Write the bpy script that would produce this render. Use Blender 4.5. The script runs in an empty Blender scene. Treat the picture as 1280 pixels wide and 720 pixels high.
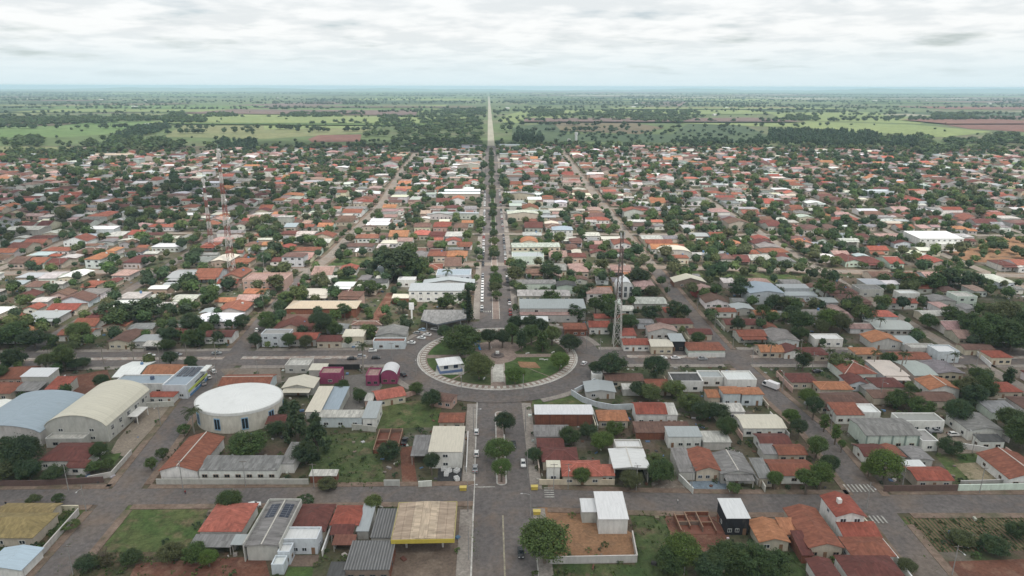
import bpy, math, random
import numpy as np
from mathutils import Matrix, Vector
R = math.radians
sc = bpy.context.scene
col = sc.collection

# ------------------------------------------------------------------ camera, sky, sun, exposure
CAM = (-3.3, 0.0, 120.0)
cam = bpy.data.cameras.new('camera')
cam.sensor_width = 36.0
cam.lens = 36.0 * 853 / 1280
cam.clip_start = 1.0
cam.clip_end = 120000
cam_ob = bpy.data.objects.new('camera', cam)
col.objects.link(cam_ob)
cam_ob.matrix_world = (Matrix.Translation(CAM) @ Matrix.Rotation(R(-1.94), 4, 'Z')
                       @ Matrix.Rotation(math.pi/2 - R(16.46), 4, 'X') @ Matrix.Rotation(R(0.15), 4, 'Z'))
sc.camera = cam_ob
sc.view_settings.view_transform = 'Standard'
sc.view_settings.look = 'None'
sc.view_settings.gamma = 1
sc.view_settings.exposure = 0.26
sc.cycles.use_denoising = True
sc.cycles.max_bounces = 6
sc.cycles.diffuse_bounces = 3
sc.cycles.volume_bounces = 1
sc.cycles.transparent_max_bounces = 6

SUN_AZ, SUN_EL = R(152), R(60)          # azimuth clockwise from +Y (the avenue's direction)
world = bpy.data.worlds.new('World')
sc.world = world
world.use_nodes = True
nt = world.node_tree
N, L = nt.nodes, nt.links
N.clear()
out = N.new('ShaderNodeOutputWorld')
bg = N.new('ShaderNodeBackground')
bg.inputs['Strength'].default_value = 0.1
sky = N.new('ShaderNodeTexSky')
sky.sky_type = 'NISHITA'
sky.sun_disc = False
sky.sun_elevation = SUN_EL
sky.sun_rotation = SUN_AZ
sky.altitude = 400
sky.dust_density = 2.5
tc = N.new('ShaderNodeTexCoord')
sep = N.new('ShaderNodeSeparateXYZ')
L.new(tc.outputs['Generated'], sep.inputs[0])
def wmath(op, a, b=None, c=None):
    n = N.new('ShaderNodeMath'); n.operation = op
    for i, v in enumerate((a, b, c)):
        if v is None: continue
        if isinstance(v, (int, float)): n.inputs[i].default_value = v
        else: L.new(v, n.inputs[i])
    return n.outputs[0]
zc = wmath('MAXIMUM', sep.outputs['Z'], 0.0)
den = wmath('ADD', zc, 0.11)
comb = N.new('ShaderNodeCombineXYZ')
L.new(wmath('DIVIDE', sep.outputs['X'], den), comb.inputs[0])
L.new(wmath('DIVIDE', sep.outputs['Y'], den), comb.inputs[1])
def wnoise(scale, detail, rough, off, dist=0.0):
    m = N.new('ShaderNodeMapping'); m.inputs['Location'].default_value = off
    L.new(comb.outputs[0], m.inputs['Vector'])
    n = N.new('ShaderNodeTexNoise'); n.inputs['Scale'].default_value = scale
    n.inputs['Detail'].default_value = detail; n.inputs['Roughness'].default_value = rough
    n.inputs['Distortion'].default_value = dist
    L.new(m.outputs[0], n.inputs['Vector'])
    return n.outputs['Fac']
def wramp(v, a, b):
    n = N.new('ShaderNodeMapRange'); n.interpolation_type = 'SMOOTHSTEP'
    n.inputs['From Min'].default_value = a; n.inputs['From Max'].default_value = b
    L.new(v, n.inputs['Value']); return n.outputs[0]
n1 = wnoise(1.3, 9, 0.52, (3.1, 7.7, 0), 0.0)
n2 = wnoise(2.3, 10, 0.56, (11.3, 2.2, 4.0), 0.15)
cover = wramp(n1, 0.20, 0.46)                    # where cloud hides the blue
cover = wmath('MULTIPLY', cover, 0.94)
shade = wramp(n2, 0.36, 0.60)                    # bright tops to grey undersides
cc = N.new('ShaderNodeMixRGB')
cc.inputs[1].default_value = (7.0, 7.3, 7.4, 1)
cc.inputs[2].default_value = (8.5, 8.6, 8.55, 1)
L.new(shade, cc.inputs[0])
lowair = N.new('ShaderNodeMixRGB')               # thicker air low down
lowair.inputs[2].default_value = (6.3, 7.35, 7.7, 1)
L.new(wramp(sep.outputs['Z'], 0.075, -0.005), lowair.inputs[0])
mx = N.new('ShaderNodeMixRGB')
L.new(cover, mx.inputs[0]); L.new(sky.outputs[0], mx.inputs[1]); L.new(cc.outputs[0], mx.inputs[2])
L.new(mx.outputs[0], lowair.inputs[1])
L.new(lowair.outputs[0], bg.inputs['Color'])
L.new(bg.outputs[0], out.inputs['Surface'])

sl = bpy.data.lights.new('sun', 'SUN')
sl.energy = 2.8
sl.angle = R(3)
sl.color = (1.0, 0.96, 0.90)
sun = bpy.data.objects.new('sun', sl)
col.objects.link(sun)
sd = Vector((math.sin(SUN_AZ)*math.cos(SUN_EL), math.cos(SUN_AZ)*math.cos(SUN_EL), math.sin(SUN_EL)))
sun.rotation_euler = sd.to_track_quat('Z', 'Y').to_euler()
sun.location = (0, -50, 300)

# ------------------------------------------------------------------ survey data, metres (X across, Y along the avenue)
BUILDINGS=[
('house',-138.77,167.2,23.65,10.56,3.0,-1.7,'hip',24,'olive','beige',{'win': 3},'beige house with olive tiled hip roof behind the street fence'),
('house',-136.55,175.04,15.21,5.0,2.8,-1.7,'gx',14,'olive','beige',{'win': 1},'low olive roofed outbuilding between olive house and side street'),
('carport',-126.74,153.1,9.66,8.0,2.8,-1.7,'gy',10,'bluemetal','white',{'win': 0},'pale blue metal roofed shed with open front below olive house'),
('house',-77.18,168.83,11.13,12.5,3.2,-1.7,'hip',17,'salmon','white',{'win': 3},'salmon red hip roofed white house on corner of grass lot'),
('carport',-77.95,159.02,10.81,4.5,2.5,-1.7,'shed',5,'greyroof','white',{'win': 0,'open': 1},'low grey roofed carport in front of salmon roofed house'),
('hall',-63.07,163.71,8.15,19.0,4.6,-1.7,'gy',7,'greyroof','palegrey',{'win': 0,'solar': 1,'ridge': 1,'par': 1},'long grey corrugated hall with two solar arrays on its roof'),
('shed',-70.91,158.97,3.15,3.6,2.8,-1.7,'shed',4,'zinc','palegrey',{'win': 0,'open': 1},'small pale lean-to against the solar panelled grey hall'),
('house',-53.87,168.03,9.84,12.0,3.1,-1.7,'hip',20,'darkred','beige',{'win': 2},'dark red hip roofed house behind the white flat roofed house'),
('house',-54.26,159.05,9.33,5.2,4.2,-1.7,'flat',0,'white','bluewhite',{'win': 3},'white flat roofed modern house with pale blue walls'),
('house',-57.3,154.2,3.11,3.6,3.4,-1.7,'flat',0,'white','bluewhite',{'win': 1},'low white flat roofed wing stepping down from modern house'),
('shed',-57.91,150.41,3.06,3.6,2.5,-1.7,'flat',0,'white','bluewhite',{'win': 0},'small white roofed garden store in front of modern house'),
('house',-43.94,168.55,7.31,8.5,3.3,-1.7,'hip',22,'red','beige',{'win': 1},'red hip roofed house with stepped lower roofs'),
('porch',-44.2,162.42,5.88,3.4,2.7,-1.7,'shed',12,'darkred','beige',{'win': 0,'open': 1},'dark red porch roof one step below red hip roof'),
('porch',-42.93,158.58,5.56,3.2,2.3,-1.7,'shed',9,'rust','palegrey',{'win': 0,'open': 1},'rust coloured lowest porch roof below stepped red house'),
('shed',-38.59,167.62,3.07,11.0,2.7,-1.7,'shed',5,'zinc','palegrey',{'win': 0},'narrow grey lean-to beside stepped red roofed house'),
('shed',-32.89,163.71,5.16,11.5,3.6,-1.7,'shed',4,'stripe','palegrey',{'win': 0},'grey striped sheet roof joined to the yellow edged canopy'),
('shed',-34.5,150.34,11.03,10.0,3.6,-1.7,'shed',4,'stripe','brick',{'win': 4},'wide dark striped sheet roof in front of yellow edged canopy'),
('shed',-42.21,146.38,3.98,5.0,2.6,-1.7,'shed',4,'darkgrey','palegrey',{'win': 0},'small dark grey roofed shed below wide striped roof'),
('warehouse',30.77,168.26,8.0,11.5,4.8,-1.7,'shed',5,'white','white',{'win': 0},'white metal roofed store standing in bare soil yard'),
('shed',24.72,170.52,3.98,5.5,3.6,-1.7,'shed',5,'white','palegrey',{'win': 0},'small white roofed annex on side of white store'),
('house',65.19,165.26,6.21,8.5,5.4,-1.7,'shed',3,'white','black',{'win': 2},'black walled house under a flat white roof'),
('house',72.7,158.44,7.74,9.0,3.0,-1.7,'gy',15,'orange','beige',{'win': 1},'orange tiled house beside the black walled house'),
('shed',78.69,160.05,4.11,6.0,2.8,-1.7,'shed',8,'orange','pink',{'win': 1},'small pink walled annex with orange roof between two red roofs'),
('house',85.13,158.96,8.67,17.0,3.6,-1.7,'gy',16,'rustred','beige',{'win': 2,'ridge': 0},'big rust red gabled house beside white two storey house'),
('shed',79.39,152.69,2.7,8.0,2.6,-1.7,'shed',10,'darkred','brick',{'win': 0},'dark red lean-to roof along the big rust red house'),
('house',95.9,164.23,7.74,9.5,6.6,-1.7,'gy',18,'red','white',{'win': 2,'tank': 1},'white two storey house with red roof and white chimney on corner'),
('house',97.07,156.92,10.11,5.0,3.3,-1.7,'shed',14,'red','white',{'win': 4},'red lean-to roof wing with row of dark windows below two storey house'),
('house',95.93,150.68,10.82,7.36,3.3,-1.7,'hip',16,'rustred','white',{'win': 3},'rust red hip roofed house along the pale street wall'),
('house',92.41,142.65,13.49,8.5,3.3,-1.7,'hip',16,'darkred','white',{'win': 3},'dark red weathered hip roofed house at end of street wall'),
('house',80.56,142.03,5.53,8.0,3.2,-1.7,'gy',14,'darkred','white',{'win': 1},'narrow dark red roofed house with white side wall'),
('house',19.33,200.13,11.17,8.5,3.2,-1.7,'hip',18,'darkred','beige',{'win': 2,'ridge': 1},'maroon hip roofed house beside the avenue tree'),
('house',25.38,191.49,12.02,8.66,3.2,-1.7,'hip',20,'salmon','beige',{'win': 2,'ridge': 1},'bright salmon hip roofed house on street corner of avenue'),
('house',33.34,190.75,3.77,6.0,3.0,-1.7,'gx',16,'salmon','palegrey',{'win': 1},'salmon gabled wing at side of the bright salmon house'),
('tower_house',16.39,190.76,4.03,3.0,5.2,-1.7,'shed',6,'cream','white',{'win': 1},'tiny white tower like cabin in front of maroon roofed house'),
('hall',40.98,193.73,10.81,11.3,5.2,-1.7,'gy',5,'white','palegrey',{'win': 2,'ridge': 1,'open': 1},'white ridge roofed hall with open grey front'),
('shed',42.34,201.94,8.71,5.0,5.6,-1.6,'flat',0,'white','palegrey',{'win': 0},'white flat roofed block behind the white ridge roofed hall'),
('house',65.47,194.51,7.29,12.5,3.8,-1.7,'gy',18,'rustred','beige',{'win': 2},'rust red gabled house behind the blue paved yard'),
('carport',59.09,195.32,4.82,13.0,3.0,-1.7,'shed',4,'greyroof','palegrey',{'win': 0},'long grey roofed carport beside rust red gabled house'),
('house',74.21,192.48,10.06,12.0,3.6,-1.7,'gy',13,'greyroof','palegrey',{'win': 2,'ridge': 1,'porch': 1},'grey corrugated gabled house with white ridge strip'),
('house',82.6,189.45,4.0,10.0,3.0,-1.7,'shed',6,'greyroof','beige',{'win': 1},'narrow grey roofed house next to grey gabled house'),
('house',92.16,190.34,13.34,9.0,3.1,-1.7,'gx',15,'rustred','white',{'win': 2},'rust red gabled house with white front behind street trees'),
('house',96.91,201.52,9.05,6.35,3.1,-1.6,'gx',15,'rustred','beige',{'win': 2},'faded red gabled house on second row from the zebra crossing'),
('house',94.03,208.5,10.11,7.5,3.1,-1.6,'gx',15,'darkred','white',{'win': 1},'maroon gabled house behind the faded red gabled house'),
('shed',89.94,201.87,4.77,5.64,2.8,-1.6,'shed',5,'greyroof','palegrey',{'win': 0},'grey roofed shed attached to faded red gabled house'),
('hall',135.27,212.4,18.5,12.0,5.2,-1.6,'gx',9,'greyroof','mint',{'win': 4,'pil': 1},'white and pale green hall with pilasters and grey ridge roof'),
('shop',147.31,208.34,5.45,8.0,3.4,-1.6,'flat',0,'concrete','white',{'win': 1},'low white annex at end of pilastered hall'),
('shop',152.99,221.16,15.97,6.5,3.8,-1.6,'flat',0,'concrete','white',{'win': 4},'long flat roofed white block behind the pilastered hall'),
('house',129.86,228.6,10.09,8.0,3.6,-1.6,'shed',8,'rustred','white',{'win': 2},'red sheet roofed house with white parapets beside street trees'),
('house',138.16,228.38,6.38,7.0,4.0,-1.6,'flat',0,'white','white',{'win': 1},'white flat roofed block joined to red sheet roofed house'),
('house',124.17,200.28,7.69,7.5,3.1,-1.7,'gx',16,'darkred','white',{'win': 2},'dark red gabled house in front of the pilastered hall'),
('house',130.76,199.33,5.56,7.0,3.1,-1.7,'gy',16,'rustred','white',{'win': 1},'small rust red gabled house next to the pilastered hall corner'),
('shed',138.38,197.94,6.31,8.0,2.9,-1.7,'gy',10,'greyroof','palegrey',{'win': 1},'grey gabled shed on the edge of the bare patch lot'),
('house',134.75,185.67,10.97,7.28,3.0,-1.7,'gx',14,'red','beige',{'win': 2},'red tiled house behind the brown street wall'),
('shed',132.88,191.37,7.21,4.0,2.8,-1.7,'shed',4,'white','palegrey',{'win': 0},'white sheet roofed yard shed behind red tiled house'),
('house',171.66,217.52,11.9,13.0,4.0,-1.6,'gy',10,'greyroof','white',{'win': 2},'white walled house with grey roof beside paved parking yard'),
('porch',169.36,206.6,8.29,4.0,3.2,-1.6,'shed',6,'darkgrey','white',{'win': 2},'dark porch roof on front of the white walled grey house'),
('house',164.92,189.08,13.25,15.0,3.3,-1.7,'gy',17,'rustred','white',{'win': 2,'ridge': 1},'rust red gabled house with white ridge beside the bare patch lot'),
('shop',23.63,229.12,21.11,6.5,4.8,-1.6,'shed',4,'white','brick',{'win': 0,'pil': 1},'white roofed brick shop facing the roundabout'),
('shed',18.08,216.14,12.26,7.0,3.0,-1.6,'shed',5,'greyroof','palegrey',{'win': 1},'patched grey sheet roofed sheds behind the brick shop'),
('shed',17.06,208.55,8.95,5.0,2.7,-1.6,'shed',5,'darkred','brick',{'win': 0},'dark red low shed beside the maroon hip roofed house'),
('house',41.64,227.83,10.52,8.0,3.0,-1.6,'hip',18,'orange','beige',{'win': 2},'orange hip roofed house next to the brick shop'),
('house',56.03,230.49,10.91,9.0,4.6,-1.6,'gx',20,'red','white',{'win': 2},'red gabled two level house with white walls'),
('house',63.51,229.07,3.93,7.5,4.2,-1.6,'shed',8,'pale','white',{'win': 1},'pale roofed white wing of the red gabled two level house'),
('shed',57.83,218.17,19.53,6.5,2.7,-1.6,'shed',7,'brown','brick',{'win': 0},'long brown lean-to roof below red gabled two level house'),
('house',40.85,253.1,11.51,9.5,3.0,-1.6,'gy',9,'zinc','palegrey',{'win': 1},'grey metal roofed house inside the curved pale wall'),
('shed',41.87,266.65,4.4,3.5,2.8,-1.6,'flat',0,'white','white',{'win': 0},'small white roofed kiosk by the roundabout kerb'),
('house',52.49,262.59,15.28,7.5,3.0,-1.6,'gx',16,'brown','beige',{'win': 1},'old brown gabled house behind two large dark trees'),
('shed',54.34,253.12,8.08,4.5,2.7,-1.6,'shed',5,'pale','palegrey',{'win': 0},'pale sheet roofed shed in front of old brown house'),
('house',65.24,255.18,9.06,9.0,3.0,-1.6,'hip',18,'rustred','beige',{'win': 1},'rusty hip roofed house between garden trees and white shops'),
('shop',77.47,258.41,12.44,9.0,4.2,-1.6,'flat',0,'darkgrey','white',{'win': 2},'white walled shop with black flat roof on the cross avenue'),
('shop',89.06,262.41,9.5,7.0,3.6,-1.6,'flat',0,'zinc','white',{'win': 2},'low white shop with grey roof between two flat roofed shops'),
('shop',99.96,258.92,12.17,9.0,4.4,-1.6,'flat',0,'white','white',{'win': 2},'white flat roofed shop near corner of cross avenue'),
('house',91.14,243.8,6.57,6.0,5.2,-1.6,'hip',15,'orange','bluewhite',{'win': 1},'pale blue two storey house with small orange hip roof'),
('house',99.2,243.7,8.15,6.0,4.8,-1.6,'hip',15,'orange','bluewhite',{'win': 1},'pale blue corner house with orange roof and tall parapet'),
('shed',84.45,244.51,4.72,5.0,3.0,-1.6,'shed',10,'orange','beige',{'win': 0},'tiny orange roofed shed beside pale blue house'),
('house',87.15,232.18,9.61,6.0,3.2,-1.6,'shed',5,'pale','white',{'win': 2},'pale roofed white house below the pale blue house'),
('house',94.41,220.92,14.85,10.0,3.5,-1.6,'gx',10,'cream','white',{'win': 3},'wide cream roofed house on street of street trees'),
('house',63.71,211.82,11.31,6.07,4.4,-1.6,'shed',5,'zinc','white',{'win': 3},'white house with grey sheet roof above green yard'),
('shed',74.56,210.62,9.35,7.0,3.0,-1.6,'shed',3,'pale','palegrey',{'win': 0},'pale concrete roofed garage beside white grey sheet house'),
('house',126.52,259.49,10.6,9.0,3.1,-1.6,'hip',18,'darkred','beige',{'win': 2},'dark red hip roofed house on corner of cross avenue and side street'),
('house',136.23,251.23,12.93,7.41,3.2,-1.6,'hip',16,'orange','beige',{'win': 2,'ridge': 1},'bright orange hip roofed house on cross avenue'),
('house',147.95,256.62,7.9,8.5,3.3,-1.6,'gy',18,'darkred','bluewhite',{'win': 1},'maroon house with bluish white gable beside orange house'),
('shed',151.05,249.27,5.94,6.08,2.9,-1.6,'gy',10,'greyroof','palegrey',{'win': 1},'grey roofed house between maroon and dark red houses'),
('house',159.63,253.88,11.1,9.0,3.1,-1.6,'hip',18,'darkred','beige',{'win': 2},'dark red hip roofed house near the tall street palm'),
('shed',153.29,243.0,11.99,6.0,2.7,-1.6,'shed',7,'brown','beige',{'win': 0},'brown lean-to roof behind garden shrubs'),
('house',169.71,240.58,16.87,7.99,3.1,-1.6,'gx',14,'brown','beige',{'win': 2},'big brown weathered roof house in front of orange gable'),
('house',178.63,249.63,12.22,10.0,4.0,-1.6,'gy',17,'orange','white',{'win': 1,'ridge': 1},'orange gabled house with white edges beside brown roofed house'),
('house',202.37,248.15,14.8,9.0,3.1,-1.6,'hip',16,'red','beige',{'win': 2},'red hip roofed house behind grey wall near dark trees'),
('house',126.74,293.11,10.33,9.0,3.1,-1.5,'gx',18,'orange','beige',{'win': 2},'orange gabled house at street corner north of cross avenue'),
('house',135.83,291.88,7.74,9.0,3.1,-1.5,'gy',18,'darkred','white',{'win': 1},'maroon gabled house next to corner orange house'),
('house',145.23,288.72,10.95,9.0,3.1,-1.5,'hip',17,'darkred','beige',{'win': 1},'dark maroon hip house beside spreading flat crowned tree'),
('house',159.44,305.36,13.49,7.0,3.6,-1.5,'flat',0,'white','white',{'win': 2},'white flat roofed box house among brown roofs'),
('house',185.48,303.53,14.14,11.0,3.6,-1.5,'gy',17,'orange','palegrey',{'win': 1},'orange gabled house with long grey side roof'),
('shed',196.6,300.11,7.98,10.0,3.0,-1.5,'shed',6,'zinc','palegrey',{'win': 0},'long grey side roof attached to orange gabled house'),
('house',169.83,288.52,11.73,8.0,3.1,-1.5,'hip',15,'orange','beige',{'win': 2},'orange hip house behind cross avenue lamp post'),
('house',186.58,282.36,15.48,8.5,3.2,-1.5,'gx',15,'rustred','white',{'win': 2},'rusty gabled house with white street front'),
('shop',198.49,292.24,12.69,5.63,3.6,-1.5,'flat',0,'pale','palegrey',{'win': 1},'pale flat roofed block behind rusty gabled house'),
('shop',204.16,285.09,9.81,8.55,5.0,-1.5,'flat',0,'white','bluewhite',{'win': 2},'white and light blue modern corner shop'),
('house',226.75,281.93,9.04,8.0,3.6,-1.5,'hip',16,'red','cream',{'win': 2},'cream two window house with red roof past the cross street'),
('house',224.72,292.73,13.47,7.0,3.0,-1.5,'gx',14,'brown','cream',{'win': 1},'brown roofed house behind a cream garden wall'),
('warehouse',-147.51,234.0,21.49,29.46,6.0,-1.6,'vault',4.2,'cream','palegrey',{'win': 2,'sidewin': 1},'large cream barrel vaulted warehouse facing paved forecourt'),
('warehouse',-171.78,231.22,26.93,28.0,5.0,-1.6,'vault',2.8,'bluegrey','palegrey',{'win': 2},'blue grey low vaulted warehouse beside the cream vault'),
('shed',-149.87,217.21,13.06,4.0,3.0,-1.6,'flat',0,'pale','palegrey',{'win': 2},'low flat annex on front of the cream vaulted warehouse'),
('house',-141.94,206.37,14.47,11.0,3.3,-1.7,'hip',19,'darkred','white',{'win': 4},'dark red hip roofed house with white windowed front by warehouse'),
('porch',-136.32,199.21,6.38,3.4,2.6,-1.7,'shed',12,'darkred','white',{'win': 1},'dark red porch roof on the white windowed house'),
('shop',-145.26,262.22,20.9,9.0,4.2,-1.6,'flat',0,'bluegrey','white',{'win': 4,'tank': 1},'blue grey flat roofed rear block of the street facade building'),
('shop',-128.51,262.61,9.5,19.0,5.4,-1.6,'flat',0,'bluegrey','bluewhite',{'win': 2,'solar': 1,'lime': 1},'white and lime street facade building with solar covered roof'),
('house',-132.69,250.92,10.0,4.26,3.0,-1.6,'hip',17,'red','white',{'win': 2},'little red hip roofed house wedged beside the cream warehouse'),
('house',-189.95,267.64,11.1,7.0,5.4,-1.6,'shed',6,'white','palegrey',{'win': 0},'tall white roofed block by the palm lined avenue'),
('house',-188.5,258.74,9.03,6.5,3.0,-1.6,'shed',8,'greyroof','palegrey',{'win': 2,'open': 1},'grey sloping roof below the tall white roofed block'),
('house',-177.87,261.16,7.66,9.0,3.0,-1.6,'shed',10,'red','palegrey',{'win': 1},'red sheet roof house beside bare red plot'),
('house',-201.26,258.39,16.36,10.0,3.1,-1.6,'hip',16,'rustred','beige',{'win': 2},'rust hip roofed house left of grey sloping roof'),
('school',-101.34,203.44,11.46,21.0,3.9,-1.7,'gy',17,'rustred','white',{'win': 0,'ridge': 1},'long rust roofed school wing with white ridge and gable'),
('school',-83.19,196.82,24.71,7.5,3.5,-1.7,'shed',5,'greyroof','white',{'win': 7},'low white school wing with seven dark windows and grey roof'),
('school',-68.72,202.74,4.11,12.0,3.4,-1.7,'shed',4,'greyroof','white',{'win': 0},'end block of school wing turning toward conifer'),
('house',-78.9,228.29,10.37,7.0,3.0,-1.6,'gx',16,'darkred','beige',{'win': 2},'small dark red gabled house between oval hall and conifers'),
('shed',-56.05,192.0,8.27,3.0,2.6,-1.7,'shed',4,'pale','brick',{'win': 0},'red brick street shed with pale roof'),
('shop',-17.94,206.17,10.65,16.0,6.0,-1.6,'shed',2,'cream','white',{'win': 1},'tall white cube building with cream roof beside avenue'),
('shed',-26.72,206.37,5.26,12.0,3.4,-1.7,'shed',4,'greyroof','palegrey',{'win': 0,'open': 1},'grey sheet roof attached to tall white cube building'),
('house',-17.55,227.77,8.71,7.0,3.0,-1.6,'hip',20,'rustred','beige',{'win': 1},'rust hip roofed house behind the tall white cube building'),
('house',-21.93,245.28,9.31,6.0,3.2,-19.6,'gx',14,'brown','pink',{'win': 2},'old brown house with pinkish end wall facing roundabout'),
('shop',-58.17,229.72,15.73,5.0,4.0,-1.6,'shed',4,'pale','bluewhite',{'win': 3},'pale low shop with red plinth on back lot'),
('shop',-47.26,231.9,4.94,12.0,4.2,-1.6,'shed',4,'zinc','white',{'win': 1},'grey roofed wing closing the pale low shop'),
('shed',-69.19,242.79,5.35,20.0,3.6,-1.6,'shed',3,'cream','palegrey',{'win': 0},'long narrow cream roofed gallery beside the magenta box'),
('carport',-63.27,244.79,5.72,18.0,3.0,-1.6,'shed',3,'bluegrey','palegrey',{'win': 0},'blue grey patched roof alongside the long cream gallery'),
('shop',-70.37,268.83,8.68,6.5,4.4,-1.6,'flat',0,'pinkroof','magenta',{'win': 1},'magenta box building at head of long cream gallery'),
('house',-80.88,259.81,12.23,9.5,3.2,-1.6,'gy',14,'cream','palegrey',{'win': 2,'porch': 1},'cream roofed house with dark porch near oval hall'),
('shop',-52.35,267.08,5.31,8.0,4.2,-1.6,'flat',0,'pinkroof','magenta',{'win': 2},'pink and white shop on the roundabout corner'),
('shop',-45.66,268.9,6.68,8.0,4.4,-1.6,'vault',2.0,'white','magenta',{'win': 2},'white curved roof over pink shop on roundabout corner'),
('house',-43.6,249.05,10.94,8.5,3.2,22.4,'gx',19,'salmon','cream',{'win': 2},'salmon gabled house turned toward the roundabout'),
('shed',-50.61,246.03,2.96,5.0,2.7,-1.6,'shed',8,'pale','pink',{'win': 0},'pale low shed behind the salmon gabled house'),
('shop',-87.17,281.36,10.4,8.0,3.2,-1.6,'flat',0,'pale','palegrey',{'win': 2},'pale flat roofed block near the cross avenue'),
('shop',-77.68,276.44,6.85,6.0,2.9,-1.6,'shed',4,'cream','palegrey',{'win': 0},'cream sheet roof beside pale flat block'),
('house',-105.68,312.25,13.29,7.0,6.0,-1.5,'flat',0,'concrete','bluewhite',{'win': 3},'grey and white two storey modern house on cross avenue corner'),
('house',-92.74,313.87,12.47,9.0,3.6,-1.5,'gx',16,'red','palegrey',{'win': 2},'red roofed house joined to the two storey modern house'),
('house',-79.85,310.44,11.38,8.0,3.4,-1.5,'hip',17,'darkred','beige',{'win': 2},'deep red hip house between white walls on cross avenue'),
('shop',-69.11,313.85,9.98,8.0,4.4,-1.5,'shed',5,'cream','cream',{'win': 2},'cream roofed shop with open front on cross avenue'),
('shop',-51.34,317.49,13.9,12.0,4.0,-1.5,'gy',12,'greyroof','palegrey',{'win': 1},'grey workshop with rusty patched roof near roundabout'),
('shop',-51.2,306.68,15.12,5.0,3.6,-1.5,'flat',0,'rust','bluewhite',{'win': 2,'garage': 1},'pale blue garage front with rust roof by roundabout'),
('hall',-93.35,356.52,37.13,13.0,5.0,-1.4,'hip',17,'tan','brick',{'win': 0,'ridge': 1},'tan ridge roofed hall with brick walls'),
('house',-100.35,340.62,20.66,6.0,3.2,-1.4,'shed',8,'brown','pink',{'win': 3},'long brown roof in front of the tan roofed hall'),
('shop',-33.94,381.0,31.08,12.0,6.4,-1.3,'shed',5,'zinc','white',{'win': 7},'long white two storey building with small windows by avenue'),
('shop',-25.65,413.24,21.17,14.0,6.0,-1.3,'flat',0,'bluegrey','bluewhite',{'win': 6},'pale blue office block on avenue beside tall palm'),
('house',-71.46,403.65,12.1,7.0,3.6,-1.3,'shed',6,'darkgrey','white',{'win': 2},'white house with dark roof below the huge dark tree'),
('house',-54.19,406.88,10.75,7.0,4.0,-1.3,'flat',0,'white','white',{'win': 2},'white box house beside the huge dark tree'),
('house',-94.81,434.44,10.32,9.0,3.6,-1.2,'gy',17,'red','white',{'win': 2},'white gabled house with red roof and green garden'),
('shop',-138.81,406.77,25.35,16.0,6.0,-1.3,'flat',0,'pinkroof','pink',{'win': 7},'pinkish two storey commercial block on side street'),
('shop',-104.54,410.17,12.22,8.0,4.0,-1.3,'flat',0,'pale','white',{'win': 2},'white low shop at side street crossing'),
('shed',-54.14,374.54,9.21,6.0,3.4,-1.3,'shed',5,'cream','brick',{'win': 0},'cream roofed shed by the car yard'),
('house',-56.26,434.47,12.45,8.0,3.2,-1.2,'hip',16,'red','beige',{'win': 1},'red hip house behind the long white two storey building'),
('warehouse',30.21,349.99,34.86,13.0,6.2,-1.4,'shed',5,'zinc','palegrey',{'win': 2},'long pale metal warehouse beside the avenue'),
('shop',24.43,395.38,23.96,7.0,5.0,-1.3,'shed',4,'greyroof','mint',{'win': 3},'grey roofed shop with green and white front on avenue'),
('shop',42.23,391.87,11.41,9.0,4.8,-1.3,'gy',10,'darkgrey','mint',{'win': 1},'dark grey gabled shop beside green fronted shop'),
('shop',27.7,341.53,30.34,3.81,4.0,-1.4,'shed',4,'pinkroof','palegrey',{'win': 3},'pinkish flat roof strip along the long pale warehouse'),
('shop',19.62,331.9,13.49,6.0,4.4,-1.4,'shed',5,'white','palegrey',{'win': 1},'bright white roof by the park grove'),
('house',39.38,323.49,10.77,9.0,3.6,-1.4,'hip',18,'rustred','brick',{'win': 2},'brick house with rust roof beside the park road'),
('house',51.79,326.05,10.06,9.0,3.8,-1.4,'gx',20,'red','white',{'win': 2},'red roofed house with white walls beside the dark lattice mast'),
('house',60.47,339.01,17.58,7.0,3.4,-1.4,'gx',13,'red','beige',{'win': 2},'long bright red roof behind the dark lattice mast'),
('house',65.82,302.59,12.08,8.0,3.4,-1.5,'gx',15,'red','white',{'win': 3},'red roofed white house facing the cross avenue trees'),
('house',76.88,299.21,9.92,9.0,4.0,-1.5,'gx',12,'cream','cream',{'win': 2},'creamy yellow roofed house on cross avenue'),
('house',85.18,302.1,6.57,8.0,5.0,-1.5,'shed',6,'zinc','black',{'win': 1},'dark fronted shop with grey sheet roof on cross avenue'),
('house',96.86,296.15,16.67,10.0,3.2,-1.5,'hip',17,'rustred','mint',{'win': 2},'wide rust hip house with green front on cross avenue'),
('house',100.25,315.86,11.03,8.0,3.2,-1.5,'gx',15,'darkred','beige',{'win': 1},'maroon gabled house behind wide rust hip house'),
('house',96.49,348.54,11.18,9.0,3.2,-1.4,'hip',18,'red','beige',{'win': 1},'orange red hip house on bend of side street'),
('house',91.92,330.82,17.24,8.0,3.2,-1.4,'hip',17,'darkred','beige',{'win': 2},'purple red hip house below orange red hip house'),
('church',75.46,382.66,9.29,12.0,6.5,-1.3,'vault',4.0,'white','white',{'win': 3},'white church with arched front and tall windows'),
('house',63.13,386.53,10.83,9.0,3.4,-1.3,'gx',18,'orange','cream',{'win': 2},'orange gabled house beside white arched church'),
('house',87.67,417.07,10.14,8.0,3.2,-1.3,'hip',16,'orange','beige',{'win': 1},'orange hip house behind white arched church'),
('house',119.42,403.12,19.17,10.0,3.4,-1.3,'gy',16,'cream','brick',{'win': 1},'cream gabled house over brick wall on side street'),
('house',123.26,384.13,13.18,10.0,3.4,-1.3,'gy',16,'pinkroof','red',{'win': 2},'pink roofed house with dark red porch on side street'),
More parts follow.
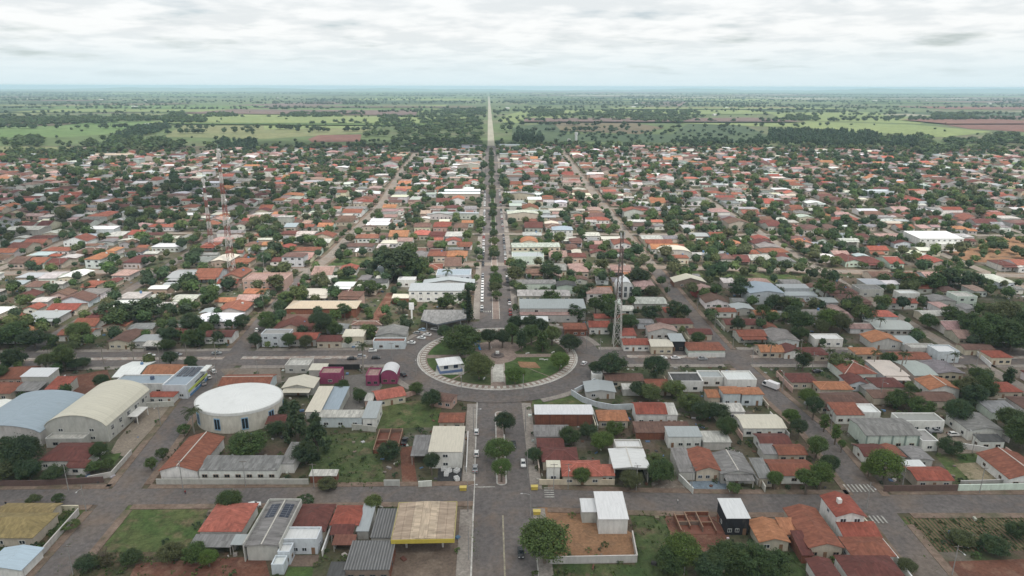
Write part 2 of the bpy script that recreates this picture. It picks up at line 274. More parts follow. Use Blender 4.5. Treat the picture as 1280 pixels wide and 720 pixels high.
('warehouse',154.44,375.96,19.17,20.0,6.5,-1.3,'gy',8,'bluegrey','bluewhite',{'win': 2},'big blue grey roofed gymnasium with blue base'),
('school',177.51,385.64,17.63,7.0,4.0,-1.3,'shed',5,'zinc','bluewhite',{'win': 5},'upper blue school block behind palms'),
('school',176.21,372.9,18.51,6.0,3.6,-1.3,'shed',5,'zinc','bluewhite',{'win': 5},'lower blue and white school block behind palms'),
('house',144.02,343.01,11.94,8.0,3.2,-1.4,'gx',15,'orange','beige',{'win': 2},'vivid orange roof house in front of the gymnasium'),
('house',134.59,352.29,10.71,9.0,3.4,-1.4,'gy',10,'zinc','palegrey',{'win': 1},'zinc roofed house in front of the gymnasium'),
('house',123.35,348.18,11.66,7.0,3.2,-1.4,'gx',14,'rustred','white',{'win': 2},'rust roofed house with white eaves strip on side street'),
('house',125.39,329.3,15.98,9.0,3.2,-1.4,'gx',16,'darkred','beige',{'win': 2},'deep maroon house row on side street with hedges'),
('warehouse',332.51,496.03,32.95,22.0,8.0,-1.1,'shed',3,'white','white',{'win': 8},'large white gymnasium with high windows on red earth'),
('shop',336.66,482.53,16.65,4.88,5,-1.1,'flat',0,'white','white',{'win': 2},'white entrance block of the large white gymnasium'),
('house',54.11,528.52,15.65,12.0,7,-1.0,'hip',18,'bluegrey','white',{'win': 4},'white two storey house with blue grey roof and colonnade'),
('warehouse',25.79,493.16,13.44,14.0,5,-1.1,'vault',3,'orange','beige',{'win': 1},'orange vaulted warehouse close to the avenue'),
('shop',23.0,458.39,21.82,14.0,5,-1.2,'flat',0,'zinc','mint',{'win': 3},'pale green flat roofed supermarket on avenue'),
('warehouse',127.2,466.66,21.85,14.0,5,-1.2,'vault',2.5,'cream','palegrey',{'win': 2},'cream vaulted market hall behind dark trees'),
('house',227.85,359.87,15.73,8.0,3.6,-1.4,'gx',18,'red','white',{'win': 2},'white gabled house with red roof on open corner'),
('house',239.97,373.63,11.66,7.0,4,-1.3,'flat',0,'white','white',{'win': 2},'white flat house behind the open corner house'),
('house',265.22,362.68,11.32,10.0,6,-1.4,'flat',0,'pale','mint',{'win': 2},'tall pale green house beside hillside shrubs'),
('house',252.4,363.12,13.6,10.0,3.6,-1.4,'gy',10,'greyroof','palegrey',{'win': 1},'long grey roofed house beside tall pale green house'),
('house',233.27,338.9,14.05,9.0,3.6,-1.4,'gx',10,'pale','cream',{'win': 2},'pale cream roofed house above the dark wood'),
('shop',221.91,383.05,14.23,10.0,4,-1.3,'flat',0,'greyroof','palegrey',{'win': 2},'flat grey roofed house beyond the palm square'),
('warehouse',-310.69,611.37,30.66,14.0,5,-0.9,'gx',8,'zinc','white',{'win': 3},'pale zinc warehouse in the old quarter'),
('warehouse',-313.04,549.69,21.46,10.0,4,-1.0,'shed',4,'white','bluewhite',{'win': 2},'white strip roofed shed in the old quarter'),
('warehouse',-370.03,546.74,26.08,16.0,5,-1.0,'gx',8,'pale','palegrey',{'win': 2},'pale roofed warehouse at old quarter edge'),
('warehouse',-537.87,1010.59,52.71,14.0,5,-0.3,'gx',12,'tan','white',{'win': 4},'long tan roofed shed at the edge of town'),
('warehouse',401.85,698.62,27.59,14.0,6,-0.8,'flat',0,'bluewhite','bluewhite',{'win': 4},'pale grey block building among far right houses'),
('house',-205.61,323.06,15.48,9.0,3.2,-1.5,'gx',15,'rustred','white',{'win': 1},'rusty roofed house with white side above palm lined avenue'),
('house',-165.73,313.14,12.09,9.0,3.4,-1.5,'hip',15,'zinc','palegrey',{'win': 3},'pale grey hip roofed villa beside tall palm'),
('house',-161.01,306.04,9.31,5.09,3.0,-1.5,'shed',8,'pale','palegrey',{'win': 0,'open': 1},'pale carport roof before the grey hip villa'),
('house',-134.61,318.08,13.08,9.0,3.6,-1.5,'gx',15,'darkred','white',{'win': 3},'maroon roofed house with white arched front at street corner'),
('house',-157.49,322.41,8.95,8.0,3.2,-1.5,'gx',18,'darkred','beige',{'win': 1},'purple red gabled house behind the pale hip villa')]
PATCHES=[
('lawn','grass',[(-113.81,180.26),(-87.03,179.07),(-84.85,164.36),(-84.72,158.27),(-111.04,159.05),(-114.22,171.36)]),
('scrubland','scrub',[(-111.04,159.05),(-84.72,158.27),(-74.01,157.95),(-65.05,141.19),(-111.99,142.6)]),
('bare_soil','redsoil',[(-96.26,153.81),(-83.36,155.0),(-63.85,156.02),(-56.24,140.92),(-94.4,142.07)]),
('lawn','grass',[(-125.24,178.99),(-119.65,177.24),(-113.71,145.44),(-120.06,145.63),(-122.25,156.8)]),
('lawn','weeds',[(-156.01,177.53),(-125.71,179.0),(-123.37,154.63),(-138.46,152.92)]),
('lawn','lawn',[(-56.03,151.37),(-49.59,151.18),(-48.51,143.47),(-56.07,143.7)]),
('paved_yard','brownpave',[(-56.72,156.13),(-49.27,155.9),(-48.84,151.46),(-56.33,151.69)]),
('dirt_lot','dirt',[(-31.16,160.01),(-9.55,177.19),(-7.81,139.46),(-29.78,140.12)]),
('lawn','grass',[(-9.14,170.12),(-7.53,170.08),(-5.97,152.68),(-6.77,148.97),(-8.09,152.75),(-9.39,162.12)]),
('bare_soil','orangesoil',[(10.44,175.79),(26.98,174.51),(36.38,162.17),(34.79,153.39),(12.62,152.13),(11.89,158.73)]),
('scrubland','weeds',[(37.1,173.81),(49.35,172.26),(51.64,160.31),(46.81,137.81),(5.54,139.05),(7.05,151.03),(34.22,149.59),(36.83,162.16)]),
('bare_soil','redsoil',[(46.99,172.33),(65.14,171.79),(62.75,159.98),(53.79,154.13),(46.67,161.86)]),
('scrubland','weeds',[(52.07,154.18),(80.72,153.33),(74.37,136.97),(46.42,137.82)]),
('vegetable_plot','plot',[(116.39,167.94),(156.6,166.75),(144.93,152.07),(120.64,152.13),(115.25,152.29)]),
('bare_soil','redsoil',[(117.06,148.37),(144.52,148.82),(133.52,135.19),(113.79,135.78)]),
('lawn','grass',[(114.08,167.24),(116.41,167.17),(116.41,149.02),(112.8,135.81),(108.86,135.93)]),
('dirt_lot','rubble',[(49.75,199.88),(60.03,201.11),(59.29,183.61),(46.11,181.82)]),
('paved_yard','bluepave',[(59.56,188.08),(71.54,188.64),(69.85,180.69),(58.42,180.6)]),
('lawn','grass',[(147.83,202.21),(164.62,202.25),(164.6,185.01),(144.58,184.23),(144.66,187.44)]),
('bare_patch','sandsoil',[(150.35,195.96),(159.05,196.72),(159.25,185.17),(148.94,184.56)]),
('paved_yard','tanpave',[(153.32,208.55),(160.21,220.62),(169.46,220.97),(166.09,202.74),(148.93,202.18)]),
('bluegrey_pavement','bluepave',[(140.94,180.34),(167.48,180.44),(164.13,176.23),(139.65,176.95)]),
('lawn','grass',[(13.52,248.07),(23.85,252.2),(30.19,253.52),(36.53,243.14),(12.55,242.41)]),
('lawn','grass',[(-48.61,247.65),(-22.83,249.08),(-21.93,226.4),(-46.36,225.88)]),
('lawn','weeds',[(-67.76,221.14),(-44.81,223.43),(-36.81,191.8),(-39.01,186.48),(-53.87,186.92),(-61.16,192.51)]),
('paved_yard','redsoil',[(-34.73,211.75),(-30.7,212.73),(-26.39,188.77),(-31.16,188.91)]),
('paved_yard','darkpave',[(-20.56,198.44),(-12.72,198.7),(-12.84,188.38),(-20.37,188.6)]),
('paved_yard','white',[(-19.62,188.57),(-13.09,188.38),(-13.2,184.85),(-20.11,185.06)]),
('paved_yard','greypave',[(-67.13,273.82),(-53.2,276.87),(-48.44,263.45),(-50.23,249.85),(-55.87,236.24),(-60.99,237.7)]),
('forecourt','tanpave',[(-137.74,246.63),(-128.4,253.48),(-127.19,243.59),(-125.8,208.01),(-132.82,211.35),(-134.92,219.61)]),
('lawn','lawn',[(-134.94,209.31),(-129.02,211.24),(-127.44,203.01),(-132.41,201.68)]),
('bare_soil','redsoil',[(-182.59,276.99),(-171.88,283.62),(-162.64,269.81),(-167.03,257.51),(-174.99,259.23)]),
('bare_soil','redsoil',[(-67.35,345.67),(-64.6,392.38),(-60.78,392.29),(-59.22,347.98),(-62.06,333.45)]),
('lawn','lawn',[(-100.0,426.02),(-89.36,429.31),(-87.59,408.77),(-97.76,405.74)]),
('lawn','grass',[(-114.59,472.34),(-77.42,475.83),(-76.67,455.22),(-115.61,452.13)]),
('lawn','grass',[(120.17,439.44),(183.47,434.32),(176.03,418.21),(118.57,421.25)]),
('lawn','grass',[(148.14,420.6),(205.94,426.48),(199.06,409.0),(185.01,402.59),(153.5,413.46)]),
('lawn','grass',[(219.33,376.78),(234.53,382.42),(224.36,359.64),(208.91,360.01)]),
('lawn','lawn',[(328.27,535.92),(351.41,541.07),(339.57,509.32),(316.74,507.25)]),
('bare_soil','orangesoil',[(326.44,485.47),(408.97,493.23),(375.19,449.74),(318.88,450.92)]),
('bare_soil','orangesoil',[(384.67,513.55),(440.5,533.84),(407.15,490.89),(361.14,487.09)]),
('lawn','weeds',[(273.19,364.01),(312.22,368.77),(289.26,339.32),(263.18,339.97)]),
('pavement','pavetan',[(219.38,291.85),(205.51,266.34),(214.76,261.05),(231.65,265.62),(241.89,278.7)]),
('pavement','pavetan',[(-122.38,282.27),(-97.86,287.93),(-91.37,267.85),(-112.24,268.42)])]
FIELDS=[
('f_green',[(-956.53,1308.85),(-1191.61,1639.65),(-946.75,1828.61),(-839.72,1917.52),(-690.48,1485.75),(-779.7,1326.08)]),
('f_tan',[(-611.11,1326.51),(-759.77,1791.52),(-625.91,1969.01),(-375.7,1927.49),(-276.37,1841.34),(-255.46,1421.63),(-411.13,1278.7)]),
('f_lime',[(-547.89,1718.73),(-326.33,2027.38),(-245.8,1930.29),(-279.84,1562.52),(-483.21,1510.94)]),
('f_red',[(-332.01,1278.78),(-333.01,1362.71),(-253.21,1381.49),(-230.32,1235.37),(-310.84,1221.53)]),
('f_mauve',[(-1001.81,2471.66),(-797.39,3912.19),(-994.0,4942.1),(-1281.11,3677.61),(-1179.09,2836.85)]),
('f_lime',[(-812.62,2479.21),(-503.28,3395.48),(-218.56,3760.4),(-210.61,2589.19),(-658.77,2074.37)]),
('f_lime',[(31.49,2153.49),(159.24,2905.21),(180.66,3289.87),(317.24,3158.78),(272.72,2440.86),(160.24,1807.92),(35.26,1765.92)]),
('f_brown',[(131.95,1491.7),(163.55,1893.36),(350.89,1943.11),(392.5,1568.74),(298.36,1383.67)]),
('f_tan',[(167.89,1893.44),(415.78,2164.8),(498.34,1994.69),(334.65,1852.95)]),
('f_plant',[(48.79,1565.56),(160.24,1807.92),(146.16,1383.07),(362.81,1383.93),(494.21,1735.01),(609.98,1664.16),(542.71,1347.33),(482.24,1194.42),(38.34,1249.62)]),
('f_lime',[(432.13,1812.76),(783.06,1952.41),(1047.3,1706.12),(1066.49,1451.31),(871.86,1312.57),(705.49,1571.63)]),
('f_lime',[(1021.87,2552.36),(1424.64,2754.96),(1406.67,2131.58),(1091.22,1744.34),(829.16,1953.4)]),
('f_red',[(1163.28,1825.79),(1583.05,1969.61),(1153.78,1429.25),(1081.24,1548.78)]),
('f_mauve',[(1242.6,2068.25),(1944.09,2423.31),(1624.63,2021.89),(1190.64,1869.2)]),
('f_green',[(693.12,1018.17),(804.55,1087.51),(875.15,1076.67),(754.94,924.19),(664.33,956.96)]),
('f_lime',[(693.29,901.94),(748.9,916.52),(603.73,732.37),(566.31,743.0)]),
('f_pale',[(1356.65,2402.57),(2237.17,2791.59),(2009.93,2506.05),(1289.53,2190.53)]),
('f_tan',[(-850.67,1159.29),(-677.83,1147.12),(-641.95,1063.21),(-769.78,1044.83)]),
('f_mauve',[(977.23,4549.63),(1477.37,5208.25),(951.78,3493.98),(742.15,3649.01)]),
('f_lime',[(-1997.78,3152.08),(-1756.13,3831.8),(-1361.86,2827.51),(-1608.69,2447.46)])]
WOODS=[
(13,9,1,[(482.24,1194.42),(577.28,1426.13),(658.09,1426.57),(750.18,1347.94),(702.82,1221.05),(613.08,1120.92),(519.78,1121.2)]),
(14,9,1,[(655.89,1120.79),(738.38,1249.82),(761.17,1221.02),(706.84,1120.64)]),
(11,9,0,[(649.21,1047.22),(706.84,1120.64),(717.07,1098.56),(732.12,1077.26),(680.99,1009.02),(638.53,1009.27)]),
(11,10,1,[(335.01,1221.23),(492.8,1221.15),(462.44,1144.28),(317.63,1156.75)]),
(6,26,1,[(142.28,1423.78),(402.27,1470.14),(575.97,1570.43),(554.25,1384.68),(485.6,1221.15),(121.95,1221.33)]),
(13,9,1,[(37.4,1221.37),(55.43,1382.71),(93.15,1310.99),(91.67,1194.88),(61.33,1145.28)]),
(9,17,0,[(-236.23,1310.32),(-271.04,1562.6),(-234.9,1842.13),(-127.15,2148.82),(-27.14,1934.99),(-14.55,1221.39),(-71.85,1169.83),(-158.41,1221.46)]),
(10,22,0,[(-258.02,2029.16),(-163.08,2782.3),(-19.43,3011.62),(-14.73,2092.21),(-120.57,2032.74)]),
(10,10,1,[(-439.18,1124.09),(-472.17,1249.48),(-407.19,1221.58),(-350.09,1061.85),(-385.3,1042.83)]),
(9,10,0,[(-791.88,1147.41),(-852.85,1249.38),(-842.02,1309.08),(-777.34,1249.4),(-728.61,1147.25)]),
(9,10,0,[(-671.88,966.7),(-717.82,1044.56),(-689.17,1063.44),(-606.46,1063.05),(-557.97,990.48),(-602.54,958.27)]),
(9,9,1,[(-615.16,1124.62),(-690.63,1309.39),(-774.84,1557.94),(-756.11,1679.8),(-697.57,1558.65),(-639.89,1309.5),(-590.12,1124.54)]),
(11,10,0,[(-665.12,1147.09),(-674.34,1263.76),(-571.2,1221.66),(-502.47,1170.63),(-478.18,1082.28),(-569.02,1082.66)]),
(10,12,0,[(-1151.36,1607.71),(-1299.8,1907.62),(-1103.58,2007.14),(-931.33,2066.82),(-845.41,1872.96),(-1014.24,1642.06)]),
(13,9,0,[(-784.92,1715.03),(-979.08,2185.37),(-931.46,2186.86),(-810.29,1918.15),(-763.94,1919.14),(-681.03,1716.65)]),
(11,12,0,[(-805.82,2014.89),(-884.81,2253.84),(-835.13,2325.17),(-738.72,2072.16)]),
(9,12,0,[(-612.91,2075.64),(-668.39,2405.55),(-506.0,2336.79),(-428.23,2080.76)]),
(10,10,0,[(-268.84,1723.09),(-325.21,2142.99),(-284.34,2144.19),(-228.92,1761.51)]),
(10,14,0,[(114.16,2095.78),(169.21,2798.24),(297.5,2804.4),(228.76,2159.3)]),
(10,20,0,[(294.79,1941.91),(442.33,2616.87),(778.24,2631.11),(649.43,2110.6),(473.98,1734.7),(356.09,1853.35)]),
(9,14,0,[(253.58,2160.03),(325.45,2524.59),(385.24,2445.09),(345.72,2162.74)]),
(10,12,0,[(809.39,1906.41),(937.4,2180.16),(1003.82,2120.42),(889.74,1863.49)]),
(10,10,0,[(885.75,1220.96),(984.3,1348.64),(1061.7,1312.96),(947.15,1167.95),(890.65,1168.06)]),
(10,13,0,[(1249.4,1962.43),(1560.08,2409.75),(1638.76,2337.72),(1369.63,1917.74)]),
(9,12,0,[(659.25,1194.21),(746.35,1312.32),(824.7,1312.48),(895.44,1193.94),(828.08,1120.28),(734.65,1143.6)]),
(9,11,0,[(-158.88,1032.26),(-162.22,1145.84),(-74.75,1221.42),(-18.76,1221.39),(-17.62,1122.82),(-68.02,1101.38),(-114.45,1060.74)])]
STREETS=[
('side_street',9,'asphalt',[(-114.62,134.84),(-115.37,149.83),(-115.94,184.44),(-119.06,222.6),(-123.36,267.12),(-121.17,288.56),(-123.34,347.07),(-122.98,428.27),(-115.87,480.94),(-112.91,555.24),(-107.6,650.71),(-113.49,854.33),(-115.56,1123.11)]),
('side_street',8.6,'asphalt',[(107.53,128.09),(109.38,143.07),(111.98,178.61),(114.63,218.89),(111.14,252.79),(109.56,277.73),(106.97,296.89),(106.77,357.0),(107.39,447.41),(106.56,537.3),(107.76,643.5),(108.59,865.2),(112.04,1122.43)]),
('cross_street',8.5,'asphalt',[(-176.06,185.79),(-79.89,184.23),(-8.72,183.43)]),
('cross_street',9.5,'asphalt',[(6.89,180.84),(41.52,177.74),(65.4,176.21),(113.36,174.39),(180.85,172.41)]),
('cross_street',8,'asphalt_pale',[(-351.61,438.56),(-121.38,442.73),(-9.92,453.82),(109.21,443.49),(394.8,413.34)])]
TREES=[
('round',10.62,150.93,12.5,7.4,'huge dense round tree on verge at avenue and soil yard corner'),
('round',-0.01,189.36,8.5,3.7,'bushy tree at rounded end of avenue median'),
('round',-0.58,201.84,8.5,5.6,'wide spreading median tree beside parked white cars'),
('open',1.71,220.33,9,4.2,'dark median tree nearest the roundabout paving'),
('open',-17.31,294.28,16,10.5,'broad old park tree shading north west lawn of roundabout'),
('round',-8.1,268.01,12,7.2,'dense domed park tree beside the central path'),
('round',7.05,262.72,8,5.0,'low bright green domed tree on roundabout lawn beside path'),
('round',27.27,276.42,9,5.2,'bright green tree on east lawn of roundabout by ring walk'),
('open',-3.62,301.83,11,5.0,'dark park tree behind the blue playground'),
('open',2.48,303.66,10,4.6,'upright dark park tree beside central pergola'),
('open',7.23,308.61,11,4.6,'slender park tree on grove edge beside pergola'),
('tall',11.45,299.45,11,4.6,'slender pale trunked park tree in the grove'),
('open',16.45,307.35,11,5.0,'tall park tree in middle of east grove'),
('tall',21.17,298.19,10,4.8,'tall park tree above white stone benches'),
('open',26.49,307.09,10,5.0,'leaning park tree near the ring road kerb'),
('open',34.07,298.85,9,5.6,'spreading tree at the east bend of ring walk'),
('open',9.61,320.27,11,5.0,'tall tree behind park grove beside avenue mouth'),
('open',16.48,321.2,11,4.8,'tall tree at back of park grove'),
('open',22.26,317.76,10,4.6,'thin tree at back of grove by brick house'),
('open',-25.44,312.57,9,4.4,'small dark tree on roundabout edge facing the fuel canopy'),
('open',-11.99,304.03,10,5.2,'dark tree beside blue playground under broad old tree'),
('palm',-18.01,284.84,8,3.6,'date palm beside the white park kiosk'),
('palm',-13.89,279.31,9,3.2,'slim palm in front of domed park tree'),
('conifer',-14.48,339.42,20,3.0,'tall dark Norfolk pine at avenue corner of fuel canopy'),
('open',48.31,267.29,13,7.4,'large dark tree in front of old brown house'),
('round',42.31,270.82,7,4.2,'rounded dark bush tree beside ring road kerb'),
('round',66.42,265.14,12,6.2,'large dark dome tree north of rusty hip house'),
('open',24.16,212.26,7,4.2,'garden tree between grey sheds and maroon house'),
('round',34.73,208.13,7,4.8,'garden tree behind bright salmon house'),
('open',31.22,216.58,6,4.0,'leafy garden tree near orange hip house'),
('round',10.79,200.0,6,3.0,'hedge tree on avenue sidewalk by maroon house'),
('round',25.09,187.27,6,3.2,'small street tree before salmon house wall'),
('round',40.14,184.17,6.5,4.2,'dense street bush before white ridge roofed hall'),
('open',50.09,186.99,9,5.2,'overgrown tree beside rubble lot'),
('open',48.93,194.0,7,4.2,'leafy tree behind rubble lot tarp'),
('open',76.76,229.25,8,5,'big garden tree behind pale roofed white house'),
('round',79.27,212.36,10,4.2,'round dark tree between garage and cream house'),
('open',81.46,227.84,8,5,'dark garden tree beside brown lean-to'),
('open',72.77,236.61,8,5,'garden tree between red gabled house and white shops'),
('open',59.84,245.33,8,5.2,'garden tree behind pale sheet shed'),
('open',56.8,249.05,7,4.6,'broad garden tree inside curved pale wall'),
('open',70.34,248.67,8,5,'leafy tree by white walled shop yard'),
('open',40.92,218.04,6,3.8,'bushy tree beside orange hip house yard'),
('umbrella',71.08,180.66,4.2,2.4,'clipped umbrella tree on sidewalk before grey gabled house'),
('round',85.92,182.83,6.5,3.6,'street tree before rust red gabled house'),
('open',94.45,179.97,9,5,'street tree on corner by zebra crossing'),
('open',100.12,182.41,9.5,5.4,'broad street tree beside the zebra crossing'),
('round',105.66,188.57,8.5,4.8,'dark street tree one step up from zebra crossing'),
('round',106.78,199.76,9,5.2,'round street tree beside faded red house'),
('round',107.07,213.83,8,4.6,'dark street tree along maroon house wall'),
('open',107.78,222.11,8,4.4,'street tree beside cream roofed house'),
('round',118.91,228.06,10,5.2,'dark round street tree opposite cream roofed house'),
('round',120.7,236.62,9,5.2,'bright street tree above red sheet roofed house'),
('tall',118.23,209.56,8,3.6,'palm like street tree beside pilastered hall'),
('tall',118.7,218.77,7,3.2,'thin street tree on tiled sidewalk near pilastered hall'),
('round',117.75,204.14,5,2.2,'small clipped street tree near pilastered hall corner'),
('round',121.31,186.73,11,6.4,'big bright round tree beside red tiled house'),
('round',117.45,188.7,6,3.2,'low tree next to big bright round tree'),
('open',153.03,202.06,6,4.4,'brown green bush at edge of paved parking yard'),
('round',168.5,222.23,11,5.6,'dark dome tree in paved parking yard'),
('open',180.34,205.57,12,7,'dark tree mass beside white grey house'),
('open',185.12,216.88,10,6,'dark tree behind white grey house'),
('open',160.1,230.14,8,5.2,'garden tree row behind flat white block'),
('open',154.8,237.04,8,5.2,'garden tree behind red sheet roofed house'),
('palm',158.06,235.57,8,3.2,'garden palm between brown roofs'),
('open',185.51,237.56,10,5.6,'dark tree beside brown weathered roof'),
('open',193.58,243.04,11,6,'dark tree next to grey wall'),
('palm',170.91,262.26,13,3.2,'tall street palm south of cross avenue'),
('umbrella',152.87,273.87,9,7.6,'spreading flat crowned tree on cross avenue'),
('open',154.56,322.19,12,7.5,'dark garden tree mass behind white flat box'),
('open',170.54,325.24,12,8,'bright leafy tree mass behind white flat box'),
('open',157.06,337.58,10,6,'dark tree behind orange gabled corner house'),
('open',237.96,301.63,17,11,'huge dark wood tree beside cross street'),
('open',242.41,293.25,17,11,'huge dark wood tree at cross street bend'),
('open',238.88,314.43,13,8,'dark wood tree beside pale flat block'),
('open',261.27,325.29,15,10,'big wood tree behind brown roofed house'),
('open',267.21,313.71,15,10,'wood tree at far end of dark wood'),
('open',240.13,331.82,10,7,'reddish dark tree above pale cream house'),
('open',254.51,391.28,11,8,'dark tree row behind white flat house'),
('open',264.84,387.89,12,8,'dark tree row crown beside tall pale house'),
('open',280.81,397.13,12,8,'dark tree row end above grey roofed house'),
('open',291.43,390.44,12,8,'tree beside hillside shrubs'),
('round',-139.21,181.01,3.6,2.3,'small clipped round tree near olive house gate'),
('round',-132.34,181.62,3.4,2.0,'little clipped round tree by corner wall'),
('umbrella',-121.81,169.02,2.6,2.8,'low flat topped shrub on street verge'),
('round',-80.14,176.87,6.5,4.2,'round dark tree on kerb by salmon hip house'),
('umbrella',-58.43,177.82,4.2,2.8,'light green clipped tree before dark red hip house'),
('round',-37.82,174.44,6,3.0,'small round tree beside striped sheet roof'),
('open',-80.74,153.66,6,3.6,'bush tree at foot of salmon house'),
('round',-76.69,152.3,5,2.8,'yellow green bush below grey carport'),
('open',-87.57,155.13,5,3.6,'scrub bush on lot edge'),
('bare',-104.23,153.74,5,3.2,'leafless pale shrub on street edge of scrub lot'),
('open',-107.57,152.0,4,3.6,'dark street side bush below bare shrub'),
('open',-97.3,153.85,4,3.2,'low dark scrub bush in lot'),
('round',45.78,148.62,9.5,5.4,'bright green tree standing on weedy lot'),
('open',42.65,146.28,8,4.6,'dark tree beside bright weedy lot tree'),
('open',56.86,147.06,8,5,'dark spreading tree below black walled house'),
('open',62.65,145.67,9,5.6,'dark thicket tree below orange tiled house'),
('open',68.12,143.72,8,5,'thicket tree near narrow dark red house'),
('open',51.79,144.21,7,4.6,'thicket tree beside unfinished brick walls'),
('round',103.31,144.45,4,2.8,'round bush at end of pale street wall'),
('open',125.03,155.36,4,4,'broad bush in vegetable plot'),
('open',131.44,151.81,4.5,4.6,'dark bush at foot of vegetable plot'),
('open',142.48,157.6,5,3.6,'bush at plot corner'),
('open',-84.48,206.82,10,7.0,'big rounded tree behind white school wing'),
('conifer2',-71.25,217.23,15,5.6,'dark shaggy conifer beside school end block'),
('conifer2',-62.39,209.32,14,5.4,'dark broad conifer beside pale low shop'),
('open',-64.37,202.18,8,5.0,'dark tree at foot of conifers'),
('palm',-109.82,224.1,10,4.4,'date palm by street beside oval hall'),
('round',-112.27,221.83,5,2.6,'bush at foot of date palm'),
('round',-112.3,205.07,5,2.4,'clipped street bush beside rust school wing'),
('round',-113.24,199.19,5,2.4,'clipped street bush near school gable'),
('open',-159.05,201.0,12,7,'dark tree mass by white windowed house'),
('open',-154.5,201.83,12,6.5,'dark tree beside low flat annex'),
('open',-149.23,195.08,8,4.6,'garden tree under dark mass'),
('open',-156.94,194.39,8,5,'garden tree at street wall corner'),
('open',-140.59,193.91,6,4,'garden shrub tree before dark red porch'),
('round',-133.27,206.18,7,3.4,'round garden tree beside white windowed house'),
('open',-131.6,199.24,4,3.6,'hedge tree on garden wall'),
('round',-127.46,200.08,4.5,2.4,'pale bush by forecourt gate'),
('open',-37.56,204.44,7,4.6,'dark tree beside roofless brick enclosure'),
('open',-22.31,194.17,8,3.2,'dark narrow tree before tall white cube building'),
('open',-53.87,186.92,4,3.6,'bush before red brick street shed'),
('open',-83.1,237.01,7,5,'leafy tree behind cream roofed house'),
('open',-80.02,221.49,6,4,'tree beside small dark red gable'),
('open',-63.53,256.13,6,3.8,'dark tree behind magenta box'),
('round',-54.93,247.83,6,3.4,'dark bush by pale low shed'),
('open',-26.1,242.11,8,4.6,'dark tree beside old brown house'),
('palm',-57.83,273.56,15,3.6,'tall palm behind pink roundabout shop'),
('open',-33.63,255.3,5,3.4,'grey bush on house corner at ring road'),
('open',-60.16,418.25,22,13,'huge dark tree mass north of cross avenue'),
('open',-68.71,425.34,20,11,'huge dark tree beside white dark roofed house'),
('open',-50.38,421.47,18,10,'dark tree crown beside red hip house'),
('open',-58.54,439.52,20,10,'dark crown at back of the huge mass'),
('palm',-29.21,407.45,10,4.2,'feathery palm in front of pale blue office'),
('round',-118.42,373.25,8,5,'round tree at street side of tan hall'),
('round',-117.03,355.85,8,4.8,'round dark tree by brown roof street corner'),
('palm',-128.19,362.69,12,4.6,'dark palm at commercial block corner'),
('round',-118.46,342.02,6,3.6,'street tree near modern house corner'),
('round',88.38,401.5,12,8,'large round tree on side street crossing'),
('open',91.83,379.75,8,5,'tree beside cream gabled house'),
('open',143.67,378.54,12,8,'dark tree against gymnasium wall'),
('open',53.61,376.27,10,7,'dark tree beside long pale warehouse'),
('open',42.52,342.93,9,6,'dark tree at end of pinkish roof strip'),
('open',67.46,327.85,9,6,'tree behind red roofed white house'),
('open',63.59,366.19,8,5,'tree behind long bright red roof'),
('open',80.43,339.5,10,6,'garden tree by purple red hip house'),
('open',-192.09,334.41,13,8,'dark tree on slope above palm avenue'),
('open',-190.69,343.83,13,8,'big dark tree above pale hip villa'),
('open',-184.68,348.6,13,9,'big dark wood tree in old quarter'),
('open',-202.38,346.57,12,8,'wood tree beside red roofed slope house'),
('round',-202.42,317.12,11,6,'round tree before rusty roofed house'),
('open',-230.61,313.72,12,9,'thicket tree on slope left of villas'),
('open',-218.54,309.38,10,8,'dark thicket tree on slope'),
('open',-152.69,326.62,12,6,'dark tree beside maroon roofed house'),
('open',-144.62,311.5,9,5.4,'leafy tree by arched white front'),
('open',-155.33,305.76,6,4.4,'dark bush before carport roof'),
('round',-185.2,283.98,5,4.6,'clipped ficus row bush by tall white block'),
('round',-183.41,285.71,5,4,'clipped ficus bush in row by bare plot'),
('round',-191.69,286.83,5,4,'clipped ficus bush at palm avenue'),
('palm',-209.48,286.42,9.5,2.9,'royal palm on planted median of cross avenue'),
('palm',-199.51,288.86,9.5,2.9,'royal palm on planted median of cross avenue'),
('palm',-188.48,290.39,9.5,2.9,'royal palm on planted median of cross avenue'),
('palm',-176.68,290.07,9.5,2.9,'royal palm on planted median of cross avenue'),
('palm',-163.08,289.7,9.5,2.9,'royal palm on planted median of cross avenue'),
('palm',-152.48,291.26,9.5,2.9,'royal palm on planted median of cross avenue'),
('palm',-141.42,293.79,9.5,2.9,'royal palm on planted median of cross avenue'),
('palm',-129.06,295.36,9.5,2.9,'royal palm on planted median of cross avenue'),
('palm',123.9,284.71,9.5,2.9,'royal palm on planted median of cross avenue'),
('palm',132.0,275.32,9.5,2.9,'royal palm on planted median of cross avenue'),
('palm',146.64,275.82,9.5,2.9,'royal palm on planted median of cross avenue'),
('palm',165.64,273.52,9.5,2.9,'royal palm on planted median of cross avenue'),
('palm',177.93,270.54,9.5,2.9,'royal palm on planted median of cross avenue'),
('palm',199.05,269.97,9.5,2.9,'royal palm on planted median of cross avenue'),
('palm',203.54,421.15,9,3.4,'palm in double row beside school square'),
('palm',204.5,411.28,9,3.4,'palm in double row beside school square'),
('palm',205.41,401.8,9,3.4,'palm in double row beside school square'),
('palm',200.39,392.84,9,3.4,'palm in double row beside school square'),
('palm',201.34,384.1,9,3.4,'palm in double row beside school square'),
('palm',202.26,375.7,9,3.4,'palm in double row beside school square'),
('palm',197.6,367.76,9,3.4,'palm in double row beside school square'),
('palm',198.55,359.99,9,3.4,'palm in double row beside school square'),
('palm',199.35,352.29,9,3.4,'palm in double row beside school square'),
('palm',194.87,345.0,9,3.4,'palm in double row beside school square'),
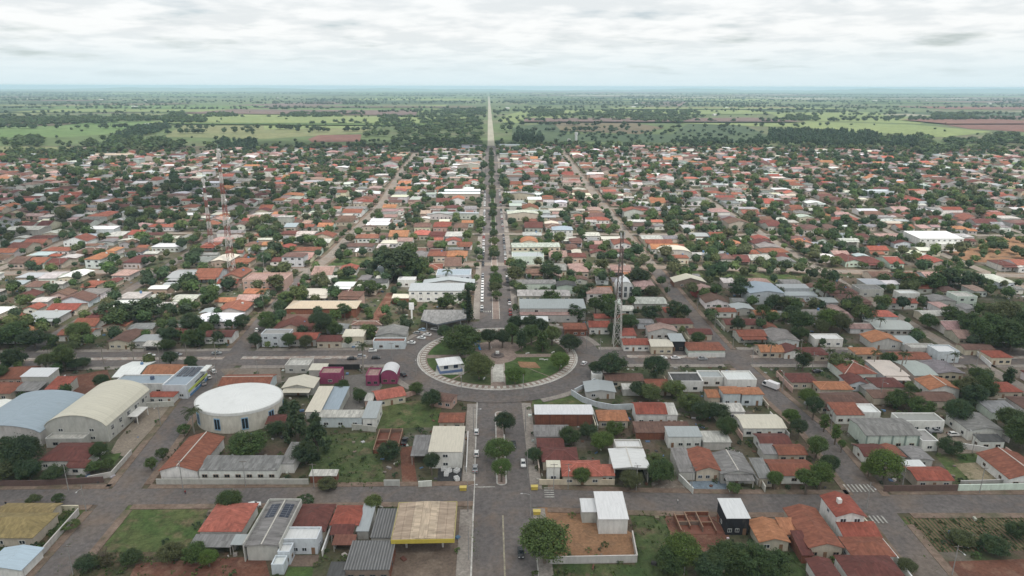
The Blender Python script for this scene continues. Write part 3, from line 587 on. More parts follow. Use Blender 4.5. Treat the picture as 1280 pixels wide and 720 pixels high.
('palm',195.71,337.86,9,3.4,'palm in double row beside school square'),
('palm',196.51,330.98,9,3.4,'palm in double row beside school square'),
('palm',192.33,324.46,9,3.4,'palm in double row beside school square'),
('palm',193.16,318.05,9,3.4,'palm in double row beside school square')]
WALLS=[
(2.0,'palegrey',[(-123.42,176.18),(-122.89,163.42),(-122.1,149.44)],'pale green street fence wall between grass verge and olive house'),
(1.6,'cream',[(-124.55,178.18),(-130.88,178.36)],'short cream wall by two clipped round trees'),
(2.2,'palegrey',[(11.85,150.58),(34.83,150.51)],'grey block wall along front of bare soil yard'),
(2.2,'palegrey',[(34.83,150.51),(35.65,160.78)],'grey block side wall of bare soil yard'),
(1.8,'cream',[(11.77,187.66),(35.4,186.97)],'cream block wall before bright salmon house'),
(2.0,'palegrey',[(-108.02,191.15),(-60.48,189.77)],'long weathered wall before the school wings'),
(2.2,'brownwall',[(117.83,180.58),(140.94,180.34)],'dark brown street wall before red tiled house'),
(2.2,'mint',[(141.18,180.34),(169.98,180.37)],'pale green street wall before bare patch lot'),
(2.2,'white',[(102.93,157.39),(102.77,147.85),(102.05,138.93)],'white street wall beside rust red hip house'),
(1.4,'palegrey',[(144.28,183.79),(162.65,184.16)],'low grey kerb wall at foot of bare patch lot'),
(2.4,'bluewhite',[(29.36,252.04),(33.04,245.37),(37.48,241.02),(43.87,238.1),(51.43,238.57)],'curved pale blue wall around grey metal roofed house'),
(2.0,'bluewhite',[(40.97,264.2),(35.37,257.98),(30.84,253.5)],'short pale blue wall at ring road gate'),
(2.2,'palegrey',[(-36.79,188.18),(-31.8,188.04)],'white gate wall on cross street before red soil drive'),
(2.0,'white',[(-26.01,187.42),(-21.8,187.74)],'short white wall at drive of tall cube building'),
(2.2,'palegrey',[(-137.08,245.23),(-126.55,246.32)],'pale forecourt wall below little red house'),
(1.8,'palegrey',[(-130.52,193.62),(-124.43,196.2),(-124.96,210.07)],'garden wall along the forecourt street corner'),
(2.4,'darkwall',[(-75.24,280.98),(-60.8,280.59)],'black fence wall at back of magenta box'),
(2.2,'white',[(-85.23,306.93),(-64.84,307.41)],'white front wall of houses on cross avenue'),
(2.0,'palegrey',[(-60.15,311.38),(-69.04,309.55)],'pale wall beside blue garage front'),
(2.2,'white',[(56.25,189.09),(58.54,181.03)],'white side wall of the blue paved yard'),
(2.0,'white',[(71.34,189.57),(70.14,181.55)],'white wall between blue yard and grey gabled house'),
(2.2,'palegrey',[(81.49,188.35),(81.01,181.23)],'sloping pale wall of narrow grey roofed house'),
(2.0,'white',[(158.88,206.19),(166.64,202.73)],'white kerb wall of paved parking yard'),
(2.0,'brownwall',[(-171.26,192.11),(-144.93,191.34),(-125.24,193.01)],'brown earth stained wall under dark garden trees'),
(2.2,'palegrey',[(-53.82,225.49),(-44.81,223.43)],'low brick edge below pale shop'),
(2.0,'pink',[(-47.95,243.42),(-33.55,254.54)],'pink wall between green lot and ring road house'),
(2.2,'white',[(88.01,290.46),(105.04,290.0)],'pale wall before wide rust hip house'),
(2.2,'white',[(225.48,296.78),(219.73,274.73)],'cream garden wall at cross street bend'),
(2.2,'palegrey',[(196.79,239.36),(213.95,238.88)],'grey block wall below red hip house'),
(2.2,'white',[(134.26,246.89),(122.3,247.23)],'white yard wall beside street trees')]
CARS=[
('hatch',-8.5,221.21,0,'white','white hatchback parked on avenue kerb beside rust hip house'),
('hatch',-8.25,206.18,0,'white','white hatchback parked on avenue kerb beside tall white cube building'),
('sedan',-8.48,196.63,0,'silver','dark silver sedan parked last before the cross street'),
('hatch',7.3,199.11,180,'white','white car parked under hedge by maroon house'),
('sedan',4.57,211.71,180,'black','black car driving beside median tree'),
('hatch',4.46,154.3,180,'black','black hatchback at kerb under huge round tree'),
('pickup',-33.46,215.02,5,'black','black pickup behind roofless brick enclosure'),
('hatch',38.79,283.29,30,'white','white car driving round the east side of roundabout'),
('sedan',-40.94,273.1,-30,'black','dark car driving round west side of roundabout'),
('sedan',-41.58,310.9,-75,'white','white sedan at near end of row by fuel canopy'),
('sedan',-37.13,317.12,-70,'white','white car second in row by fuel canopy'),
('sedan',-34.74,321.4,-70,'white','white car third in row by fuel canopy'),
('hatch',-37.76,328.21,-60,'bluecar','pale blue car under fuel canopy edge'),
('hatch',-31.74,329.2,-70,'white','white car beneath the fuel canopy'),
('hatch',-40.15,323.76,-60,'silver','silver car behind row by fuel canopy'),
('hatch',-58.53,301.29,85,'white','white car at cross avenue kerb beside blue garage front'),
('sedan',-66.43,291.76,85,'black','black car beside cross avenue median'),
('hatch',-62.57,294.53,85,'silver','grey car beside black car on cross avenue'),
('hatch',-55.64,292.42,85,'black','dark hatchback near pink roundabout shop'),
('hatch',-123.84,278.8,-38,'white','white car at front of file beside lime facade'),
('hatch',-123.6,272.85,-38,'white','white car second in file beside lime facade'),
('sedan',-123.38,266.32,-38,'silver','dark grey sedan last in file beside lime facade'),
('sedan',-159.95,298.13,88,'white','white car before pale carport roof'),
('sedan',-149.84,294.96,88,'redcar','rust coloured pickup truck by palm avenue'),
('hatch',-147.88,298.77,88,'silver','silver car beside dark bush'),
('sedan',-130.54,300.26,88,'silver','silver car before arched white front'),
('sedan',75.69,288.87,90,'white','white car parked before creamy yellow house'),
('sedan',81.58,288.71,90,'white','white car parked before dark fronted shop'),
('sedan',93.8,287.42,90,'silver','silver car parked before wide rust hip house'),
('sedan',150.62,280.25,90,'silver','silver car beside spreading flat crowned tree'),
('hatch',180.84,278.51,90,'white','white car under street palm on cross avenue'),
('sedan',189.06,272.88,90,'white','white sedan on cross avenue before corner shop'),
('sedan',139.96,271.58,90,'black','dark car on south carriageway of cross avenue'),
('sedan',170.89,270.74,90,'black','dark sedan on south carriageway near palm'),
('pickup',157.34,217.08,90,'silver','grey pickup parked in paved yard of pilastered hall'),
('hatch',162.77,214.56,90,'white','white car under dome tree in paved yard'),
('truck',113.0,256.61,-35,'white','white delivery truck on side street below cross avenue'),
('hatch',-233.62,328.68,30,'white','white car on slope above villas'),
('hatch',-120.56,424.74,-25,'white','white car in file beside pinkish commercial block'),
('hatch',-120.4,416.18,-25,'white','white car second in file beside commercial block'),
('hatch',-120.72,407.88,-25,'redcar','red car last in file beside commercial block'),
('hatch',-117.24,419.52,-25,'black','black car opposite commercial block file'),
('hatch',-68.04,178.51,90,'white','white van behind solar panelled grey hall'),
('hatch',-73.61,178.27,70,'white','white car beside the solar panelled hall'),
('hatch',-121.36,330.33,0,'white','white car beside modern two storey corner house')]
POLES=[
(-121.99,177.31,9),
(-133.43,188.37,9),
(-98.64,188.22,10),
(-58.08,187.04,9),
(-9.54,222.42,10),
(9.28,221.89,10),
(-15.03,253.28,10),
(9.8,250.36,10),
(-35.42,272.95,9),
(16.05,184.87,9),
(20.52,184.74,9),
(58.29,181.89,9),
(107.97,172.12,9),
(124.04,181.27,9),
(161.05,202.36,8),
(-102.19,271.43,9),
(-124.63,230.55,9),
(42.54,302.62,9),
(47.47,292.53,9),
(103.45,285.26,9),
(114.48,281.24,9),
(139.89,289.06,9),
(138.29,273.38,9),
(156.42,273.77,9),
(194.97,269.21,9),
(213.28,274.9,9),
(152.45,244.19,9),
(102.38,341.44,9),
(101.25,379.53,9),
(-47.94,289.37,9),
(-10.17,174.01,10),
(-9.35,152.79,10),
(7.98,170.38,9),
(8.15,190.49,10),
(45.91,145.28,8)]
MISC={'canopy': [(-29.71, 154.44), (-13.3, 153.95), (-13.19, 170.5), (-29.5, 171.37)], 'grey_canopy': [(-38.55, 329.89), (-29.91, 322.66), (-15.42, 331.71), (-15.85, 345.5), (-38.38, 346.06)], 'kiosk': (-21.26, 278.62), 'signpost': (-44.96, 346.37), 'ruin': [(49.78, 170.3), (62.85, 169.91), (61.67, 161.42), (49.35, 161.79)], 'encl': [(-43.56, 222.8), (-35.49, 222.57), (-34.53, 207.99), (-42.97, 208.23)], 'zebra': (111.06, 182.53), 'zebra2': (110.4, 166.59), 'oval': (-97.45, 236.85), 'masts': [(-167.42, 425.76, 80), (-207.22, 496.09, 52), (57.78, 306.28, 56)], 'tank': (145.4, 1181.99), 'tank2': (133.07, 1182.01), 'people': [(-96.61, 185.15), (52.53, 176.18), (-147.24, 180.84), (107.13, 170.56)], 'zoneobj': [(-18.63, 196.92), (-17.02, 195.92), (-14.43, 195.84), (-17.68, 194.04), (-14.22, 191.14)], 'bins': [(-11.98, 185.25), (10.09, 185.05), (9.96, 172.25)], 'slabs': [(-41.53, 202.52), (-11.6, 150.97)]}

TN = [(-400,0),(300,0),(360,.8),(420,2.2),(480,3.9),(540,5.7),(660,9.3),(780,12.9),(900,16.5),(1020,20.1),(1140,23.6),(1220,25.6),(1300,27.4),(1400,29),(1600,31),(2000,31),(3000,28),(5000,21),(8000,15),(15000,6),(26000,-8)]
TY = [a for a, b in TN]; TZ = [b for a, b in TN]
def terr(y): return float(np.interp(y, TY, TZ))
rng = random.Random(7)
nr = np.random.default_rng(11)

# ------------------------------------------------------------------ materials
MATS = {}
class NB:
    def __init__(s, name):
        s.m = bpy.data.materials.new(name); s.m.use_nodes = True
        s.t = s.m.node_tree; s.b = s.t.nodes['Principled BSDF']
        s.b.inputs['Specular IOR Level'].default_value = 0.25
        MATS[name] = s.m
    def n(s, typ, **kw):
        x = s.t.nodes.new(typ)
        for k, v in kw.items():
            if hasattr(x, k): setattr(x, k, v)
            else: x.inputs[k].default_value = v
        return x
    def l(s, a, b): s.t.links.new(a, b)
    def pos(s):
        return s.n('ShaderNodeNewGeometry').outputs['Position']
    def objc(s): return s.n('ShaderNodeTexCoord').outputs['Object']
    def uv(s): return s.n('ShaderNodeTexCoord').outputs['UV']
    def mapped(s, v, scale=(1,1,1), loc=(0,0,0)):
        m = s.n('ShaderNodeMapping'); m.inputs['Scale'].default_value = scale; m.inputs['Location'].default_value = loc
        s.l(v, m.inputs['Vector']); return m.outputs[0]
    def noise(s, v, scale, detail=4, rough=.6, dist=0):
        x = s.n('ShaderNodeTexNoise'); x.inputs['Scale'].default_value = scale; x.inputs['Detail'].default_value = detail
        x.inputs['Roughness'].default_value = rough; x.inputs['Distortion'].default_value = dist
        s.l(v, x.inputs['Vector']); return x.outputs['Fac']
    def ramp(s, v, a, b, lo=0., hi=1.):
        x = s.n('ShaderNodeMapRange'); x.inputs['From Min'].default_value = a; x.inputs['From Max'].default_value = b
        x.inputs['To Min'].default_value = lo; x.inputs['To Max'].default_value = hi
        s.l(v, x.inputs['Value']); return x.outputs[0]
    def mix(s, f, a, b, mode='MIX'):
        x = s.n('ShaderNodeMixRGB', blend_type=mode)
        for i, v in ((0, f), (1, a), (2, b)):
            if isinstance(v, (int, float)): x.inputs[i].default_value = v
            elif isinstance(v, tuple): x.inputs[i].default_value = (*v[:3], 1)
            else: s.l(v, x.inputs[i])
        return x.outputs[0]
    def mul(s, c, f):
        x = s.n('ShaderNodeVectorMath', operation='SCALE')
        s.l(c, x.inputs[0])
        if isinstance(f, (int, float)): x.inputs['Scale'].default_value = f
        else: s.l(f, x.inputs['Scale'])
        return x.outputs[0]
    def bump(s, h, strength, dist=.1):
        x = s.n('ShaderNodeBump'); x.inputs['Strength'].default_value = strength; x.inputs['Distance'].default_value = dist
        s.l(h, x.inputs['Height']); s.l(x.outputs[0], s.b.inputs['Normal'])
    def done(s, c, rough=.85):
        if isinstance(c, tuple): s.b.inputs['Base Color'].default_value = (*c, 1)
        else: s.l(c, s.b.inputs['Base Color'])
        if isinstance(rough, (int, float)): s.b.inputs['Roughness'].default_value = rough
        else: s.l(rough, s.b.inputs['Roughness'])
        return s.m

def ground_mat(name, stops, scale, scale2, rough=.95, fine=1.2, bump=.5):
    """patchy earth: two noises pick between colours, a fine one mottles"""
    k = NB(name); p = k.pos()
    a = k.noise(p, scale, 5, .62, .3); b = k.noise(k.mapped(p, loc=(37, 11, 5)), scale2, 4, .6)
    c = k.mix(k.ramp(a, .38, .62), stops[0], stops[1])
    if len(stops) > 2: c = k.mix(k.ramp(b, .52, .68), c, stops[2])
    f = k.noise(p, fine, 5, .7)
    c = k.mul(c, k.ramp(f, .25, .75, .62, 1.35))
    if name in ('grass', 'weeds', 'scrub', 'lawn'): c = k.mul(c, k.ramp(k.noise(k.mapped(p, loc=(3, 9, 1)), .35, 6, .72), .32, .68, .62, 1.45))
    k.bump(f, bump, .3)
    return k.done(c, rough)
ground_mat('farmland', [(.085,.118,.05), (.115,.155,.062), (.15,.135,.09)], .0016, .0034, fine=.03)
ground_mat('town_ground', [(.115,.082,.060), (.062,.078,.036), (.15,.13,.11)], .045, .07, fine=.9)
ground_mat('grass', [(.056,.092,.028), (.095,.112,.042), (.15,.12,.07)], .08, .16)
ground_mat('lawn', [(.050,.090,.024), (.070,.105,.032)], .12, .2, fine=2)
ground_mat('weeds', [(.048,.078,.026), (.082,.098,.04), (.13,.10,.065)], .10, .15)
ground_mat('scrub', [(.048,.062,.026), (.10,.082,.05), (.13,.085,.06)], .10, .13)
ground_mat('redsoil', [(.17,.075,.05), (.13,.062,.045), (.21,.12,.085)], .12, .25)
ground_mat('orangesoil', [(.30,.175,.10), (.23,.125,.07), (.15,.10,.065)], .06, .11)
ground_mat('sandsoil', [(.30,.25,.17), (.20,.17,.10), (.10,.105,.05)], .10, .2)
ground_mat('dirt', [(.18,.135,.105), (.13,.10,.08), (.24,.19,.15)], .07, .13)
ground_mat('rubble', [(.24,.20,.17), (.13,.10,.07), (.36,.33,.30)], .25, .5)
ground_mat('tanpave', [(.27,.225,.18), (.22,.185,.15)], .10, .3)
ground_mat('pavetan', [(.22,.185,.155), (.17,.14,.115)], .10, .3)
ground_mat('brownpave', [(.19,.14,.11), (.15,.11,.09)], .3, .6)
ground_mat('greypave', [(.19,.175,.16), (.14,.13,.12)], .1, .3)
ground_mat('darkpave', [(.035,.035,.038), (.055,.055,.055)], .2, .6)
ground_mat('bluepave', [(.20,.25,.30), (.16,.20,.24)], .2, .5)
ground_mat('white', [(.68,.67,.64), (.60,.58,.55)], .3, .6)
ground_mat('sidewalk', [(.235,.175,.138), (.17,.12,.092), (.12,.11,.07)], .12, .09, fine=.8)
ground_mat('concrete_walk', [(.30,.27,.24), (.23,.20,.18)], .15, .3)
ground_mat('asphalt', [(.128,.115,.112), (.150,.134,.128), (.17,.14,.12)], .05, .035, fine=.7, bump=.15)
ground_mat('asphalt_pale', [(.235,.205,.18), (.27,.235,.205), (.26,.20,.155)], .05, .035, fine=.7, bump=.15)
ground_mat('rural_road', [(.36,.34,.27), (.30,.28,.22)], .02, .05, fine=.2)
ground_mat('kerb', [(.55,.53,.50), (.42,.40,.37)], .4, .9)
ground_mat('line_paint', [(.52,.51,.47), (.30,.29,.27)], .5, 1.5)
ground_mat('yellow_line', [(.36,.33,.24), (.24,.21,.17)], .5, 1.5)
ground_mat('island_pave', [(.30,.235,.20), (.24,.18,.155)], .2, .5)
ground_mat('median_pave', [(.40,.35,.31), (.27,.20,.17), (.50,.48,.44)], .5, .35, fine=1.5)
ground_mat('panel_white', [(.56,.54,.49), (.44,.42,.38)], .4, .8)
for nm, c1, c2 in (('f_green',(.10,.165,.055),(.13,.19,.07)), ('f_tan',(.19,.195,.095),(.155,.175,.08)), ('f_lime',(.21,.25,.10),(.17,.215,.085)),
                   ('f_red',(.20,.10,.075),(.17,.085,.07)), ('f_mauve',(.17,.115,.10),(.14,.10,.09)), ('f_brown',(.15,.125,.075),(.12,.10,.07)),
                   ('f_plant',(.055,.085,.045),(.07,.10,.05)), ('f_pale',(.28,.27,.20),(.22,.22,.16))):
    ground_mat(nm, [c1, c2], .006, .02, fine=.08)
k = NB('plot'); p = k.pos()                        # vegetable rows
w = k.n('ShaderNodeTexWave', wave_type='BANDS', bands_direction='X'); w.inputs['Scale'].default_value = .28; w.inputs['Distortion'].default_value = 2.5; w.inputs['Detail Scale'].default_value = .6
k.l(p, w.inputs['Vector'])
c = k.mix(k.ramp(w.outputs['Fac'], .35, .7), (.15,.10,.065), (.055,.075,.03))
k.done(k.mul(c, k.ramp(k.noise(p, .6, 5, .7), .3, .7, .6, 1.4)), .95)

for nm in ('asphalt', 'asphalt_pale'):             # repairs, worn wheel paths and red dust
    t_ = MATS[nm].node_tree; b_ = t_.nodes['Principled BSDF']; src = b_.inputs['Base Color'].links[0].from_socket
    k = NB.__new__(NB); k.m = MATS[nm]; k.t = t_; k.b = b_; p = k.pos()
    dust = k.ramp(k.noise(k.mapped(p, loc=(7, 3, 0)), .09, 6, .68, .4), .50, .72, 0, .6)
    c = k.mix(dust, src, (.20,.145,.11) if nm == 'asphalt' else (.27,.20,.15))
    vo = k.n('ShaderNodeTexVoronoi', feature='F1'); vo.inputs['Scale'].default_value = .07; k.l(p, vo.inputs['Vector'])
    sepc = k.n('ShaderNodeSeparateColor'); k.l(vo.outputs['Color'], sepc.inputs[0])
    c = k.mul(c, k.ramp(sepc.outputs[0], 0, 1, .95, 1.04))
    oil = k.ramp(k.noise(k.mapped(p, (1, .25, 1)), .5, 5, .7), .55, .78, 1, .72)
    k.l(k.mul(c, oil), b_.inputs['Base Color'])
def src_color(k, src):
    if src == 'object': return k.n('ShaderNodeObjectInfo').outputs['Color']
    return k.n('ShaderNodeVertexColor', layer_name='Col').outputs['Color']
def roof_mat(name, style, src):
    k = NB(name); base = src_color(k, src); uv = k.uv(); p = k.pos()
    big = k.noise(p, .22, 3, .6, .4)
    st = k.noise(k.mapped(uv, (1.6, .22, 1)), 1.0, 4, .65)
    c = base
    if style == 'tile':
        wn = k.n('ShaderNodeTexWhiteNoise', noise_dimensions='2D')
        fl = k.n('ShaderNodeVectorMath', operation='FLOOR'); k.l(k.mapped(uv, (1.4, 1.1, 1)), fl.inputs[0]); k.l(fl.outputs[0], wn.inputs['Vector'])
        c = k.mul(c, k.ramp(wn.outputs['Value'], 0, 1, .86, 1.14))
        c = k.mul(c, k.ramp(st, .28, .72, .72, 1.22))
        dirt = k.ramp(k.noise(k.mapped(p, loc=(9, 4, 1)), .55, 5, .7), .55, .75)
        c = k.mix(dirt, c, k.mix(.5, c, (.085,.07,.055)))
        c = k.mul(c, k.ramp(big, .3, .7, .8, 1.15))
        wv = k.n('ShaderNodeTexWave', bands_direction='X'); wv.inputs['Scale'].default_value = 1.2; k.l(uv, wv.inputs['Vector'])
        k.bump(wv.outputs['Fac'], .35, .05); rough = .85
    elif style == 'sheet':
        wn = k.n('ShaderNodeTexWhiteNoise', noise_dimensions='2D')
        fl = k.n('ShaderNodeVectorMath', operation='FLOOR'); k.l(k.mapped(uv, (.95, .4, 1)), fl.inputs[0]); k.l(fl.outputs[0], wn.inputs['Vector'])
        c = k.mul(c, k.ramp(wn.outputs['Value'], 0, 1, .80, 1.20))
        c = k.mul(c, k.ramp(st, .25, .75, .62, 1.30))
        stain = k.ramp(k.noise(k.mapped(uv, (.5, .15, 1), (5, 2, 0)), 1.0, 5, .7), .56, .74)
        c = k.mix(stain, c, k.mix(.55, c, (.06,.055,.05)))
        wv = k.n('ShaderNodeTexWave', bands_direction='X'); wv.inputs['Scale'].default_value = 1.0; k.l(uv, wv.inputs['Vector'])
        k.bump(wv.outputs['Fac'], .5, .06); rough = .8
    elif style == 'stripe':
        wv = k.n('ShaderNodeTexWave', bands_direction='X'); wv.inputs['Scale'].default_value = .42; wv.inputs['Distortion'].default_value = .25
        k.l(uv, wv.inputs['Vector'])
        c = k.mix(k.ramp(wv.outputs['Fac'], .55, .8), c, k.mul(c, 1.9))
        c = k.mul(c, k.ramp(st, .25, .75, .7, 1.25)); rough = .8
        k.bump(wv.outputs['Fac'], .6, .08)
    else:   # metal / concrete deck
        c = k.mul(c, k.ramp(st, .25, .75, .84, 1.08))
        stain = k.ramp(k.noise(k.mapped(p, loc=(3, 8, 2)), .4, 5, .7), .58, .8)
        c = k.mix(stain, c, k.mix(.28, c, (.20,.17,.14)))
        wv = k.n('ShaderNodeTexWave', bands_direction='X'); wv.inputs['Scale'].default_value = .31; k.l(uv, wv.inputs['Vector'])
        c = k.mul(c, k.ramp(wv.outputs['Fac'], 0., .08, .94, 1.0))
        rough = .55
    return k.done(c, rough)
for s_ in ('object', 'attr'):
    for st_ in ('tile', 'sheet', 'stripe', 'metal'):
        roof_mat('roof_%s_%s' % (st_, s_), st_, s_)
    k = NB('plaster_' + s_); p = k.pos(); c = src_color(k, s_)
    c = k.mul(c, k.ramp(k.noise(k.mapped(p, (1, 1, .35)), .9, 5, .7), .25, .75, .74, 1.12))
    grime = k.ramp(k.noise(k.mapped(p, (.8, .8, .22), (4, 2, 7)), .8, 5, .7), .56, .76)
    c = k.mix(grime, c, k.mix(.38, c, (.16,.12,.09)))
    k.done(c, .9)
k = NB('leaf'); c = src_color(k, 'object')
ri = k.n('ShaderNodeNewGeometry').outputs['Random Per Island']
c = k.mul(c, k.ramp(ri, 0, 1, .55, 1.45))
c = k.mix(k.ramp(k.noise(k.pos(), .35, 3, .6), .45, .7), c, k.mix(.5, c, (.085,.10,.02)))
k.b.inputs['Roughness'].default_value = .7
k.l(c, k.b.inputs['Base Color'])
k = NB('leaf_far'); c = src_color(k, 'attr')
ri = k.n('ShaderNodeNewGeometry').outputs['Random Per Island']
c = k.mul(c, k.ramp(ri, 0, 1, .6, 1.4)); k.done(c, .75)
for nm in ('leaf', 'leaf_far'):
    t_ = MATS[nm].node_tree; b_ = t_.nodes['Principled BSDF']; o_ = t_.nodes['Material Output']
    tr = t_.nodes.new('ShaderNodeBsdfTranslucent'); ms = t_.nodes.new('ShaderNodeMixShader'); ms.inputs[0].default_value = .32
    src = b_.inputs['Base Color'].links[0].from_socket
    t_.links.new(src, tr.inputs['Color']); t_.links.new(b_.outputs[0], ms.inputs[1]); t_.links.new(tr.outputs[0], ms.inputs[2]); t_.links.new(ms.outputs[0], o_.inputs['Surface'])
k = NB('bark'); k.done(k.mix(k.noise(k.objc(), 6, 4), (.10,.075,.055), (.20,.17,.14)), .95)
k = NB('palm_bark'); k.done(k.mix(k.noise(k.objc(), 9, 4), (.22,.20,.17), (.34,.31,.27)), .95)
k = NB('glass'); k.b.inputs['Specular IOR Level'].default_value = .6; k.done((.022,.028,.034), .12)
k = NB('paint'); c = k.n('ShaderNodeObjectInfo').outputs['Color']; k.b.inputs['Coat Weight'].default_value = .5; k.done(k.mul(c, k.ramp(k.noise(k.objc(), 2, 3), .3, .7, .93, 1.04)), .35)
k = NB('flat_paint'); c = k.n('ShaderNodeObjectInfo').outputs['Color']; k.done(k.mul(c, k.ramp(k.noise(k.pos(), .8, 5, .7), .25, .75, .80, 1.12)), .7)
k = NB('rubber'); k.done((.02,.02,.02), .9)
k = NB('light_glass'); k.done((.75,.75,.72), .2)
k = NB('tail_glass'); k.done((.35,.02,.02), .3)
k = NB('solar'); p = k.uv()
br = k.n('ShaderNodeTexBrick', offset=0.0); br.inputs['Scale'].default_value = 1.0; br.inputs['Brick Width'].default_value = 1.0; br.inputs['Row Height'].default_value = 1.7; br.inputs['Mortar Size'].default_value = .05
br.inputs['Color1'].default_value = (.018,.024,.042,1); br.inputs['Color2'].default_value = (.024,.03,.05,1); br.inputs['Mortar'].default_value = (.20,.21,.23,1)
k.l(p, br.inputs['Vector']); k.done(br.outputs['Color'], .25)
k = NB('brick'); p = k.objc()
br = k.n('ShaderNodeTexBrick'); br.inputs['Scale'].default_value = 2.2; br.inputs['Color1'].default_value = (.23,.085,.05,1); br.inputs['Color2'].default_value = (.17,.065,.042,1); br.inputs['Mortar'].default_value = (.22,.17,.14,1)
k.l(p, br.inputs['Vector']); k.done(k.mul(br.outputs['Color'], k.ramp(k.noise(k.pos(), .7, 5, .7), .25, .75, .7, 1.2)), .95)
k = NB('steel'); c = k.n('ShaderNodeObjectInfo').outputs['Color']; k.done(k.mul(c, k.ramp(k.noise(k.pos(), 1.5, 4), .3, .7, .75, 1.1)), .5)
k = NB('skin'); k.done((.32,.19,.13), .6)

# palette: name -> (style, colour)
PAL = {'red':('tile',(.265,.078,.055)), 'salmon':('tile',(.38,.125,.092)), 'darkred':('tile',(.130,.048,.041)), 'rustred':('tile',(.230,.088,.058)),
       'orange':('tile',(.37,.165,.088)), 'brown':('tile',(.150,.088,.070)), 'olive':('tile',(.26,.20,.095)), 'rust':('tile',(.18,.080,.06)), 'pinkroof':('tile',(.36,.24,.215)),
       'tan':('metal',(.47,.385,.29)), 'cream':('metal',(.60,.565,.47)), 'white':('metal',(.68,.69,.69)), 'pale':('sheet',(.46,.45,.415)),
       'zinc':('metal',(.36,.385,.395)), 'bluegrey':('metal',(.31,.37,.425)), 'bluewhite':('metal',(.50,.55,.58)), 'bluemetal':('metal',(.45,.55,.64)), 'greyroof':('sheet',(.215,.21,.205)),
       'darkgrey':('sheet',(.085,.085,.085)), 'stripe':('stripe',(.105,.105,.107)), 'concrete':('metal',(.33,.325,.31))}
WAL = {'white':(.70,.69,.66), 'beige':(.50,.44,.36), 'cream':(.60,.54,.42), 'palegrey':(.47,.46,.43), 'bluewhite':(.56,.60,.63), 'mint':(.56,.63,.56), 'pink':(.50,.34,.29),
       'brick':None, 'red':(.24,.06,.05), 'black':(.024,.025,.03), 'magenta':(.27,.06,.125), 'brownwall':(.13,.085,.075), 'darkwall':(.03,.03,.03)}

# ------------------------------------------------------------------ mesh helpers
class MB:
    def __init__(s): s.v = []; s.f = []; s.m = []
    def poly(s, pts, mi=0):
        i = len(s.v); s.v += [tuple(p) for p in pts]; s.f.append(tuple(range(i, i+len(pts)))); s.m.append(mi); return s
    def box(s, x0, x1, y0, y1, z0, z1, mi=0):
        return s.hexa([(x0,y0,z0),(x1,y0,z0),(x1,y1,z0),(x0,y1,z0),(x0,y0,z1),(x1,y0,z1),(x1,y1,z1),(x0,y1,z1)], mi)
    def hexa(s, p, mi=0):
        i = len(s.v); s.v += [tuple(q) for q in p]
        for f in ((3,2,1,0),(4,5,6,7),(0,1,5,4),(1,2,6,5),(2,3,7,6),(3,0,4,7)):
            s.f.append(tuple(i+j for j in f)); s.m.append(mi)
        return s
    def prism(s, prof, a0, a1, axis='y', mi=0):
        """profile [(u,z)] counter-clockwise extruded along axis"""
        n = len(prof); i = len(s.v)
        for a in (a0, a1):
            s.v += [((u, a, z) if axis == 'y' else (a, u, z)) for u, z in prof]
        s.f.append(tuple(i+j for j in range(n)) if axis == 'y' else tuple(i+n-1-j for j in range(n))); s.m.append(mi)
        s.f.append(tuple(i+n+n-1-j for j in range(n)) if axis == 'y' else tuple(i+n+j for j in range(n))); s.m.append(mi)
        for j in range(n):
            q = (j+1) % n
            f = (i+j, i+n+j, i+n+q, i+q) if axis == 'y' else (i+q, i+n+q, i+n+j, i+j)
            s.f.append(f); s.m.append(mi)
        return s
    def bar(s, a, b, r, mi=0, n=4, r2=None):
        a = Vector(a); b = Vector(b); d = (b-a).normalized()
        up = Vector((0,0,1)) if abs(d.z) < .95 else Vector((1,0,0))
        e1 = d.cross(up).normalized(); e2 = e1.cross(d)
        i = len(s.v); r2 = r if r2 is None else r2
        for c, rr in ((a, r), (b, r2)):
            for q in range(n):
                t = 2*math.pi*(q+.5)/n
                s.v.append(tuple(c + e1*math.cos(t)*rr + e2*math.sin(t)*rr))
        for q in range(n):
            w = (q+1) % n
            s.f.append((i+q, i+w, i+n+w, i+n+q)); s.m.append(mi)
        s.f.append(tuple(i+n+q for q in range(n))); s.m.append(mi)
        s.f.append(tuple(i+n-1-q for q in range(n))); s.m.append(mi)
        return s
    def cyl(s, x, y, z0, z1, r, n=16, r2=None, mi=0): return s.bar((x,y,z0), (x,y,z1), r, mi, n, r2)
    def mesh(s, name, mats, smooth=False):
        me = bpy.data.meshes.new(name)
        me.from_pydata(s.v, [], s.f)
        for m in mats: me.materials.append(MATS[m])
        if len(mats) > 1: me.polygons.foreach_set('material_index', s.m)
        uvl = me.uv_layers.new(name='UVMap')
        uv = np.zeros((len(me.loops), 2), dtype=np.float32)
        k = 0
        for f in s.f:
            p0, p1, p2 = (Vector(s.v[f[j]]) for j in (0, 1, 2))
            n = (p1-p0).cross(p2-p0)
            n = n.normalized() if n.length > 1e-9 else Vector((0,0,1))
            if abs(n.z) > .9995: ud, vd = Vector((1,0,0)), Vector((0,1,0))
            else:
                ud = Vector((0,0,1)).cross(n).normalized(); vd = n.cross(ud)
            for j in f:
                q = Vector(s.v[j]); uv[k] = (q.dot(ud), q.dot(vd)); k += 1
        uvl.data.foreach_set('uv', uv.ravel())
        if smooth: me.polygons.foreach_set('use_smooth', [True]*len(me.polygons))
        me.update()
        return me
    def build(s, name, mats, parent=None, color=None, smooth=False):
        return put(name, s.mesh(name, mats if isinstance(mats, (list, tuple)) else [mats], smooth), parent, color)
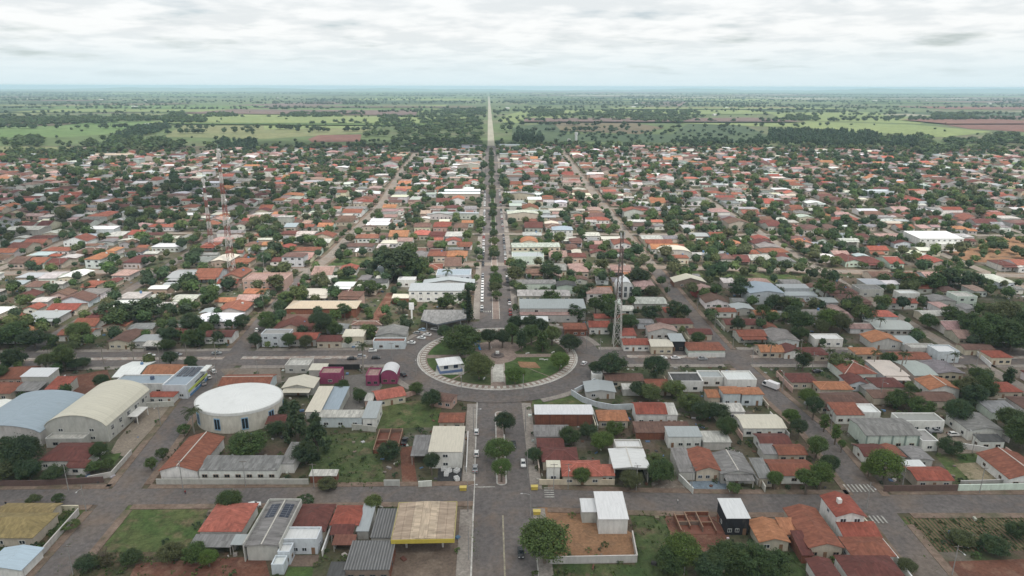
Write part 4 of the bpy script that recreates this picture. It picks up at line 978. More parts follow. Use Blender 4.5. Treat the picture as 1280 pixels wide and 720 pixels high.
def put(name, me, parent=None, color=None, loc=None, rz=None, scale=None):
    o = bpy.data.objects.new(name, me); col.objects.link(o)
    if parent is not None: o.parent = parent
    if color is not None: o.color = (*color[:3], 1)
    if loc is not None: o.location = loc
    if rz is not None: o.rotation_euler = (0, 0, rz)
    if scale is not None: o.scale = scale
    return o
USEDL = {}
ORD = ['first','second','third','fourth','fifth','sixth','seventh','eighth','ninth','tenth','eleventh','twelfth','thirteenth','fourteenth','fifteenth','sixteenth','seventeenth','eighteenth','nineteenth']
ORD += ['twentieth']+['twenty '+q for q in ORD[:9]]+['thirtieth']+['thirty '+q for q in ORD[:9]]+['fortieth']+['forty '+q for q in ORD[:9]]
CNT = {}
def nth(key):
    CNT[key] = CNT.get(key, -1)+1
    return ORD[min(CNT[key], len(ORD)-1)]
def tag(o, label, cat, group=None):
    w_ = label.split()
    if len(w_) > 16: label = ' '.join([q for q in w_ if q not in ('with', 'and', 'the')][:16])
    o['label'] = label; o['category'] = cat
    if group: o['group'] = group
    return o
def empty(name, loc, rz=0.):
    o = bpy.data.objects.new(name, None); o.empty_display_size = .5; col.objects.link(o)
    o.location = loc; o.rotation_euler = (0, 0, rz); return o
def struct(o, kind='structure'): o['kind'] = kind; return o
def quads_mesh(name, V, cols, mat):
    """V (n,4,3) separate quads, cols (n,3) colours"""
    n = len(V); me = bpy.data.meshes.new(name)
    me.vertices.add(4*n); me.vertices.foreach_set('co', np.ascontiguousarray(V, dtype=np.float32).ravel())
    me.loops.add(4*n); me.loops.foreach_set('vertex_index', np.arange(4*n, dtype=np.int32))
    me.polygons.add(n); me.polygons.foreach_set('loop_start', np.arange(0, 4*n, 4, dtype=np.int32))
    me.materials.append(MATS[mat])
    if cols is not None:
        ca = me.color_attributes.new('Col', 'FLOAT_COLOR', 'CORNER')
        c4 = np.ones((n, 4, 4), dtype=np.float32); c4[:, :, :3] = np.asarray(cols)[:, None, :]
        ca.data.foreach_set('color', c4.ravel())
    me.update(calc_edges=True); me.validate()
    return me
def jit(c, a=.10, r=rng):
    f = 1 + r.uniform(-a, a); return tuple(max(0, x*f*(1+r.uniform(-a*.35, a*.35))) for x in c)

# ------------------------------------------------------------------ setting: terrain, streets, fields
def strips(pts_left, pts_right, dz, mat, name, thick=None):
    m = MB()
    for (a, b), (c, d) in zip(zip(pts_left, pts_left[1:]), zip(pts_right, pts_right[1:])):
        m.poly([(*a, terr(a[1])+dz), (*c, terr(c[1])+dz), (*d, terr(d[1])+dz), (*b, terr(b[1])+dz)])
    return m.build(name, mat)
def sheet(name, mat, xfun, ys, dz):
    m = MB()
    for y0, y1 in zip(ys, ys[1:]):
        a0, b0 = xfun(y0); a1, b1 = xfun(y1)
        m.poly([(a0,y0,terr(y0)+dz), (b0,y0,terr(y0)+dz), (b1,y1,terr(y1)+dz), (a1,y1,terr(y1)+dz)])
    return struct(m.build(name, mat))
sheet('ground', 'farmland', lambda y: (-30000, 30000), TY, 0)
TOWN_END = 1165.
ty = [y for y in TY if 90 < y < TOWN_END] + [90, TOWN_END, 200, 250]
ty = sorted(ty)
sheet('town_ground', 'town_ground', lambda y: (-.86*y-120, .86*y+120), ty, .02)

def clip_y(poly, y0, y1):
    def cut(P, yc, keep_hi):
        o = []
        for (a, b) in zip(P, P[1:]+P[:1]):
            ina = (a[1] >= yc) == keep_hi or a[1] == yc; inb = (b[1] >= yc) == keep_hi or b[1] == yc
            if ina: o.append(a)
            if ina != inb:
                t = (yc-a[1])/(b[1]-a[1]); o.append((a[0]+t*(b[0]-a[0]), yc))
        return o
    P = cut(poly, y0, True)
    return cut(P, y1, False) if P else P
def draped(name, mat, poly, dz):
    m = MB(); ys = [-400]+[y for y in TY if min(p[1] for p in poly) < y < max(p[1] for p in poly)]+[90000]
    area = sum(a[0]*b[1]-b[0]*a[1] for a, b in zip(poly, poly[1:]+poly[:1]))
    if area < 0: poly = poly[::-1]
    for y0, y1 in zip(ys, ys[1:]):
        q = clip_y(list(poly), y0, y1)
        if len(q) > 2: m.poly([(x, y, terr(y)+dz) for x, y in q])
    return struct(m.build(name, mat))
for i, (nm, mt, poly) in enumerate(PATCHES): draped(nm, mt, poly, .028+.0015*i)
fr_ = random.Random(21)
for j in range(120):                               # patchwork of the far plain
    v_ = fr_.random()**1.4; fy = 1750+13000*v_; fx = fr_.uniform(-.85, .85)*fy; fw = fr_.uniform(120, 420)*(1+3.5*v_); fd = fr_.uniform(120, 420)*(1+5*v_); sk = fr_.uniform(-.3, .3)
    if abs(fx) < fw+20: fx += math.copysign(fw+20, fx)
    draped('field', fr_.choice(('f_green','f_tan','f_lime','f_lime','f_mauve','f_brown','f_plant','f_plant','f_pale','f_red','f_green')), [(fx-fw, fy-fd*.5+sk*fd), (fx+fw, fy-fd*.5), (fx+fw*.9, fy+fd*.5), (fx-fw*.95, fy+fd*.5+sk*fd)], .9+.03*j+1.5*v_)
for i, (mt, poly) in enumerate(FIELDS): draped('field', mt, poly, .1+.03*i)

# street network (surveyed streets plus the regular grid behind)
RC = (0.0, 294.0)                                  # roundabout centre
NETW = []
for n, w, m, p in STREETS:                         # the blocks north of the cross avenue have dusty, paler streets
    cut = [j for j, q in enumerate(p) if q[1] > 360]
    if n == 'side_street' and cut and cut[0] > 1: NETW += [(n, w, m, list(p[:cut[0]+1])), (n, w-.6, 'asphalt_pale', list(p[cut[0]:]))]
    else: NETW.append((n, w, m, list(p)))
NS0 = len(NETW)
for s_ in (-1, 1):
    for i in range(2, 11):
        X = s_*(108*i+ (2 if s_ > 0 else 4))
        y0 = max(200, abs(X)/.80 - 60)
        if i == 2: y0 = 195
        if y0 < 1050: NETW.append(('side_street', 7, 'asphalt_pale' if i > 2 or s_ > 0 else 'asphalt', [(X, y0), (X, 1150)]))
for i, Y in enumerate((540, 645, 750, 855, 960, 1065)):
    hw = .86*Y+60
    NETW.append(('cross_street', 6.2, 'asphalt_pale', [(-hw, Y+.03*hw), (hw, Y-.03*hw)]))
AVE = 8.9
CAV = [(-330, 296.5), (-60, 294.5), (0, 294), (60, 292), (330, 283.5)]   # cross avenue axis
NETW.append(('cross_avenue', 17.5, 'asphalt', CAV))
def dense(p, step=6.):
    o = [p[0]]
    for a, b in zip(p, p[1:]):
        L_ = math.hypot(b[0]-a[0], b[1]-a[1]); n = max(1, int(L_/step))
        ts = [j/n for j in range(1, n+1)]
        for y in TY:
            if min(a[1], b[1]) < y < max(a[1], b[1]): ts.append((y-a[1])/(b[1]-a[1]))
        for t in sorted(ts): o.append((a[0]+t*(b[0]-a[0]), a[1]+t*(b[1]-a[1])))
    return o
def offset(p, d):
    o = []
    for i in range(len(p)):
        a = p[max(0, i-1)]; b = p[min(len(p)-1, i+1)]
        tx, ty_ = b[0]-a[0], b[1]-a[1]; L_ = math.hypot(tx, ty_) or 1
        o.append((p[i][0]-ty_/L_*d, p[i][1]+tx/L_*d))
    return o
DN = [(n, w, m, dense(p)) for n, w, m, p in NETW]
for i, (n, w, m, p) in enumerate(DN):
    struct(strips(offset(p, w/2), offset(p, -w/2), .085+.004*i, m, n))
SEG = []
for i, (n, w, m, p) in enumerate(NETW):
    for a, b in zip(p, p[1:]): SEG.append((a[0], a[1], b[0]-a[0], b[1]-a[1], w/2, i))
SEG.append((0, 60, 0, 1110, AVE, -1))
SEGA = np.array(SEG)
def street_gap(x, y, skip=None):
    """distance from the nearest carriageway edge"""
    S = SEGA if skip is None else SEGA[SEGA[:, 5] != skip]
    t = np.clip(((x-S[:,0])*S[:,2]+(y-S[:,1])*S[:,3])/np.maximum(S[:,2]**2+S[:,3]**2, 1e-6), 0, 1)
    g = np.hypot(x-S[:,0]-t*S[:,2], y-S[:,1]-t*S[:,3])-S[:,4]
    return min(float(g.min()), math.hypot(x-RC[0], y-RC[1])-49.0)
def in_poly(x, y, P):
    c = False
    for (x1, y1), (x2, y2) in zip(P, P[1:]+P[:1]):
        if (y1 > y) != (y2 > y) and x < (x2-x1)*(y-y1)/(y2-y1)+x1: c = not c
    return c
def walk(name, p, d0, d1, skip, mat='sidewalk', dz=.12, lift=.085, clear=2.0):
    """raised sidewalk ribbon between offsets d0 and d1, broken at crossings"""
    A, B = offset(p, d0), offset(p, d1); m = MB()
    for i in range(len(p)-1):
        q = ((A[i][0]+A[i+1][0])/2, (A[i][1]+A[i+1][1])/2)
        if street_gap(*q, skip=skip) < clear: continue
        z = [terr(A[i][1])+lift, terr(B[i][1])+lift, terr(B[i+1][1])+lift, terr(A[i+1][1])+lift]
        pts = [A[i], B[i], B[i+1], A[i+1]]
        if d0 > d1: pts = [A[i], B[i], B[i+1], A[i+1]]
        else: pts = [B[i], A[i], A[i+1], B[i+1]]; z = [z[1], z[0], z[3], z[2]]
        lo = [(pts[j][0], pts[j][1], z[j]-.25) for j in range(4)]; hi = [(pts[j][0], pts[j][1], z[j]+dz) for j in range(4)]
        m.hexa(lo+hi)
    if m.f: struct(m.build(name, mat))
for i, (n, w, m_, p) in enumerate(DN):
    for s_ in (-1, 1):
        wd = 3.2 if n == 'cross_avenue' else 2.4
        if i >= NS0 and n != 'cross_avenue': wd = 1.6
        walk('sidewalk', p, s_*(w/2), s_*(w/2+wd), i, 'concrete_walk' if n == 'cross_avenue' else ('sidewalk' if i < NS0 else 'town_ground'))
# the avenue: carriageway, sidewalks, medians, country road beyond
ya = sorted([70, 130, 190, 252, 336]+[y for y in TY if 336 < y < 1170]+[1170])
sheet('avenue', 'asphalt', lambda y: (-AVE, AVE), ya, .075)
avp = dense([(0, 70), (0, 1165)], 5)
for s_ in (-1, 1):
    walk('sidewalk', avp, s_*AVE, s_*(AVE+3.6), -1, 'concrete_walk', lift=.075)
sheet('gutter', 'kerb', lambda y: (-AVE+.05, -AVE+.5), [70, 130, 190, 250], .082)
sheet('gutter', 'kerb', lambda y: (AVE-.4, AVE-.05), [70, 130, 168], .082)
sheet('country_road', 'rural_road', lambda y: (-5.5, 6.5), [1165, 1220, 1300, 1400, 1600, 2000, 3000, 5000, 7600], .3)
sheet('road_marking', 'yellow_line', lambda y: (-.2, .25), [70, 130, 172], .092)
def rounded_island(name, x0, x1, y0, y1, mat='kerb', top='island_pave'):
    r = (x1-x0)/2; xc = (x0+x1)/2; out_ = []
    for a in range(0, 181, 20): out_.append((xc+r*math.cos(R(a)), y1-r+r*math.sin(R(a))))
    for a in range(180, 361, 20): out_.append((xc+r*math.cos(R(a)), y0+r+r*math.sin(R(a))))
    m = MB(); n = len(out_)
    hi = [(x, y, terr(y)+.24) for x, y in out_]
    inn = [(xc+(x-xc)*.72, y, terr(y)+.24) for x, y in out_]
    inn = [(x, min(max(y, y0+.5), y1-.5), z) for x, y, z in inn]
    for j in range(n):
        q = (j+1) % n
        m.poly([(out_[j][0], out_[j][1], hi[j][2]-.4), (out_[q][0], out_[q][1], hi[q][2]-.4), hi[q], hi[j]])
        m.poly([hi[j], hi[q], inn[q], inn[j]])
    m.poly(inn, 1)
    return struct(m.build(name, [mat, top]))
rounded_island('median', -1.7, 1.7, 187.5, 238)
# median panels of the near island, then the long planted median
y = 338
segs = []
for yc in (436, 545, 645, 750, 855, 960, 1065):
    segs.append((y+6 if y > 340 else 345, yc-7)); y = yc
for a, b in segs:
    ys = sorted([a, b]+[q for q in TY if a < q < b]); m = MB()
    for y0, y1 in zip(ys, ys[1:]):
        for xa, xb, mi in ((-2.0, -1.7, 0), (-1.7, 1.7, 1), (1.7, 2.0, 0)):
            m.hexa([(xa,y0,terr(y0)-.1),(xb,y0,terr(y0)-.1),(xb,y1,terr(y1)-.1),(xa,y1,terr(y1)-.1),(xa,y0,terr(y0)+.2),(xb,y0,terr(y0)+.2),(xb,y1,terr(y1)+.2),(xa,y1,terr(y1)+.2)], mi)
    struct(m.build('median', ['kerb', 'lawn' if a > 480 else 'island_pave']))
for s_ in (-1, 1):
    p = dense([q for q in CAV if q[0]*s_ > 0] if s_ > 0 else [q for q in CAV if q[0] < 0], 8)
    walk('median', p, -1.6, 1.6, len(NETW)-1, 'median_pave', dz=.14, lift=.085+.004*(len(NETW)-1), clear=1.0)
# roundabout: ring road and island
def annulus(name, r0, r1, dz, mat, n=96, a0=0, a1=360, kind=True):
    m = MB()
    for j in range(n):
        t0, t1 = R(a0+(a1-a0)*j/n), R(a0+(a1-a0)*(j+1)/n)
        pts = [(RC[0]+r*math.cos(t), RC[1]+r*math.sin(t)) for r, t in ((r0,t0),(r1,t0),(r1,t1),(r0,t1))]
        m.poly([(x, yy, terr(yy)+dz) for x, yy in pts])
    o = m.build(name, mat)
    return struct(o) if kind else o
annulus('ring_road', 36.5, 48.5, .235, 'asphalt')
for a0, a1 in ((14, 66), (112, 164), (194, 250), (290, 346)):
    m = MB()
    for j in range(20):
        t0, t1 = R(a0+(a1-a0)*j/20), R(a0+(a1-a0)*(j+1)/20)
        q = [(RC[0]+r*math.cos(t), RC[1]+r*math.sin(t)) for r, t in ((48.4,t0),(51.4,t0),(51.4,t1),(48.4,t1))]
        m.hexa([(x, yy, terr(yy)-.1) for x, yy in q]+[(x, yy, terr(yy)+.34) for x, yy in q])
    struct(m.build('sidewalk', 'concrete_walk'))
isl = MB()
for j in range(96):
    t0, t1 = R(3.75*j), R(3.75*(j+1))
    for r0, r1, z, mi in ((36.3, 37, .40, 0), (0, 36.3, .39, 1)):
        q = [(RC[0]+r*math.cos(t), RC[1]+r*math.sin(t)) for r, t in ((r0,t0),(r1,t0),(r1,t1),(r0,t1))]
        if r0 == 0: isl.poly([(*RC, terr(RC[1])+z), *[(x, yy, terr(yy)+z) for x, yy in q[1:3]]], mi)
        else: isl.hexa([(x, yy, terr(yy)) for x, yy in q]+[(x, yy, terr(yy)+z) for x, yy in q], mi)
island = struct(isl.build('traffic_island', ['kerb', 'island_pave']))
pan = MB()
for j in range(84):                                # white paving panels of the ring walk
    a = 360*j/84
    for r0, r1, da in ((33.1, 35.2, 1.1), (35.6, 36.1, 1.9)):
        q = [(RC[0]+r*math.cos(R(t)), RC[1]+r*math.sin(R(t))) for r, t in ((r0,a-da),(r1,a-da),(r1,a+da),(r0,a+da))]
        pan.hexa([(x, yy, terr(yy)+.36) for x, yy in q]+[(x, yy, terr(yy)+.405) for x, yy in q])
pp = pan.build('paving_panels', 'panel_white', island); pp['kind'] = 'stuff'
def lawn_sector(a0, a1, r0, r1, mat='lawn', inset=3.2):
    """lawn wedge kept clear of the straight paths"""
    m = MB(); P = []
    for r, seq in ((r1, range(0, 13)), (r0, range(12, -1, -1))):
        for j in seq:
            t = R(a0+(a1-a0)*j/12)
            x, yy = r*math.cos(t), r*math.sin(t)
            am = R((a0+a1)/2); x = math.copysign(max(abs(x), inset), math.cos(am)); yy = math.copysign(max(abs(yy), 2.0), math.sin(am))
            P.append((x, yy))
    n = 13
    for j in range(n-1):
        q = [P[2*n-1-j], P[j], P[j+1], P[2*n-2-j]]
        lo = [(RC[0]+x, RC[1]+yy, terr(RC[1]+yy)+.37) for x, yy in q]
        m.hexa(lo+[(x, yy, z+.06) for x, yy, z in lo])
        a, b = lo[1], lo[2]
    o = m.build('lawn', mat); struct(o); return o
lawn_sector(180, 232, 9, 32.4); lawn_sector(234, 270, 9, 32.4, 'weeds'); lawn_sector(270, 312, 9, 32.4); lawn_sector(313, 360, 9, 32.4)
lawn_sector(0, 44, 9, 32.4, 'weeds'); lawn_sector(46, 90, 9, 32.4, 'weeds'); lawn_sector(90, 134, 9, 32.4, 'weeds'); lawn_sector(136, 180, 9, 32.4)
draped('bare_patch', 'orangesoil', [(9, 287), (17, 286), (19, 279), (10, 280)], .436)
m = MB()
for s_ in (-1, 1):                                 # pale edging of the central path
    for y0, y1 in ((264, 285), (303, 325)):
        m.box(s_*2.7-.15, s_*2.7+.15, y0, y1, .2, .52)
        m.box(-2.4, 2.4, y0+1, y1-1, .2, .40) if s_ > 0 else None
struct(m.build('path_edging', 'panel_white'))
# zebra crossings and stop lines
def zebra(cx, cy, rz, n, along, across, gap, z=.27):
    o = MB()
    for j in range(n):
        x = (j-(n-1)/2)*gap
        o.box(x-across/2, x+across/2, -along/2, along/2, 0, .006)
    ob = o.build('zebra_crossing', 'line_paint'); ob.location = (cx, cy, terr(cy)+z); ob.rotation_euler = (0, 0, rz); return struct(ob)
zx, zy = MISC['zebra']; zebra(zx, zy, R(-2), 7, 4.2, .5, 1.25)
zx, zy = MISC['zebra2']; zebra(zx-2.0, zy, R(-2), 4, 3.6, .5, 1.2)
zebra(14.5, 183, R(88), 5, 3.0, .45, 1.2); zebra(-4.9, 357.5, R(0), 6, 2.6, .5, 1.2, .14); zebra(-4.9, 341, 0, 6, 2.6, .5, 1.2, .14)
zebra(-5.4, 186.8, R(90), 1, 6.6, .5, 1, .12)

# ------------------------------------------------------------------ shared small parts
def window_meshes():
    f = MB()
    for x0, x1, z0, z1 in ((-.5,-.43,0,1), (.43,.5,0,1), (-.43,.43,0,.07), (-.43,.43,.93,1), (-.035,.035,.07,.93)): f.box(x0, x1, -.07, .02, z0, z1)
    p = MB(); p.box(-.43, .43, -.035, .01, .07, .93)
    d = MB(); d.box(-.5, .5, -.05, .02, 0, 1); d.box(.34, .42, -.09, -.05, .45, .5)
    return f.mesh('window', ['flat_paint']), p.mesh('pane', ['glass']), d.mesh('door', ['flat_paint'])
WIN, PANE, DOOR = window_meshes()
FRAME_COLS = [(.62,.62,.60), (.30,.22,.16), (.12,.12,.12), (.55,.57,.60)]
def add_window(par, x, y, z, w, h, rz, fc):
    o = put('window', WIN, par, fc, (x, y, z), rz, (w, 1, h))
    put('pane', PANE, o)
def slope(pitch): return math.tan(R(pitch))
def build_house(kind, x, y, w, d, h, rot, roof, pitch, rc, wc, o, label, cat=None, group=None, detail=2, jitter=.06):
    root = empty(kind, (x, y, terr(y)+.05), R(rot))
    tag(root, label, cat or kind.replace('_', ' '), group)
    style, rcol = PAL[rc]; rcol = jit(rcol, jitter)
    rm = 'roof_%s_object' % style
    brick = WAL.get(wc) is None
    wcol = (.3,.1,.06) if brick else jit(WAL[wc], jitter)
    wm = 'brick' if brick else 'plaster_object'
    ov = .45 if roof in ('hip', 'gx', 'gy') else .25
    W2, D2 = w/2, d/2
    t = .16
    wl = MB(); rf = MB(); rid = MB()
    is_open = o.get('open')
    if roof == 'hip':
        k_ = slope(pitch); X, Y = W2+ov, D2+ov
        rise = min(X, Y)*k_; rl = max(X, Y)-min(X, Y)
        A, B = ((-rl,0,h+t+rise), (rl,0,h+t+rise)) if X >= Y else ((0,-rl,h+t+rise), (0,rl,h+t+rise))
        c = [(-X,-Y,h+t), (X,-Y,h+t), (X,Y,h+t), (-X,Y,h+t)]
        if X >= Y: fs = ([c[0],c[1],B,A], [c[1],c[2],B], [c[2],c[3],A,B], [c[3],c[0],A])
        else: fs = ([c[0],c[1],A], [c[1],c[2],B,A], [c[2],c[3],B], [c[3],c[0],A,B])
        for f in fs: rf.poly(f)
        lo = [(p_[0], p_[1], h+.004) for p_ in c]
        for j in range(4): rf.poly([lo[j], lo[(j+1)%4], c[(j+1)%4], c[j]])
        rf.poly(lo[::-1])
        wl.box(-W2, W2, -D2, D2, -.7, h)
        if o.get('ridge'):
            rid.bar(A, B, .16)
            for q, e in ((0, A), (3, A), (1, B), (2, B)) if X >= Y else ((0, A), (1, A), (2, B), (3, B)): rid.bar(c[q], e, .13)
    elif roof in ('gx', 'gy'):
        k_ = slope(pitch); half, ln = (D2, W2) if roof == 'gx' else (W2, D2)
        zt = lambda u: h+t+(half-abs(u))*k_
        H_ = half+ov
        prof = [(-H_, zt(H_)-t), (0, zt(0)-t), (H_, zt(H_)-t), (H_, zt(H_)), (0, zt(0)), (-H_, zt(H_))]
        ax = 'x' if roof == 'gx' else 'y'
        if is_open and roof == 'gy':
            wl.box(-W2, -W2+.2, -D2, D2, -.7, h-.01); wl.box(W2-.2, W2, -D2, D2, -.7, h-.01); wl.box(-W2+.2, W2-.2, D2-.2, D2, -.7, h-.01)
            wl.poly([(-W2,-D2+.1,h-.6),(W2,-D2+.1,h-.6),(W2,-D2+.1,h),(0,-D2+.1,zt(0)-t-.02),(-W2,-D2+.1,h)])
        else:
            wl.prism([(-half,-.7), (half,-.7), (half,h), (0, zt(0)-t-.01), (-half,h)], -ln, ln, ax)
        rf.prism(prof, -ln-ov, ln+ov, ax)
        if o.get('par'):                            # pale parapets along both long sides
            for s_ in (-1, 1):
                if roof == 'gy': wl.box(s_*(W2+ov)+(.0 if s_ > 0 else -.3), s_*(W2+ov)+(.3 if s_ > 0 else 0), -D2-ov, D2+ov, -.7, h+.9)
            wl.box(-W2-ov, W2+ov, D2+ov, D2+ov+.3, -.7, zt(0)+.3)
        if o.get('ridge'):
            e = ln+ov
            rid.bar((-e,0,zt(0)), (e,0,zt(0)), .2) if roof == 'gx' else rid.bar((0,-e,zt(0)), (0,e,zt(0)), .2)
    elif roof == 'shed':
        k_ = slope(pitch); z = lambda yy: h+(yy+D2)*k_
        a, b = -D2-ov, D2+ov; X = W2+ov
        rf.hexa([(-X,a,z(a)), (X,a,z(a)), (X,b,z(b)), (-X,b,z(b)), (-X,a,z(a)+t), (X,a,z(a)+t), (X,b,z(b)+t), (-X,b,z(b)+t)])
        def wedge(x0, x1, y0, y1): wl.hexa([(x0,y0,-.7),(x1,y0,-.7),(x1,y1,-.7),(x0,y1,-.7),(x0,y0,z(y0)-.01),(x1,y0,z(y0)-.01),(x1,y1,z(y1)-.01),(x0,y1,z(y1)-.01)])
        if is_open: wedge(-W2, W2, D2-.2, D2); wedge(-W2, -W2+.2, -D2*.2, D2-.2)
        else: wedge(-W2, W2, -D2, D2)
    elif roof == 'vault':
        n = 16; rise = pitch
        arc = [(-W2+2*W2*j/n) for j in range(n+1)]
        zf = lambda u: h+rise*(1-(u/W2)**2)**.72 if abs(u) < W2 else h
        top = [(u*1.012, zf(u)+.2) for u in arc]; bot = [(u*1.012, zf(u)+.02) for u in arc]
        for (a, b), (c, e) in zip(zip(top, top[1:]), zip(bot, bot[1:])):
            rf.hexa([(c[0],-D2-.3,c[1]), (e[0],-D2-.3,e[1]), (e[0],D2+.3,e[1]), (c[0],D2+.3,c[1]), (a[0],-D2-.3,a[1]), (b[0],-D2-.3,b[1]), (b[0],D2+.3,b[1]), (a[0],D2+.3,a[1])])
        wl.prism([(-W2,-.7), (W2,-.7)]+[(u, zf(u)) for u in arc[::-1]], -D2, D2, 'y')
    else:
        ph, e = h+.5, .22
        wl.box(-W2, W2, -D2, -D2+e, -.7, ph); wl.box(-W2, W2, D2-e, D2, -.7, ph)
        wl.box(-W2, -W2+e, -D2+e, D2-e, -.7, ph); wl.box(W2-e, W2, -D2+e, D2-e, -.7, ph)
        rf.box(-W2+e, W2-e, -D2+e, D2-e, h-.2, h)
    wl.build('wall', wm, root, wcol)
    rf.build('roof', rm, root, rcol, smooth=False)
    if rid.f: rid.build('ridge_cap', 'flat_paint', root, (.58,.55,.50) if style != 'tile' or 'white' in label else tuple(v_*1.35+.02 for v_ in rcol))
    if roof == 'flat':
        cp = MB()
        for x0, x1, y0, y1 in ((-W2-.04, W2+.04, -D2-.04, -D2+.26), (-W2-.04, W2+.04, D2-.26, D2+.04), (-W2-.04, -W2+.26, -D2+.26, D2-.26), (W2-.26, W2+.04, -D2+.26, D2-.26)): cp.box(x0, x1, y0, y1, h+.502, h+.58)
        cp.build('parapet_cap', 'flat_paint', root, tuple(min(.8, c*1.15) for c in wcol) if not brick else (.5,.48,.45))
    if is_open:
        for s_ in (-1, 1):
            p = MB(); p.box(s_*(W2-.2)-.1, s_*(W2-.2)+.1, -D2+.1, -D2+.3, -.5, h+.02); p.build('post', 'flat_paint', root, (.35,.33,.30))
    fc = rng.choice(FRAME_COLS)
    nw = o.get('win', 2)
    if nw and not is_open:
        levels = [.95] if h < 5.5 else [1.0, h-2.0]
        slots = nw+ (1 if h < 5.5 and kind in ('house', 'shop', 'church') else 0)
        di = rng.randrange(slots) if slots > nw else -1
        for lv, z0 in enumerate(levels):
            for j in range(slots):
                sx = -W2+w*(j+.5)/slots; ww = min(1.7, w/slots*.55)
                if j == di and lv == 0:
                    wide = kind == 'shop' or o.get('garage')
                    put('garage_door' if wide else 'door', DOOR, root, (.30,.31,.33) if wide else (.22,.13,.08), (sx, -D2-.02, .0), 0, (min(3.0, w/slots*.8) if wide else .95, 1, 2.3 if wide else 2.05))
                else: add_window(root, sx, -D2-.02, z0, ww, 1.1 if kind != 'church' else 3.2, 0, fc)
            if detail > 1:
                ns = max(1, int(d/5.5))
                if h > 3: 
                    for s_ in (-1, 1):
                        if o.get('sidewin') or rng.random() < .8:
                            for j in range(ns):
                                add_window(root, s_*(W2+.02), -D2+d*(j+.5)/ns, z0, 1.2, 1.0, R(90)*s_, fc)
    if o.get('sidewin'):
        for j in range(5): add_window(root, W2+.02, -D2+d*(j+.6)/5.6, 3.4, 1.4, 1.5, R(90), (.2,.2,.2))
        aw = MB(); aw.box(W2, W2+3.6, -2, 6, 3.0, 3.25); aw.build('awning', 'flat_paint', root, (.66,.65,.62))
        for q in (-1.7, 5.7):
            ps = MB(); ps.box(W2+3.2, W2+3.45, q-.12, q+.12, -.5, 3.0); ps.build('post', 'flat_paint', root, (.66,.65,.62))
    if o.get('porch'):
        pr = MB(); pr.hexa([(-W2*.9,-D2-3.2,h-.75), (W2*.9,-D2-3.2,h-.75), (W2*.9,-D2-.02,h-.25), (-W2*.9,-D2-.02,h-.25), (-W2*.9,-D2-3.2,h-.62), (W2*.9,-D2-3.2,h-.62), (W2*.9,-D2-.02,h-.12), (-W2*.9,-D2-.02,h-.12)])
        pr.build('porch_roof', rm, root, rcol)
        for s_ in (-1, 1):
            ps = MB(); ps.box(s_*W2*.8-.1, s_*W2*.8+.1, -D2-3.05, -D2-2.85, -.5, h-.76); ps.build('post', 'flat_paint', root, (.5,.48,.44))
    if o.get('pil'):
        npil = 5
        for j in range(npil):
            px = -W2+.3+(w-.6)*j/(npil-1)
            ps = MB(); ps.box(px-.25, px+.25, -D2-.22, -D2-.0, -.6, h-.05); ps.build('pilaster', 'plaster_object', root, (.24,.30,.27) if wc == 'mint' else (.16,.07,.05))
    if o.get('lime'):
        for j, (c, z0, z1) in enumerate((((.45,.52,.10), 2.2, 3.2), ((.10,.20,.36), .1, 1.1))):
            q = MB(); q.box(W2+.01, W2+.16, -D2+1+j, D2-.5, z0, z1); q.build('facade_panel', 'flat_paint', root, c)
        q = MB(); q.box(W2-.2, W2+2.2, D2-6, D2+.4, h+.6, h+1.0); q.build('facade_fin', 'flat_paint', root, (.70,.72,.70))
        for z0 in (1.5, 3.5): add_window(root, W2+.03, 2, z0, 9, .6, R(90), (.2,.22,.25))
    if o.get('solar'):
        if roof == 'gy':
            k_ = slope(pitch)
            for s_ in (-1, 1):
                q = MB(); xa, xb = s_*W2*.18, s_*W2*.80
                za, zb = (h+t+(W2-abs(v_))*k_+.12 for v_ in (xa, xb))
                pts = [(xa, D2-7.5, za), (xb, D2-7.5, zb), (xb, D2-1.2, zb), (xa, D2-1.2, za)]
                if s_ < 0: pts = pts[::-1]
                q.hexa([(a, b, c-.06) for a, b, c in pts]+pts); q.build('solar_panel', 'solar', root)
        else:
            for j in range(3):
                q = MB(); x0 = -W2+1+j*(w-2)/3; q.hexa([(x0,0,h+.1),(x0+w/3-1.2,0,h+.1),(x0+w/3-1.2,D2-1,h+.5),(x0,D2-1,h+.5),(x0,0,h+.16),(x0+w/3-1.2,0,h+.16),(x0+w/3-1.2,D2-1,h+.56),(x0,D2-1,h+.56)]); q.build('solar_panel', 'solar', root)
    if o.get('tank'):
        q = MB()
        if roof == 'flat': q.cyl(W2*.3, D2*.2, h, h+1.3, .8, 14)
        else:
            zr = h+W2*slope(pitch)*.75; q.box(-W2*.3-.5, -W2*.3+.5, -.6, .8, zr-.8, zr+1.3)
        q.build('water_tank' if roof == 'flat' else 'chimney', 'flat_paint', root, (.10,.13,.20) if roof == 'flat' else (.7,.69,.66))
    if o.get('roof_tank'):
        q = MB(); q.cyl(W2*.45, D2*.3, h-.2, h+2.0, .65, 12); q.build('water_tank', 'flat_paint', root, (.12,.22,.38) if rng.random() < .6 else (.5,.5,.48))
    return root
FOOT = []                                          # occupied rectangles
GRIDH = {}
def occupy(x, y, w, d):
    r = (x-w/2, x+w/2, y-d/2, y+d/2); FOOT.append(r)
    for i in range(int(r[0]//25), int(r[1]//25)+1):
        for j in range(int(r[2]//25), int(r[3]//25)+1): GRIDH.setdefault((i, j), []).append(r)
